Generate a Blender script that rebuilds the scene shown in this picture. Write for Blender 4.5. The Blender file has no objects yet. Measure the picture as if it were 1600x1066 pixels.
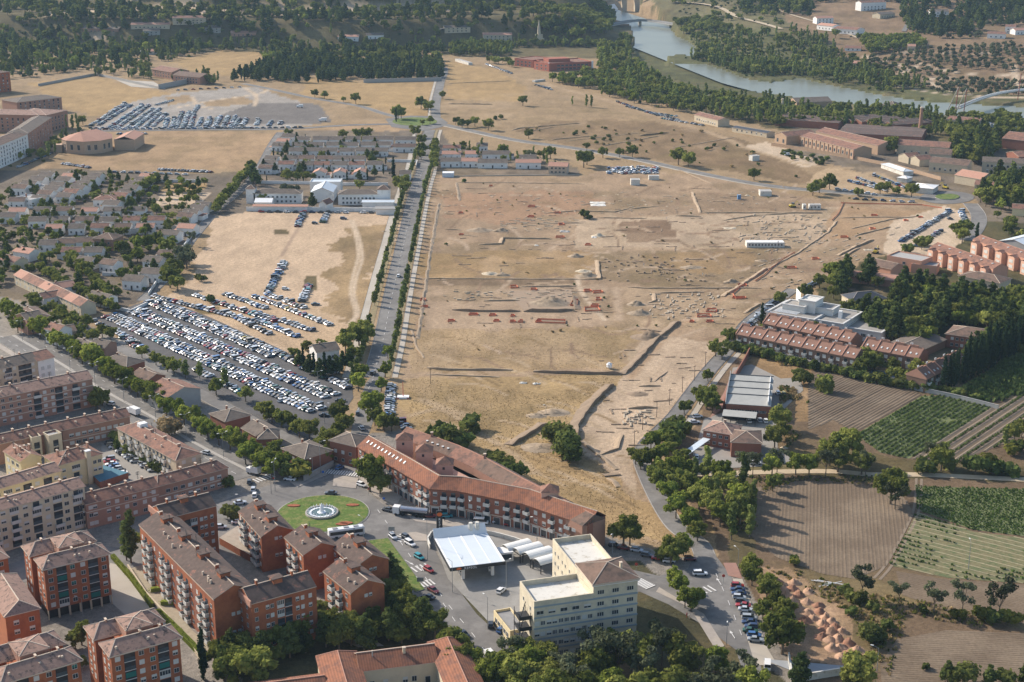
import bpy, math, random
import numpy as np
from mathutils import Vector, Matrix
random.seed(7); np.random.seed(7)
R = math.radians
C = bpy.context.scene.collection
# ---------------------------------------------------------------- camera, sky, sun, exposure
TH = R(17.1); F = 2304.0; H = 200.0; CX, CY = 800.0, 533.0
cd = bpy.data.cameras.new('camera'); cam = bpy.data.objects.new('camera', cd); C.objects.link(cam)
cam.location = (0, 0, H); cam.rotation_euler = (R(90)-TH, 0, 0)
cd.sensor_width = 36; cd.lens = F/1600*36; cd.clip_start = 1; cd.clip_end = 12000
bpy.context.scene.camera = cam
SAZ, SEL = R(-35), R(32)                       # light travels towards azimuth SAZ (from +X), sun elevation
sun_dir = Vector((math.cos(SAZ)*math.cos(SEL), math.sin(SAZ)*math.cos(SEL), -math.sin(SEL)))
ld = bpy.data.lights.new('sun', 'SUN'); ld.energy = 5.0; ld.angle = R(0.5); ld.color = (1.0, .90, .79)
sun = bpy.data.objects.new('sun', ld); C.objects.link(sun)
sun.rotation_euler = sun_dir.to_track_quat('-Z', 'Y').to_euler()
W = bpy.data.worlds.new('World'); bpy.context.scene.world = W; W.use_nodes = True
nt = W.node_tree; bg = nt.nodes['Background']; sk = nt.nodes.new('ShaderNodeTexSky')
sk.sky_type = 'NISHITA'; sk.sun_disc = False; sk.sun_elevation = SEL
sk.sun_rotation = math.atan2(-sun_dir.x, -sun_dir.y); sk.air_density = 1.0; sk.dust_density = 1.5
nt.links.new(sk.outputs[0], bg.inputs[0]); bg.inputs[1].default_value = 0.15
vs = bpy.context.scene.view_settings
vs.view_transform = 'Standard'; vs.look = 'None'; vs.gamma = 1.0; vs.exposure = 0.34; vs.use_curve_mapping = False
cy_ = bpy.context.scene.cycles
cy_.max_bounces = 4; cy_.diffuse_bounces = 2; cy_.glossy_bounces = 2; cy_.transmission_bounces = 2; cy_.volume_bounces = 1; cy_.transparent_max_bounces = 6
cy_.use_denoising = True
# ---------------------------------------------------------------- ground shape
RIV_X = np.array([-3000, 150, 186, 215, 262, 340, 420, 500, 640, 900, 3000.])
RIV_Y = np.array([2500, 2350, 2150, 1960, 1820, 1650, 1560, 1490, 1400, 1250, 400.])
def pxw(x, y, z=0.0):
    "where the sight line through photo point x, y meets the level z"
    dx = (x-CX)/F; dy = -(y-CY)/F
    X = dx; Y = dy*math.sin(TH)+math.cos(TH); Z = dy*math.cos(TH)-math.sin(TH)
    t = (z-H)/Z
    return (X*t, Y*t)
RIVER = [(985,38),(1046,38),(1058,55),(1078,64),(1092,78),(1085,86),(1060,84),(1040,88),(1044,96),(1062,100),(1100,98),(1135,110),(1165,122),(1205,128),(1250,121),(1300,132),(1370,146),(1440,157),(1500,161),(1610,166),(1700,172),
         (1700,196),(1600,190),(1500,181),(1400,172),(1330,160),(1240,150),(1180,142),(1110,134),(1060,124),(1015,110),(1000,90),(990,74),(992,60)]
RIVER2 = [(940,2),(985,-6),(1010,4),(1000,18),(1030,26),(1046,38),(985,38),(960,30),(948,16)]
def inpoly(X, Y, poly):
    X = np.asarray(X); Y = np.asarray(Y); r = np.zeros(X.shape, bool); n = len(poly)
    for i in range(n):
        x1, y1 = poly[i]; x2, y2 = poly[(i+1) % n]
        if y1 == y2: continue
        c = ((y1 > Y) != (y2 > Y)) & (X < (x2-x1)*(Y-y1)/(y2-y1)+x1)
        r ^= c
    return r
RW = [pxw(*p) for p in RIVER]; RW2 = [pxw(*p) for p in RIVER2]
def sstep(a, b, x):
    t = np.clip((x-a)/(b-a), 0, 1); return t*t*(3-2*t)
def hgt(X, Y, carve=True):
    X = np.asarray(X, float); Y = np.asarray(Y, float)
    ry = np.interp(X, RIV_X, RIV_Y)
    d = np.maximum(Y-ry-60, 0)
    right = 0.052*d*sstep(150, 330, X)+7*sstep(0, 1, np.sin(X*.011+1.3)*np.cos(Y*.008)*.5+.3)*sstep(40, 300, d)*sstep(150, 330, X)
    edge = 1960+35*np.sin(X*.006)+15*np.sin(X*.019+2)
    ml = 1-sstep(60, 170, X)
    left = 34*sstep(0, 52, Y-edge)*ml
    e2 = edge+190+25*np.sin(X*.009+1)
    left += 60*sstep(0, 110, Y-e2)*ml
    h = right+left
    if carve:
        h = np.where(inpoly(X, Y, RW) | inpoly(X, Y, RW2), -3.5, h)
    return h
def G(x, y, z=None):
    "ground point under photo point x, y (or the point at height z on level ground)"
    if z is not None:
        p = pxw(x, y, z); return Vector((p[0], p[1], z))
    p = pxw(x, y, 0)
    if p[1] < 1400: return Vector((p[0], p[1], 0))
    dx = (x-CX)/F; dy = -(y-CY)/F
    D = np.array([dx, dy*math.sin(TH)+math.cos(TH), dy*math.cos(TH)-math.sin(TH)])
    t = np.linspace(1300, 3600, 1151)
    X = D[0]*t; Y = D[1]*t; Z = H+D[2]*t
    k = np.argmax(Z <= hgt(X, Y, False))
    if Z[k] > hgt(X[k], Y[k], False)+1: k = len(t)-1
    return Vector((float(X[k]), float(Y[k]), float(hgt(X[k], Y[k], False))))
# ---------------------------------------------------------------- numpy noise
_rng = np.random.RandomState(3); _lat = _rng.rand(256, 256)
def vnoise(X, Y, s):
    x = X/s; y = Y/s; xi = np.floor(x).astype(int); yi = np.floor(y).astype(int)
    fx = x-xi; fy = y-yi; fx = fx*fx*(3-2*fx); fy = fy*fy*(3-2*fy)
    a = _lat[xi & 255, yi & 255]; b = _lat[(xi+1) & 255, yi & 255]; c = _lat[xi & 255, (yi+1) & 255]; d = _lat[(xi+1) & 255, (yi+1) & 255]
    return (a*(1-fx)+b*fx)*(1-fy)+(c*(1-fx)+d*fx)*fy
def fbm(X, Y, s, o=4):
    r = 0; a = .5; t = 0
    for i in range(o):
        r = r+a*vnoise(X+37*i, Y+91*i, s); t += a; a *= .55; s /= 2.03
    return r/t
# ---------------------------------------------------------------- materials
MATS = {}
def M(name, col, rough=.85, var=.18, scale=.6, bump=0., col2=None, c2=(.5, .62), s2=.15, rnd=0., spec=.3, metal=0., stripes=None, coat=0.):
    if name in MATS: return MATS[name]
    m = bpy.data.materials.new(name); m.use_nodes = True; n = m.node_tree.nodes; l = m.node_tree.links
    b = n['Principled BSDF']; b.inputs['Roughness'].default_value = rough; b.inputs['Specular IOR Level'].default_value = spec
    b.inputs['Metallic'].default_value = metal; b.inputs['Coat Weight'].default_value = coat
    g = n.new('ShaderNodeNewGeometry'); no = n.new('ShaderNodeTexNoise'); no.inputs['Scale'].default_value = scale; no.inputs['Detail'].default_value = 5
    no.inputs['Roughness'].default_value = .65
    l.new(g.outputs['Position'], no.inputs['Vector'])
    mr = n.new('ShaderNodeMapRange'); mr.inputs[1].default_value = .25; mr.inputs[2].default_value = .75
    mr.inputs[3].default_value = 1-var; mr.inputs[4].default_value = 1+var; l.new(no.outputs['Fac'], mr.inputs[0])
    cur = None
    rgb = n.new('ShaderNodeRGB'); rgb.outputs[0].default_value = (*col, 1); cur = rgb.outputs[0]
    if col2:
        n2 = n.new('ShaderNodeTexNoise'); n2.inputs['Scale'].default_value = s2; n2.inputs['Detail'].default_value = 7; n2.inputs['Roughness'].default_value = .7
        l.new(g.outputs['Position'], n2.inputs['Vector'])
        m2 = n.new('ShaderNodeMapRange'); m2.inputs[1].default_value = c2[0]; m2.inputs[2].default_value = c2[1]; l.new(n2.outputs['Fac'], m2.inputs[0])
        mx = n.new('ShaderNodeMix'); mx.data_type = 'RGBA'; l.new(m2.outputs[0], mx.inputs['Factor']); l.new(cur, mx.inputs['A']); mx.inputs['B'].default_value = (*col2, 1)
        cur = mx.outputs['Result']
    if stripes:                                  # (axis vector in object space, scale, depth, line colour)
        ax, sc, dark = stripes
        tc = n.new('ShaderNodeTexCoord'); dp = n.new('ShaderNodeVectorMath'); dp.operation = 'DOT_PRODUCT'; dp.inputs[1].default_value = ax
        l.new(tc.outputs['Object'], dp.inputs[0])
        mu = n.new('ShaderNodeMath'); mu.operation = 'MULTIPLY'; mu.inputs[1].default_value = sc; l.new(dp.outputs['Value'], mu.inputs[0])
        sn = n.new('ShaderNodeMath'); sn.operation = 'SINE'; l.new(mu.outputs[0], sn.inputs[0])
        m3 = n.new('ShaderNodeMapRange'); m3.inputs[1].default_value = -1; m3.inputs[2].default_value = 1; m3.inputs[3].default_value = dark; m3.inputs[4].default_value = 1; l.new(sn.outputs[0], m3.inputs[0])
        v3 = n.new('ShaderNodeVectorMath'); v3.operation = 'SCALE'; l.new(cur, v3.inputs[0]); l.new(m3.outputs[0], v3.inputs['Scale']); cur = v3.outputs[0]
    v = n.new('ShaderNodeVectorMath'); v.operation = 'SCALE'; l.new(cur, v.inputs[0]); l.new(mr.outputs[0], v.inputs['Scale']); cur = v.outputs[0]
    if rnd:
        oi = n.new('ShaderNodeObjectInfo'); m4 = n.new('ShaderNodeMapRange'); m4.inputs[3].default_value = 1-rnd; m4.inputs[4].default_value = 1+rnd
        l.new(oi.outputs['Random'], m4.inputs[0]); v4 = n.new('ShaderNodeVectorMath'); v4.operation = 'SCALE'
        l.new(cur, v4.inputs[0]); l.new(m4.outputs[0], v4.inputs['Scale']); cur = v4.outputs[0]
    l.new(cur, b.inputs['Base Color'])
    if bump:
        bp = n.new('ShaderNodeBump'); bp.inputs['Strength'].default_value = .7; bp.inputs['Distance'].default_value = bump
        l.new(no.outputs['Fac'], bp.inputs['Height']); l.new(bp.outputs[0], b.inputs['Normal'])
    MATS[name] = m; return m
def leafmat(name, ca, cb, rnd=.35):
    m = bpy.data.materials.new(name); m.use_nodes = True; n = m.node_tree.nodes; l = m.node_tree.links
    for x in list(n): n.remove(x)
    out = n.new('ShaderNodeOutputMaterial'); d = n.new('ShaderNodeBsdfDiffuse'); t = n.new('ShaderNodeBsdfTranslucent'); mx = n.new('ShaderNodeMixShader'); mx.inputs[0].default_value = .32
    g = n.new('ShaderNodeNewGeometry'); no = n.new('ShaderNodeTexNoise'); no.inputs['Scale'].default_value = .45; no.inputs['Detail'].default_value = 3
    l.new(g.outputs['Position'], no.inputs['Vector'])
    oi = n.new('ShaderNodeObjectInfo'); ad = n.new('ShaderNodeMath'); ad.operation = 'ADD'; l.new(oi.outputs['Random'], ad.inputs[0]); l.new(no.outputs['Fac'], ad.inputs[1])
    mr = n.new('ShaderNodeMapRange'); mr.inputs[1].default_value = .35; mr.inputs[2].default_value = 1.6; l.new(ad.outputs[0], mr.inputs[0])
    mc = n.new('ShaderNodeMix'); mc.data_type = 'RGBA'; mc.inputs['A'].default_value = (*ca, 1); mc.inputs['B'].default_value = (*cb, 1); l.new(mr.outputs[0], mc.inputs['Factor'])
    ms = n.new('ShaderNodeMath'); ms.operation = 'FRACT'; m5 = n.new('ShaderNodeMath'); m5.operation = 'MULTIPLY'; m5.inputs[1].default_value = 7.31
    l.new(oi.outputs['Random'], m5.inputs[0]); l.new(m5.outputs[0], ms.inputs[0])
    m4 = n.new('ShaderNodeMapRange'); m4.inputs[3].default_value = 1-rnd; m4.inputs[4].default_value = 1+rnd; l.new(ms.outputs[0], m4.inputs[0])
    v = n.new('ShaderNodeVectorMath'); v.operation = 'SCALE'; l.new(mc.outputs['Result'], v.inputs[0]); l.new(m4.outputs[0], v.inputs['Scale'])
    l.new(v.outputs[0], d.inputs[0]); l.new(v.outputs[0], t.inputs[0]); l.new(d.outputs[0], mx.inputs[1]); l.new(t.outputs[0], mx.inputs[2]); l.new(mx.outputs[0], out.inputs[0])
    MATS[name] = m; return m
def glassmat(name, col, rough=.15):
    return M(name, col, rough=rough, var=.3, scale=.35, spec=.6)
# ---------------------------------------------------------------- objects
def props(o, label=None, cat=None, group=None, kind=None):
    if label: o['label'] = label
    if cat: o['category'] = cat
    if group: o['group'] = group
    if kind: o['kind'] = kind
    return o
def mesh(name, v, f, mats, mi=None, smooth=False):
    me = bpy.data.meshes.new(name); me.from_pydata([tuple(p) for p in v], [], f)
    for m in (mats if isinstance(mats, (list, tuple)) else [mats]): me.materials.append(m)
    if mi is not None: me.polygons.foreach_set('material_index', mi)
    if smooth: me.polygons.foreach_set('use_smooth', [True]*len(me.polygons))
    me.update(); return me
def put(name, me, parent=None, loc=(0, 0, 0), rz=0., scale=None):
    o = bpy.data.objects.new(name, me); C.objects.link(o); o.location = loc
    if rz: o.rotation_euler = (0, 0, rz)
    if scale: o.scale = scale if isinstance(scale, (tuple, list)) else (scale,)*3
    if parent: o.parent = parent
    return o
def empty(name, loc, rz=0., label=None, cat=None, group=None):
    o = bpy.data.objects.new(name, None); C.objects.link(o); o.location = loc; o.rotation_euler = (0, 0, rz); o.empty_display_size = .5
    return props(o, label, cat, group)
class MB:
    def __init__(s): s.v = []; s.f = []; s.m = []
    def add(s, v, f, mi=0):
        k = len(s.v); s.v += [tuple(p) for p in v]; s.f += [[i+k for i in q] for q in f]; s.m += [mi]*len(f)
    def box(s, x0, y0, z0, x1, y1, z1, mi=0, rz=0, o=(0, 0)):
        P = [(x0, y0, z0), (x1, y0, z0), (x1, y1, z0), (x0, y1, z0), (x0, y0, z1), (x1, y0, z1), (x1, y1, z1), (x0, y1, z1)]
        if rz or o != (0, 0):
            c, n = math.cos(rz), math.sin(rz); P = [(o[0]+x*c-y*n, o[1]+x*n+y*c, z) for x, y, z in P]
        s.add(P, [(0, 3, 2, 1), (4, 5, 6, 7), (0, 1, 5, 4), (1, 2, 6, 5), (2, 3, 7, 6), (3, 0, 4, 7)], mi)
    def cyl(s, x, y, z0, z1, r0, r1=None, n=8, mi=0, dx=0, dy=0):
        r1 = r0 if r1 is None else r1
        P = [(x+r0*math.cos(6.283*i/n), y+r0*math.sin(6.283*i/n), z0) for i in range(n)]+[(x+dx+r1*math.cos(6.283*i/n), y+dy+r1*math.sin(6.283*i/n), z1) for i in range(n)]
        s.add(P, [(i, (i+1) % n, n+(i+1) % n, n+i) for i in range(n)]+[list(range(n, 2*n)), list(range(n))[::-1]], mi)
    def tube(s, a, b, r, n=5, mi=0):
        a = Vector(a); b = Vector(b); d = (b-a).normalized(); u = d.orthogonal().normalized(); w = d.cross(u)
        P = [a+(u*math.cos(6.283*i/n)+w*math.sin(6.283*i/n))*r for i in range(n)]+[b+(u*math.cos(6.283*i/n)+w*math.sin(6.283*i/n))*r for i in range(n)]
        s.add(P, [(i, (i+1) % n, n+(i+1) % n, n+i) for i in range(n)]+[list(range(n, 2*n)), list(range(n))[::-1]], mi)
    def mesh(s, name, mats, smooth=False): return mesh(name, s.v, s.f, mats, s.m, smooth)
    def put(s, name, mats, parent=None, loc=(0, 0, 0), rz=0., smooth=False): return put(name, s.mesh(name, mats, smooth), parent, loc, rz)
ZL = [0.05]
def layer():
    ZL[0] += .003; return ZL[0]
def smooth_line(P, n=6):
    if len(P) < 3: return [Vector(p) for p in P]
    P = [Vector(p) for p in P]; Q = [P[0]*2-P[1]]+P+[P[-1]*2-P[-2]]; out = []
    for i in range(1, len(Q)-2):
        for k in range(n):
            t = k/n; a, b, c, d = Q[i-1], Q[i], Q[i+1], Q[i+2]
            out.append(.5*((2*b)+(-a+c)*t+(2*a-5*b+4*c-d)*t*t+(-a+3*b-3*c+d)*t*t*t))
    out.append(P[-1]); return out
def offset_line(P, d):
    out = []
    for i, p in enumerate(P):
        t = (P[min(i+1, len(P)-1)]-P[max(i-1, 0)]); t.z = 0; t.normalize(); out.append(p+Vector((-t.y, t.x, 0))*d)
    return out
def sheet(name, poly, mat, z=None, kind='structure', label=None, ground=True):
    "flat sheet on the ground from photo points"
    z = layer() if z is None else z
    P = [G(*p) if len(p) == 2 else Vector(p) for p in poly]
    return props(put(name, mesh(name, [(p.x, p.y, z) for p in P], [list(range(len(P)))], mat)), label, None, None, kind)
def slab(name, P, mat, z0, z1, parent=None, side=None):
    n = len(P); v = [(p[0], p[1], z1) for p in P]+[(p[0], p[1], z0) for p in P]
    f = [list(range(n))]+[(i, n+i, n+(i+1) % n, (i+1) % n) for i in range(n)]
    return put(name, mesh(name, v, f, [mat, side or mat], [0]+[1]*n), parent)
def ribbon(name, line, w, mat, z=None, z1=None, px=True, smooth=4, off=0., hover=0., parent=None, kind='structure'):
    P = [G(*p) for p in line] if px else [Vector(p) for p in line]
    P = smooth_line(P, smooth)
    if off: P = offset_line(P, off)
    wl = w if isinstance(w, (list, tuple)) else (w, w)
    zz = layer() if z is None else z
    A = offset_line(P, wl[0]/2); B = offset_line(P, -wl[1]/2); v = []
    for a, b, p in zip(A, B, P):
        v += [(a.x, a.y, p.z+zz), (b.x, b.y, p.z+zz)]
    f = [(2*i, 2*i+1, 2*i+3, 2*i+2) for i in range(len(P)-1)]
    if z1 is not None:                              # raised: give it sides
        k = len(v); v += [(x, y, z-(zz-z1)) for x, y, z in v]
        f += [(2*i, 2*i+2, k+2*i+2, k+2*i) for i in range(len(P)-1)]+[(2*i+3, 2*i+1, k+2*i+1, k+2*i+3) for i in range(len(P)-1)]
    o = put(name, mesh(name, v, f, mat), parent)
    return props(o, None, None, None, kind if not parent else None)
def along(line, step, px=True, start=0.):
    "points and headings every step metres along a photo polyline"
    P = [G(*p) for p in line] if px else [Vector(p) for p in line]; out = []; d = start
    for a, b in zip(P, P[1:]):
        L = (b-a).length; u = (b-a)/L
        while d <= L: out.append((a+u*d, math.atan2(u.y, u.x))); d += step
        d -= L
    return out
ORD = ['first', 'second', 'third', 'fourth', 'fifth', 'sixth', 'seventh', 'eighth', 'ninth', 'tenth', 'eleventh', 'twelfth', 'thirteenth', 'fourteenth', 'fifteenth', 'sixteenth', 'seventeenth', 'eighteenth', 'nineteenth', 'twentieth']
def ordinal(i):
    if i < 20: return ORD[i]
    tens = ['', '', 'twenty', 'thirty', 'forty', 'fifty', 'sixty', 'seventy', 'eighty', 'ninety'][(i+1)//10] if i < 99 else 'hundredth'
    if i >= 99: return str(i+1)+'th'
    return {'twenty': 'twentieth', 'thirty': 'thirtieth', 'forty': 'fortieth', 'fifty': 'fiftieth', 'sixty': 'sixtieth', 'seventy': 'seventieth', 'eighty': 'eightieth', 'ninety': 'ninetieth'}[tens] if (i+1) % 10 == 0 else tens+'-'+ORD[(i+1) % 10-1]
def scatter(name, pts, protos, label=None, cat=None):
    "one object of many instanced plants or vehicles; pts = (x, y, z, rot, scale, index)"
    if not len(pts): return
    me = bpy.data.meshes.new(name); me.from_pydata([p[:3] for p in pts], [], [])
    for nm, ty, k in (('rot', 'FLOAT', 3), ('scl', 'FLOAT', 4), ('idx', 'INT', 5)):
        a = me.attributes.new(nm, ty, 'POINT'); a.data.foreach_set('value', [p[k] for p in pts])
    col = bpy.data.collections.new(name+'_kinds')
    for p in protos: col.objects.link(p)
    o = put(name, me); g = bpy.data.node_groups.new(name, 'GeometryNodeTree')
    g.interface.new_socket('Geometry', in_out='INPUT', socket_type='NodeSocketGeometry'); g.interface.new_socket('Geometry', in_out='OUTPUT', socket_type='NodeSocketGeometry')
    n = g.nodes; l = g.links; gi = n.new('NodeGroupInput'); go = n.new('NodeGroupOutput')
    ci = n.new('GeometryNodeCollectionInfo'); ci.inputs[0].default_value = col; ci.inputs['Separate Children'].default_value = True; ci.inputs['Reset Children'].default_value = True
    ip = n.new('GeometryNodeInstanceOnPoints'); ip.inputs['Pick Instance'].default_value = True
    def at(nm, ty):
        a = n.new('GeometryNodeInputNamedAttribute'); a.data_type = ty; a.inputs[0].default_value = nm; return a.outputs[0]
    cx = n.new('ShaderNodeCombineXYZ'); l.new(at('rot', 'FLOAT'), cx.inputs[2])
    l.new(gi.outputs[0], ip.inputs['Points']); l.new(ci.outputs[0], ip.inputs['Instance']); l.new(at('idx', 'INT'), ip.inputs['Instance Index'])
    l.new(cx.outputs[0], ip.inputs['Rotation']); l.new(at('scl', 'FLOAT'), ip.inputs['Scale']); l.new(ip.outputs[0], go.inputs[0])
    md = o.modifiers.new('instances', 'NODES'); md.node_group = g
    return props(o, label, cat, None, 'stuff')
# ================================================================ GROUND
DRY = (.37, .285, .175); GOLD = (.42, .31, .16); SAND = (.56, .45, .32); PALE = (.60, .51, .39); BROWN = (.235, .165, .11); SCRUB = (.16, .135, .07)
GRN = (.065, .085, .03); TOWN = (.20, .175, .14); WOOD = (.15, .135, .07); LOT = (.38, .37, .345); OLIV = (.27, .20, .13); GREY = (.22, .21, .19)
PATCH = [  # photo polygon, albedo, ragged edge (m), variation
 ([(-200,75),(2000,75),(2000,-40),(-200,-40)], WOOD, 0, .3),
 ([(880,-30),(1700,-30),(1700,165),(1500,160),(1300,130),(1100,100),(1040,20)], OLIV, 10, .2),
 ([(-100,75),(960,75),(990,110),(1060,170),(1200,200),(1400,230),(1700,260),(1700,200),(1500,185),(1100,130),(1000,60),(-100,60)], WOOD, 6, .3),
 ([(-100,125),(40,135),(140,118),(260,100),(400,110),(680,75),(700,90),(800,120),(900,180),(700,220),(440,230),(60,275),(-100,200)], DRY, 8, .12),
 ([(60,20),(200,10),(420,14),(600,12),(740,10),(740,16),(600,22),(420,24),(200,18),(60,26)], PALE, 6, .2),
 ([(262,97),(340,80),(405,82),(415,100),(370,120),(300,112)], GOLD, 6, .1),
 ([(480,120),(560,128),(680,130),(675,180),(640,183),(560,165),(470,150)], GOLD, 5, .1),
 ([(700,90),(790,108),(830,130),(960,172),(1100,205),(1180,250),(1060,245),(900,225),(800,200),(700,190)], DRY, 5, .12),
 ([(700,95),(780,110),(820,135),(815,160),(700,155)], GOLD, 5, .1),
 ([(800,205),(860,190),(1000,188),(1110,205),(1190,228),(1210,250),(1320,290),(1270,290),(1100,262),(900,228)], (.27,.20,.12), 6, .2),
 ([(1046,36),(1110,40),(1290,62),(1330,112),(1450,138),(1600,150),(1700,155),(1700,205),(1480,205),(1300,184),(1100,152),(980,120),(985,60)], (.125,.135,.06), 8, .3),
 ([(985,-30),(1190,-30),(1250,62),(1110,42),(1046,36)], (.15,.145,.075), 6, .35),
 ([(1160,228),(1200,222),(1290,252),(1255,262),(1190,240)], PALE, 2, .06),
 ([(1290,262),(1350,270),(1420,300),(1280,300),(1262,285)], (.50,.39,.25), 3, .06),
 ([(45,130),(150,120),(260,146),(330,148),(190,165),(150,182),(100,170)], GOLD, 5, .1),
 ([(125,202),(420,208),(610,190),(655,200),(660,208),(440,212),(400,262),(90,272),(60,262),(110,240),(190,245)], (.42,.31,.19), 4, .12),
 ([(147,197),(190,163),(275,146),(400,136),(470,160),(515,190),(440,200),(150,204)], LOT, 3, .08),
 ([(400,160),(498,163),(520,192),(300,196)], (.20,.195,.19), 1, .05),
 ([(260,152),(300,148),(305,158),(260,166)], DRY, 2, .1), ([(310,160),(380,150),(398,162),(330,168)], DRY, 2, .1),
 ([(-100,268),(120,264),(330,272),(420,262),(440,205),(690,205),(700,225),(905,262),(905,275),(660,272),(640,335),(330,338),(215,472),(120,500),(30,470),(-120,420)], TOWN, 2, .25),
 ([(248,286),(325,286),(322,297),(252,300)], GOLD, 1, .05), ([(252,302),(330,300),(310,322),(240,322)], PALE, 1, .05),
 ([(330,338),(400,330),(620,334),(628,350),(560,540),(470,560),(300,505),(228,482),(262,462),(300,430)], (.60,.48,.345), 3, .07),
 ([(240,475),(320,492),(440,540),(540,560),(560,520),(480,470),(300,458)], (.55,.43,.29), 3, .08),
 ([(560,352),(618,338),(600,410),(572,510),(530,502),(495,488),(515,450),(520,400)], (.37,.28,.16), 12, .25),
 ([(480,430),(498,433),(490,455),(470,450)], SCRUB, 2, .2), ([(430,360),(450,358),(452,366),(430,368)], SCRUB, 1, .2), ([(300,480),(340,478),(350,492),(310,488)], (.25,.2,.1), 2, .2),
 ([(680,275),(905,276),(960,262),(1100,275),(1290,315),(1480,316),(1515,345),(1400,385),(1290,440),(1180,490),(1130,560),(1040,650),(990,700),(1060,800),(1062,860),(940,830),(780,730),(640,670),(625,600),(640,520),(655,420)], (.39,.30,.205), 3, .2),
 ([(690,300),(930,300),(940,330),(780,350),(690,345)], (.40,.275,.18), 12, .12),
 ([(960,345),(1020,343),(1060,378),(975,380)], (.33,.245,.165), 3, .07),
 ([(900,345),(1300,325),(1325,322),(1290,390),(1100,388),(960,388),(900,385)], (.50,.41,.30), 3, .13),
 ([(968,346),(1040,345),(1062,379),(978,380)], (.25,.18,.12), 3, .07),
 ([(1080,300),(1290,320),(1285,332),(1095,334)], (.32,.245,.165), 3, .1),
 ([(1320,322),(1460,330),(1440,350),(1300,375),(1290,350)], (.40,.29,.18), 3, .1),
 ([(660,395),(900,392),(935,400),(930,435),(665,440)], (.40,.29,.16), 6, .14),
 ([(660,436),(905,436),(905,446),(660,446)], (.235,.18,.12), 2, .1),
 ([(935,392),(1240,388),(1150,450),(1100,452),(940,438)], (.30,.235,.15), 4, .12),
 ([(1010,395),(1180,390),(1150,430),(1050,425)], (.36,.265,.15), 6, .14),
 ([(660,448),(940,446),(975,500),(960,510),(655,515)], (.42,.33,.235), 4, .17),
 ([(975,450),(1190,450),(1150,510),(1000,515)], (.42,.33,.225), 5, .18),
 ([(650,515),(960,512),(1010,520),(980,580),(640,580)], (.40,.305,.18), 6, .18),
 ([(640,592),(975,585),(945,620),(900,690),(880,730),(1000,790),(1062,800),(1062,862),(930,830),(780,730),(640,668),(628,630)], (.41,.31,.165), 6, .24),
 ([(800,700),(900,700),(1000,770),(1065,800),(1050,850),(960,830),(850,760)], (.39,.29,.155), 8, .2),
 ([(1010,520),(1130,540),(1130,560),(1040,650),(1000,695),(990,720),(1000,770),(960,740),(905,700),(905,660),(950,610),(985,580)], (.52,.425,.315), 3, .15),
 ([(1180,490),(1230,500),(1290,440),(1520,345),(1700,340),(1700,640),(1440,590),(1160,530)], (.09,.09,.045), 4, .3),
 ([(1395,345),(1480,322),(1515,335),(1512,372),(1455,420),(1380,395)], PALE, 2, .07),
 ([(1240,240),(1460,300),(1520,310),(1530,345),(1700,350),(1700,250),(1400,215),(1240,180)], TOWN, 4, .3),
 ([(1140,560),(1260,565),(1420,600),(1700,640),(1700,1100),(1170,1100),(1140,900),(1060,760),(1060,700)], (.20,.15,.10), 3, .14),
 ([(1150,560),(1260,570),(1255,660),(1215,650),(1215,590),(1150,583)], (.34,.24,.13), 4, .25),
 ([(1160,700),(1480,718),(1700,735),(1700,760),(1500,750),(1160,740)], (.16,.14,.07), 3, .4),
 ([(1100,745),(1180,745),(1180,880),(1150,900)], (.15,.13,.07), 3, .4),
 ([(1190,890),(1240,890),(1330,950),(1365,1030),(1370,1060),(1240,1030),(1180,960)], (.46,.33,.22), 3, .15),
 ([(1250,885),(1420,910),(1620,965),(1620,985),(1420,940),(1400,985),(1380,1060),(1330,960)], (.22,.18,.10), 4, .35),
 ([(-200,420),(30,470),(120,500),(340,600),(560,680),(640,670),(780,740),(940,835),(1060,870),(1160,900),(1230,1030),(1300,1100),(-300,1100)], (.31,.30,.275), 0, .10),
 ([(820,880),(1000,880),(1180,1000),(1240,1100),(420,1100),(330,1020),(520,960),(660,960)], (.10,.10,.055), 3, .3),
 ([(1025,915),(1075,905),(1160,1010),(1138,1012)], (.34,.26,.18), 1, .12),
 ([(760,1035),(1000,1035),(1000,1100),(760,1100)], (.42,.30,.19), 3, .15),
]
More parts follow.
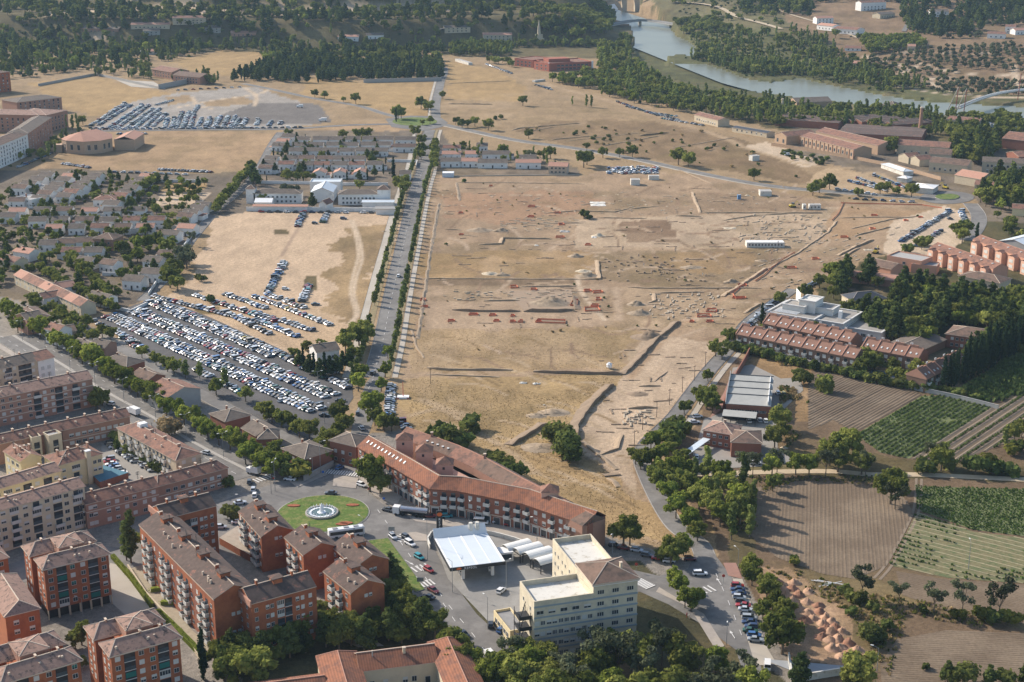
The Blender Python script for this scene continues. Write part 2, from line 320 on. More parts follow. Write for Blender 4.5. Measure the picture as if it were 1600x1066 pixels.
TRACK = [  # paths and tracks worn into the ground: photo line, width m, albedo
 ([(548,345),(556,370),(560,400),(552,430),(548,460),(556,490),(546,505)], 1.2, PALE), ([(552,345),(562,375),(566,405),(558,430),(553,460),(560,488),(551,505)], 1.2, PALE),
 ([(830,125),(850,130),(900,145),(960,160),(1040,185),(1130,215),(1160,230)], 7, (.46,.36,.24)),
 ([(1320,322),(1300,350),(1280,385),(1240,405),(1190,430),(1150,455),(1060,510),(1010,560),(985,590)], 4, (.44,.33,.22)),
 ([(902,430),(905,448),(918,470),(945,500)], 2, PALE), ([(952,330),(972,385)], 4, (.46,.37,.26)), ([(900,388),(1300,388)], 3, (.45,.36,.25)),
 ([(962,450),(968,500)], 4, (.46,.37,.27)), ([(640,650),(690,640),(740,672),(790,700),(840,740)], 3, (.44,.35,.23)), ([(660,625),(700,640),(730,650)], 5, (.44,.35,.23)),
 ([(100,70),(160,60),(200,64)], 6, PALE), ([(300,152),(310,165),(330,170)], 3, PALE), ([(380,136),(400,150),(398,165)], 3, PALE), ([(280,168),(330,158),(400,148),(420,140)], 3, PALE),
 ([(1160,230),(1260,258),(1330,262)], 4, (.48,.38,.25)), ([(1300,300),(1360,270),(1400,285)], 6, (.48,.38,.25)),
 ([(1345,88),(1400,100),(1420,112),(1440,102),(1500,115),(1585,118)], 5, PALE), ([(1360,124),(1410,114),(1436,101)], 5, PALE), ([(1308,116),(1360,126),(1440,142),(1520,152),(1600,153)], 5, PALE),
 ([(1445,124),(1500,120),(1560,116)], 4, PALE), ([(1448,124),(1475,140),(1530,150)], 4, PALE), ([(1590,84),(1520,84),(1430,82),(1400,84),(1350,90)], 4, PALE), ([(1585,118),(1590,130),(1600,140)], 6, PALE), ([(1585,105),(1590,118),(1640,130)], 5, PALE),
 ([(480,335),(458,370),(440,400)], 1.5, (.42,.33,.25)),
]
def make_ground():
    ys = np.concatenate([[3.0e3, 600.], np.arange(1130, 30, -2.5), np.arange(30, -22, -2.0)])[2:]
    phi = TH-np.arctan((CY-ys)/F); Yr = H/np.tan(phi)
    Yr = np.concatenate([[-500, -100, 80, 200, 270], Yr, [3050, 3300, 3700, 4300, 5500, 8000]])
    u = np.arange(-.46, .4601, .00128); u = np.concatenate([[-6, -3, -1.6, -1.0, -.75, -.6, -.52], u, [.52, .6, .75, 1.0, 1.6, 3, 6]])
    nx = len(u); ny = len(Yr)
    U, YY = np.meshgrid(u, Yr); XX = U*np.maximum(YY, 330.)
    Z = hgt(XX, YY)
    X = XX.ravel(); Y = YY.ravel(); Z = Z.ravel()
    col = np.empty((len(X), 3)); col[:] = DRY
    n1 = fbm(X, Y, 26, 4); n2 = fbm(X+500, Y-300, 26, 4); n3 = fbm(X*1.0, Y*.55, 9, 3); n4 = fbm(X-900, Y+700, 60, 4)
    def poly_world(poly): return [tuple(G(*p))[:2] for p in poly]
    for poly, c, rag, var in PATCH:
        pw = poly_world(poly); xs = [p[0] for p in pw]; yy = [p[1] for p in pw]
        s = np.where((X > min(xs)-20) & (X < max(xs)+20) & (Y > min(yy)-20) & (Y < max(yy)+20))[0]
        k = rag*3.2
        ins = inpoly(X[s]+(n1[s]-.5)*k+(n3[s]-.5)*k*.4, Y[s]+(n2[s]-.5)*k-(n3[s]-.5)*k*.5, pw); s = s[ins]
        col[s] = np.array(c)*(1+var*2.6*(n3[s]-.5)+var*2.2*(n4[s]-.5))[:, None]
        if var > .11:                                  # tufts of another tone
            t = sstep(.54, .66, n1[s])[:, None]*.35; col[s] = col[s]*(1-t)+np.array((.20, .16, .08))*t
    # worn bare soil showing through in the dry fields
    b = sstep(.60, .70, fbm(X+77, Y*.6, 34, 4))*((Y < 1500) & (Y > 520) & (X > -180) & (X < 620)); col = col*(1-.30*b[:, None])+np.array((.50, .40, .28))*.30*b[:, None]
    for line, w, c in TRACK:
        P = smooth_line([G(*p) for p in line], 3)
        for a, b2 in zip(P, P[1:]):
            s = np.where((X > min(a.x, b2.x)-w) & (X < max(a.x, b2.x)+w) & (Y > min(a.y, b2.y)-w-4) & (Y < max(a.y, b2.y)+w+4))[0]
            if not len(s): continue
            dx, dy = b2.x-a.x, b2.y-a.y; L2 = dx*dx+dy*dy+1e-9
            t = np.clip(((X[s]-a.x)*dx+(Y[s]-a.y)*dy)/L2, 0, 1)
            d = np.hypot(X[s]-a.x-t*dx, (Y[s]-a.y-t*dy))
            e = np.clip(1.25-d/(w*.5+.0008*Y[s]), 0, 1)[:, None]
            col[s] = col[s]*(1-e)+np.array(c)*e
    col *= np.array((.79, .725, .665))
    i = np.arange(nx*ny).reshape(ny, nx)
    f = np.stack([i[:-1, :-1], i[:-1, 1:], i[1:, 1:], i[1:, :-1]], -1).reshape(-1, 4)
    me = bpy.data.meshes.new('ground'); me.vertices.add(len(X)); me.vertices.foreach_set('co', np.stack([X, Y, Z], 1).ravel())
    me.loops.add(f.size); me.loops.foreach_set('vertex_index', f.ravel().astype(np.int32)); me.polygons.add(len(f))
    me.polygons.foreach_set('loop_start', np.arange(0, f.size, 4, dtype=np.int32)); me.polygons.foreach_set('loop_total', np.full(len(f), 4, np.int32))
    me.polygons.foreach_set('use_smooth', np.ones(len(f), bool))
    me.update(calc_edges=True)
    ca = me.color_attributes.new('soil', 'FLOAT_COLOR', 'POINT'); ca.data.foreach_set('color', np.concatenate([np.clip(col, .01, .8), np.ones((len(X), 1))], 1).ravel())
    m = bpy.data.materials.new('soil_and_dry_grass'); m.use_nodes = True; n = m.node_tree.nodes; l = m.node_tree.links; b = n['Principled BSDF']
    b.inputs['Roughness'].default_value = .95; b.inputs['Specular IOR Level'].default_value = .1
    at = n.new('ShaderNodeAttribute'); at.attribute_name = 'soil'; g = n.new('ShaderNodeNewGeometry')
    def noise(sc, det, lo, hi, mp=(1, 1, 1), a=.3, c=.7):
        mpn = n.new('ShaderNodeMapping'); mpn.inputs['Scale'].default_value = mp; l.new(g.outputs['Position'], mpn.inputs[0])
        x = n.new('ShaderNodeTexNoise'); x.inputs['Scale'].default_value = sc; x.inputs['Detail'].default_value = det; x.inputs['Roughness'].default_value = .7; l.new(mpn.outputs[0], x.inputs['Vector'])
        r = n.new('ShaderNodeMapRange'); r.inputs[1].default_value = a; r.inputs[2].default_value = c; r.inputs[3].default_value = lo; r.inputs[4].default_value = hi; l.new(x.outputs['Fac'], r.inputs[0]); return r.outputs[0], x.outputs['Fac']
    a1, f1 = noise(.55, 7, .72, 1.26); a2, f2 = noise(.09, 6, .86, 1.13, (1, .45, 1), .36, .64); a3, f3 = noise(2.2, 3, .80, 1.18)
    mu = n.new('ShaderNodeMath'); mu.operation = 'MULTIPLY'; l.new(a1, mu.inputs[0]); l.new(a2, mu.inputs[1])
    mu2 = n.new('ShaderNodeMath'); mu2.operation = 'MULTIPLY'; l.new(mu.outputs[0], mu2.inputs[0]); l.new(a3, mu2.inputs[1])
    v = n.new('ShaderNodeVectorMath'); v.operation = 'SCALE'; l.new(at.outputs['Color'], v.inputs[0]); l.new(mu2.outputs[0], v.inputs['Scale']); l.new(v.outputs[0], b.inputs['Base Color'])
    bp = n.new('ShaderNodeBump'); bp.inputs['Strength'].default_value = .8; bp.inputs['Distance'].default_value = .5; l.new(f1, bp.inputs['Height']); l.new(bp.outputs[0], b.inputs['Normal'])
    me.materials.append(m)
    return props(put('ground', me), 'dry grassy ground with bare sandy patches and worn tracks', None, None, 'structure')
ASPH = M('asphalt', (.15, .142, .132), .9, .16, .3, 0, (.20, .19, .175), (.46, .58), .07)
ASPH2 = M('asphalt_lot', (.078, .075, .073), .9, .14, .25, 0, (.105, .10, .098), (.45, .6), .05)
PAVE = M('pavement_tiles', (.33, .29, .25), .9, .12, .5, 0, (.38, .33, .27), (.45, .6), .1)
PAVR = M('pavement_red_tiles', (.30, .17, .13), .9, .12, .5)
PAVL = M('pale_paving', (.42, .38, .32), .9, .1, .4, 0, (.36, .32, .26), (.45, .6), .1)
WHITE = M('road_paint', (.62, .61, .58), .8, .12, 1.5)
KERB = M('kerb_stone', (.36, .34, .31), .9, .1, 1)
GRASS = M('lawn_grass', (.085, .14, .022), .95, .3, 1.2, .1, (.15, .165, .045), (.47, .58), .3)
WATER = M('river_water', (.17, .175, .125), .30, .15, .02, 0, None, spec=.5)
_n = WATER.node_tree
_nz = _n.nodes.new('ShaderNodeTexNoise'); _nz.inputs['Scale'].default_value = .4; _bp = _n.nodes.new('ShaderNodeBump'); _bp.inputs['Strength'].default_value = .25; _bp.inputs['Distance'].default_value = .25
_n.links.new(_nz.outputs['Fac'], _bp.inputs['Height']); _n.links.new(_bp.outputs[0], _n.nodes['Principled BSDF'].inputs['Normal'])
rut = random.Random(4)
for _ in range(150):     # wheel ruts and foot tracks over the bare ground
    x, y = rut.uniform(690, 1300), rut.uniform(295, 560); a = rut.gauss(0, .25) if rut.random() < .7 else rut.uniform(-1.5, 1.5); L = rut.uniform(20, 90)
    P = [(x+L*t*math.cos(a+.25*math.sin(3*t+x)), y+L*.5*t*math.sin(a+.3*math.sin(3*t+x))) for t in (0, .35, .7, 1)]
    TRACK.append((P, rut.uniform(.6, 1.6), rut.choice([(.48, .39, .29), (.30, .22, .15), (.27, .20, .135), (.46, .37, .27)])))
for _ in range(60):
    x, y = rut.uniform(650, 960), rut.uniform(520, 790); a = rut.uniform(-.5, .5); L = rut.uniform(20, 90)
    if y > 600+(960-x)*.5 and x < 800: continue
    TRACK.append(([(x+L*t, y+L*.4*t*math.sin(a+t)) for t in (0, .4, .7, 1)], rut.uniform(.5, 1.4), rut.choice([(.47, .38, .26), (.27, .20, .11)])))
make_ground()
def river():
    v = []; f = []
    xs = np.linspace(80, 1500, 40)
    for x in xs:
        y = float(np.interp(x, RIV_X, RIV_Y)); v += [(x, y-330, -1.2), (x, y+420, -1.2)]
    f = [(2*i, 2*i+2, 2*i+3, 2*i+1) for i in range(len(xs)-1)]
    props(put('river_water', mesh('river_water', v, f, WATER)), 'slow green grey river between wooded banks', None, None, 'structure')
river()
# ---- roads
def road(line, w, mat=ASPH, name='road', kerb=True, dash=False, edge=None):
    o = ribbon(name, line, w, mat)
    if kerb:
        for s in (1, -1):
            ribbon('kerb', line, .35, KERB, z=.05, z1=.17, off=s*(w/2+.17))
    return o
def sidewalk(line, w, off=0, mat=PAVE, name='pavement'):
    return ribbon(name, line, w, mat, z=.03, z1=.16, off=off)
AVE = [(672,203),(668,215),(664,245),(660,268),(652.5,290),(641.8,332),(630,385),(619,433),(608,485),(598.7,531),(590,565),(583,590)]
LEFTST = [(438,207),(425,225),(405,262),(385,288),(367,305),(339,328),(319,351),(296,379),(278,407),(253,440),(222,470)]
SERV = [(165,535),(218,558),(278,593),(342,631),(400,658),(438,676),(483,697),(512,712)]
DUAL = [(20,524),(94,568),(165,612),(240,653),(296,688),(400,742)]
R6 = [(690,194),(800,218),(900,232),(1000,250),(1100,272),(1200,290),(1320,301),(1440,309)]
R7 = [(1516,318),(1528,335),(1528,352),(1512,376)]
R8 = [(1240,452),(1190,487),(1165,508),(1152,530),(1139,545),(1109,578),(1078,619),(1056,649),(1033,672),(1010,695),(1003,717),(1012,745),(1034,790),(1058,825),(1092,850),(1105,880)]
RN = [(681,183),(681,162),(689,127),(694,108),(686,78),(676,60),(682,49),(700,45)]
RW_ = [(634,186),(600,178),(560,166),(490,154),(430,141),(380,131)]
RW2_ = [(616,194),(540,196),(440,202),(300,203),(150,205)]
URB = [(410,762),(440,752),(500,730),(545,690),(553,655),(571,600),(584,585),(598,590),(590,640),(572,690),(556,720),(556,752),(600,790),(650,812),(700,812),(780,822),(860,842),(935,862),(985,890),(1030,900),(1075,890),(1090,852),(1112,860),(1142,900),(1180,1010),(1200,1080),(1170,1080),(1150,1016),(1095,975),(1045,945),(1000,925),
       (960,930),(900,900),(860,872),(795,850),(740,835),(690,842),(680,860),(700,900),(745,960),(800,1010),(790,1080),(740,1080),(690,985),(600,900),(580,850),(500,850),(400,850),(300,900),(210,905),(120,870),(40,910),(-30,915),(-30,895),(120,850),(230,860),(330,790),(380,770)]
sheet('road_junction', URB, ASPH)
road(AVE, 8.5)
road(LEFTST, 5.5); road(SERV, 6.5)
ribbon('pavement', SERV, 4.5, PAVL, z=.03, z1=.16, off=6.2)
for s in (1, -1): road([(x, y) for x, y in DUAL], 8.2, kerb=False) if s > 2 else ribbon('road', DUAL, 8.2, ASPH, off=s*5.0)
ribbon('road_median', DUAL, 1.7, KERB, z=.04, z1=.24); ribbon('pavement', DUAL, 4, PAVE, z=.03, z1=.16, off=11.4); ribbon('kerb', DUAL, .3, KERB, z=.04, z1=.2, off=-9.3); ribbon('pavement', DUAL, 3, PAVE, z=.03, z1=.16, off=-11.1)
road(R6, 7.5); sidewalk(R6, 2.2, -5.2, PAVL); road(R7, 9); road(R8, 6.2)
road(RN, 8); sidewalk(RN, 2.5, 6, PAVL); road(RW_, 6.5); road(RW2_, 7)
sidewalk(AVE, 3.6, -11.5, PAVL); ribbon('verge', AVE, 3.0, M('verge_soil', (.24, .19, .10), .95, .3, .5), off=-7.6)
ribbon('pavement', AVE, 2.6, PAVL, z=.03, z1=.16, off=9.2); ribbon('verge', AVE, 2.4, MATS['verge_soil'], off=6.2)
sidewalk([(1140,548),(1115,575),(1085,615),(1062,650),(1040,677),(1018,700)], 2.6, 4.8, PAVL)
# dashed lines
def dashes(line, step=9, ln=3, w=.16, off=0):
    P = offset_line(smooth_line([G(*p) for p in line], 4), off)
    for p, a in along([tuple(q) for q in P], step, px=False):
        o = put('lane_dash', dash_me, None, (p.x, p.y, .2), a); props(o, None, None, None, 'structure')
dash_me = mesh('lane_dash', [(-1.5, -.09, 0), (1.5, -.09, 0), (1.5, .09, 0), (-1.5, .09, 0)], [(0, 1, 2, 3)], WHITE)
dashes(AVE[3:]); dashes(DUAL, off=5.0); dashes(DUAL, off=-5.0); dashes([(660,890),(700,945),(745,1000),(775,1050)]); dashes([(592,800),(640,868),(680,925),(720,985)], off=0)
dashes([(1120,900),(1142,950),(1165,1010)]); dashes([(640,805),(760,822),(860,848),(960,885)]); dashes([(560,640),(585,590)])
# big car park, yards, aprons
sheet('car_park_asphalt', [(150,497),(222,473),(262,470),(330,497),(430,542),(550,600),(552,622),(505,690),(476,690),(400,652),(300,600),(215,545)], ASPH2)
sheet('courtyard_asphalt', [(158,700),(172,672),(190,668),(270,735),(240,760),(200,765),(165,735)], M('worn_concrete', (.27, .25, .22), .9, .1, .3))
sheet('forecourt_concrete', [(680,850),(692,838),(745,832),(800,848),(862,868),(905,905),(880,960),(830,990),(800,1012),(752,960),(700,905)], M('forecourt_concrete', (.29, .28, .255), .9, .12, .3, 0, (.24, .23, .21), (.45, .6), .08))
sheet('pavement', [(160,930),(172,880),(190,885),(270,985),(240,1000)], PAVL); sheet('pavement', [(495,950),(560,985),(600,1010),(560,1012),(490,985)], PAVL)
sheet('pavement', [(600,785),(640,803),(720,812),(800,822),(880,842),(940,862),(946,872),(830,850),(740,828),(650,815)], PAVE)
sheet('pavement', [(1145,905),(1160,905),(1200,1015),(1215,1040),(1180,1040),(1165,990)], PAVL); sheet('pavement', [(1130,880),(1150,880),(1160,905),(1138,900)], PAVR)
sheet('pavement', [(1100,960),(1132,1010),(1118,1016),(1078,950),(1025,925),(1030,918)], PAVE)
sheet('pavement', [(560,745),(585,775),(620,790),(625,780),(640,770),(600,735)], PAVE)
sheet('yard_concrete', [(1130,645),(1145,575),(1175,570),(1220,592),(1250,590),(1255,610),(1215,650),(1215,700),(1090,690),(1100,655)], MATS['worn_concrete'])
sheet('yard_paving', [(1108,655),(1132,612),(1140,590),(1150,577),(1145,590),(1128,640)], PAVR)
sheet('yard_concrete', [(1085,690),(1215,700),(1240,720),(1215,728),(1080,735)], MATS['worn_concrete'])
ribbon('dirt_path', [(1085,742),(1200,738),(1300,737),(1360,742),(1430,742),(1520,746),(1640,752)], 4.0, M('path_dirt', (.46, .37, .25), .95, .12, .5))
sheet('plaza_paving', [(180,125),(240,128),(260,140),(205,136)], PAVL); sheet('pavement', [(1190,1030),(1330,1042),(1340,1056),(1240,1050)], M('grey_paving', (.30, .32, .34), .9, .1, .5))
# roundabouts
def disc(name, c, r, mat, z0, z1=None, n=48, parent=None, kind='structure'):
    P = [(c[0]+r*math.cos(6.2832*i/n), c[1]+r*math.sin(6.2832*i/n)) for i in range(n)]
    o = slab(name, P, mat, z0, z1 if z1 else z0+.02, parent, KERB)
    return props(o, None, None, None, kind) if not parent else o
RC = G(504.5, 803)
disc('kerb', RC, 15.6, KERB, .03, .22); disc('lawn', RC, 15.2, GRASS, .2, .34)
RC2 = G(647, 190); 
sheet('road', [(602,186),(640,181),(686,182),(700,192),(690,199),(660,205),(612,199)], ASPH)
def ell(c, a, b, n=40): return [(c[0]+a*math.cos(6.2832*i/n), c[1]+b*math.sin(6.2832*i/n)) for i in range(n)]
def lawn(pxs, z1=.3, mat=GRASS):
    P = [G(*p)[:2] for p in pxs]; props(slab('lawn', P, mat, .03, z1, None, KERB), None, None, None, 'structure')
lawn(ell((648, 190.5), 35, 6.5)[::-1])
sheet('road', ell((1480, 309), 42, 10), ASPH); lawn(ell((1480, 308.5), 19, 4.4)[::-1], .6)
lawn([(576,846),(606,842),(625,868),(645,895),(663,922),(650,926),(620,900),(600,880),(580,865)][::-1])
ISL = [[(625,835),(650,832),(672,838),(668,846),(640,846)], [(522,742),(560,748),(556,764),(520,760)], [(452,752),(500,735),(512,742),(465,762)], [(662,858),(672,868),(708,925),(703,928),(668,880)], [(850,866),(880,878),(935,905),(925,908),(880,888)]]
for i in ISL[:3]:
    props(slab('traffic_island', [G(*p)[:2] for p in i][::-1], PAVE, .03, .2, None, KERB), None, None, None, 'structure')
# zebra crossings
bar_me = mesh('crossing_bar', [(-2, -.28, 0), (2, -.28, 0), (2, .28, 0), (-2, .28, 0)], [(0, 1, 2, 3)], WHITE)
def zebra(a, b, n, ang=None):
    A, B = G(*a), G(*b); d = B-A; t = math.atan2(d.y, d.x)+R(90) if ang is None else ang
    for i in range(n):
        p = A+d*(i/(n-1)); props(put('crossing_bar', bar_me, None, (p.x, p.y, .2), t), None, None, None, 'structure')
zebra((508,737), (560,742), 14); zebra((400,752), (425,744), 6); zebra((996,908), (1016,918), 8); zebra((640,893), (668,885), 5); zebra((648,917), (675,910), 6); zebra((620,845), (632,838), 4); zebra((1092,926),(1112,920),4)
# lettering on the road: give way triangle and arrows
def arrow(x, y, ang, s=1):
    v = [(-2.4, -.12, 0), (.6, -.12, 0), (.6, -.5, 0), (2.2, 0, 0), (.6, .5, 0), (.6, .12, 0), (-2.4, .12, 0)]
    p = G(x, y); props(put('lane_arrow', mesh('lane_arrow', v, [list(range(7))], WHITE), None, (p.x, p.y, .206), ang), None, None, None, 'structure')
arrow(1123, 909, R(100)); arrow(1144, 992, R(100)); arrow(640, 880, R(-50)); arrow(655, 905, R(-50))
# ================================================================ TREES: one set of meshes per kind
LEAF = {
 'broad': leafmat('leaves_broad', (0.113, 0.139, 0.031), (0.254, 0.262, 0.065)),
 'plane': leafmat('leaves_plane', (0.128, 0.168, 0.031), (0.269, 0.299, 0.058)),
 'young': leafmat('leaves_young', (0.104, 0.143, 0.039), (0.195, 0.221, 0.065)),
 'pine': leafmat('needles_pine', (0.054, 0.082, 0.029), (0.128, 0.153, 0.042)),
 'cypress': leafmat('needles_cypress', (0.021, 0.039, 0.021), (0.039, 0.065, 0.026), .25),
 'poplar': leafmat('leaves_poplar', (0.13, 0.169, 0.052), (0.247, 0.273, 0.078)),
 'olive': leafmat('leaves_olive', (0.078, 0.091, 0.049), (0.13, 0.143, 0.078)),
 'bush': leafmat('leaves_bush', (0.075, 0.11, 0.029), (0.179, 0.189, 0.052)),
 'dry': leafmat('leaves_dry', (.30, .22, .11), (.40, .30, .16)),
 'yellow': leafmat('leaves_yellow', (.14, .15, .03), (.20, .19, .04)),
}
BARK = M('bark', (.15, .115, .08), .95, .25, 2)
rt = random.Random(11)
def leaf_cloud(blobs, n, size, rr, fill=.5):
    "leaf-sized faces through the outer part of a union of ellipsoids"
    v = []; f = []; tot = sum(b[3]*b[4]*b[5] for b in blobs)
    for b in blobs:
        k = max(12, int(n*(b[3]*b[4]*b[5])/tot))
        for _ in range(k):
            d = Vector((rr.gauss(0, 1), rr.gauss(0, 1), rr.gauss(0, 1)+.15)).normalized()
            r = (1-fill*rr.random()**1.6)*(.84+.36*rr.random()**2)
            c = Vector((b[0]+d.x*b[3]*r, b[1]+d.y*b[4]*r, b[2]+d.z*b[5]*r))
            nn = (d+Vector((rr.gauss(0, .55), rr.gauss(0, .55), rr.gauss(0, .55)))).normalized()
            u = nn.orthogonal().normalized(); w = nn.cross(u); a = rr.random()*6.28; u, w = u*math.cos(a)+w*math.sin(a), w*math.cos(a)-u*math.sin(a)
            s = size*(.6+.8*rr.random()); i = len(v)
            v += [c+u*s-w*s*.3, c+w*s*.8+nn*s*.2, c-u*s-w*s*.2, c-w*s*.9+nn*.1*s]; f.append((i, i+1, i+2, i+3))
    return v, f
def core(blobs, k=.72):
    v = []; f = []
    for x, y, z, a, b, c in blobs:
        i = len(v); n = 7
        for j in range(4):
            th = math.pi*(j+.5)/4
            for q in range(n):
                ph = 6.283*q/n+j*.4; rr = k*(.85+.3*rt.random())
                v.append((x+a*rr*math.sin(th)*math.cos(ph), y+b*rr*math.sin(th)*math.sin(ph), z+c*rr*math.cos(th)))
        for j in range(3):
            for q in range(n): f.append((i+j*n+q, i+(j+1)*n+q, i+(j+1)*n+(q+1) % n, i+j*n+(q+1) % n))
        f += [tuple(range(i, i+n)), tuple(range(i+3*n, i+4*n))[::-1]]
    return v, f
def blobs_for(kind, rr):
    B = []
    if kind in ('broad', 'plane'):
        n = 22; hh = 9.5; R0 = 4.3 if kind == 'broad' else 3.9
        for i in range(n):
            a = 6.283*i/n*2.4+rr.random(); r = R0*.62*math.sqrt(rr.random()); z = 3.6+4.6*rr.random()*(1-.35*r/R0)
            s = R0*(.20+.20*rr.random()); B.append((r*1.25*math.cos(a), r*1.25*math.sin(a), z, s, s, s*.85))
        B.append((0, 0, 5.4, R0*.5, R0*.5, 2.2))
    elif kind == 'pine':
        for i in range(12):
            z = 3+8.8*(i/11); a = i*2.4+rr.random(); w = (1-(i/11)**1.6)*3.2+.6; r = w*.55
            s = w*.5+.5; B.append((r*math.cos(a), r*math.sin(a), z, s, s, s*.75))
    elif kind == 'cypress':
        for i in range(7):
            z = 1+9.2*i/6; w = 1.25*math.sin(math.pi*(.18+.74*(1-i/6.)))**.7*(1-.45*i/6.); B.append((rr.uniform(-.15, .15), rr.uniform(-.15, .15), z, w, w, 1.5))
    elif kind == 'poplar':
        for i in range(10):
            z = 2.6+9*i/9; w = 1.5*(1-.6*abs(i/9-.4)); a = rr.random()*6.3; B.append((.5*math.cos(a), .5*math.sin(a), z, w, w, 1.1))
    elif kind == 'olive':
        for i in range(6):
            a = i*1.1+rr.random(); B.append((1.1*math.cos(a), 1.1*math.sin(a), 2.1+rr.random(), 1.1, 1.1, .9))
    elif kind == 'bush' or kind == 'dry' or kind == 'yellow':
        for i in range(7):
            a = i*.9+rr.random(); r = 1.3*rr.random(); B.append((r*math.cos(a), r*math.sin(a), .8+1.0*rr.random(), .9+.4*rr.random(), .9+.4*rr.random(), .8))
    elif kind == 'sparse':
        for i in range(9):
            a = i*2.4; r = 1.2+1.8*rr.random(); z = 4+4.6*rr.random(); B.append((r*math.cos(a), r*math.sin(a), z, 1.0+.5*rr.random(), 1.0+.5*rr.random(), .9))
    elif kind == 'young':
        for i in range(7):
            z = 1.9+3.4*i/6; a = i*2.4; B.append((.4*math.cos(a), .4*math.sin(a), z, 1.15*(1-.4*abs(i/6-.35)), 1.15*(1-.4*abs(i/6-.35)), .85))
    return B
NL = dict(broad=(2600, .36), plane=(2600, .34), pine=(2400, .36), cypress=(700, .26), poplar=(1000, .30), olive=(420, .26), bush=(420, .26), dry=(300, .24), yellow=(300, .25), sparse=(900, .30), young=(420, .27))
def trunk_mb(kind, B, rr):
    mb = MB(); top = max(b[2] for b in B)
    if kind in ('bush', 'dry', 'yellow'): mb.cyl(0, 0, 0, 1.0, .12, .05, 5); return mb
    h1 = {'broad': 3.2, 'plane': 3.2, 'sparse': 3.2, 'pine': 10, 'cypress': 6, 'poplar': 9, 'olive': 1.5, 'young': 3.5}[kind]
    r0 = {'broad': .34, 'plane': .3, 'sparse': .2, 'pine': .3, 'cypress': .2, 'poplar': .22, 'olive': .22, 'young': .1}[kind]
    mb.cyl(0, 0, -.4, h1, r0, r0*.6, 7)
    if kind in ('broad', 'plane', 'sparse', 'olive'):
        for b in B[:7]: mb.tube((0, 0, h1-.3), (b[0]*.9, b[1]*.9, b[2]), r0*.32, 4)
    return mb
TREES = {}
def tree_protos(kind, variants, leafkey=None):
    L = []
    for q in range(variants):
        rr = random.Random(sum(map(ord, kind))*7+q*17)
        B = blobs_for(kind, rr); n, s = NL[kind]
        v, f = leaf_cloud(B, n, s, rr); 
        if kind != 'sparse':
            cv, cf = core(B); k = len(v); v += cv; f += [tuple(i+k for i in q_) for q_ in cf]
        lm = LEAF[leafkey or {'sparse': 'olive'}.get(kind, kind)]
        crown = mesh('crown', v, f, lm); t = trunk_mb(kind, B, rr); trunk = t.mesh('trunk', BARK)
        # a lighter version for plants beyond the three hundred nearest
        v2, f2 = leaf_cloud(B, max(60, n//7), s*2.1, rr); cv, cf = core(B, .78); k = len(v2); v2 += cv; f2 += [tuple(i+k for i in q_) for q_ in cf]
        m2 = [0]*len(f2); k = len(v2); v2 += t.v; f2 += [tuple(i+k for i in q_) for q_ in t.f]; m2 += [1]*len(t.f)
        far = mesh('tree_far', v2, f2, [lm, BARK], m2)
        L.append((trunk, crown, far))
    TREES[kind] = L
for k, nv in (('broad', 4), ('plane', 3), ('pine', 3), ('cypress', 2), ('poplar', 2), ('olive', 2), ('bush', 3), ('dry', 1), ('yellow', 1), ('sparse', 2), ('young', 3)): tree_protos(k, nv)
KINDS_T = {'broad': ('broadleaf_tree', 'tree'), 'plane': ('plane_tree', 'tree'), 'pine': ('pine_tree', 'tree'), 'cypress': ('cypress_tree', 'tree'), 'poplar': ('poplar_tree', 'tree'), 'olive': ('olive_tree', 'tree'),
           'bush': ('bush', 'bush'), 'dry': ('dry_bush', 'bush'), 'yellow': ('yellow_bush', 'bush'), 'sparse': ('thin_tree', 'tree'), 'young': ('young_tree', 'tree')}
TREE_LIST = []        # (x, y, z, rot, scale, kind, variant, label, group)
def tree(p, kind, s=1., label=None, group=None, px=True, zs=None):
    P = G(*p) if px else Vector(p)
    TREE_LIST.append((P.x, P.y, P.z, rt.uniform(0, 6.28), s*(1+rt.uniform(-.1, .1)), kind, rt.randrange(len(TREES[kind])), label, group))
def tree_row(line, step, kind, s, where, frm, group, jit=.8, kinds=None, adj=''):
    for i, (p, a) in enumerate(along(line, step)):
        k = kinds[rt.randrange(len(kinds))] if kinds else kind
        noun = KINDS_T[k][0].replace('_', ' ')
        ss = s*rt.uniform(.82, 1.18)
        tree((p.x+rt.uniform(-jit, jit), p.y+rt.uniform(-jit, jit), p.z), k, ss, f'{adj}{noun}, {ordinal(i)} from {frm}, {where}', group, px=False)
EXC = []
def wood(poly, n, kinds, smin, smax, where, group, mind=0.):
    "trees dotted through a photo polygon"
    pw = [tuple(G(*p))[:2] for p in poly]; xs = [p[0] for p in pw]; ys = [p[1] for p in pw]; got = []; c = 0
    while len(got) < n and c < n*30:
        c += 1; x = rt.uniform(min(xs), max(xs)); y = rt.uniform(min(ys), max(ys))
        if not inpoly(np.array([x]), np.array([y]), pw)[0]: continue
        if any(inpoly(np.array([x]), np.array([y]), e)[0] for e in EXC): continue
        if mind and any((x-a)**2+(y-b)**2 < mind*mind for a, b in got): continue
        got.append((x, y))
    if not got: return
    zz = hgt(np.array([g[0] for g in got]), np.array([g[1] for g in got]))
    got = [(g, z) for g, z in zip(got, zz)]; got.sort(key=lambda q: q[0][0])
    for i, ((x, y), z) in enumerate(got):
        if z < -1: continue
        k = kinds[rt.randrange(len(kinds))]; noun = KINDS_T[k][0].replace('_', ' ')
        tree((x, y, float(z)), k, rt.uniform(smin, smax), f'{noun} {where}, {ordinal(i)} from its west end', group, px=False)
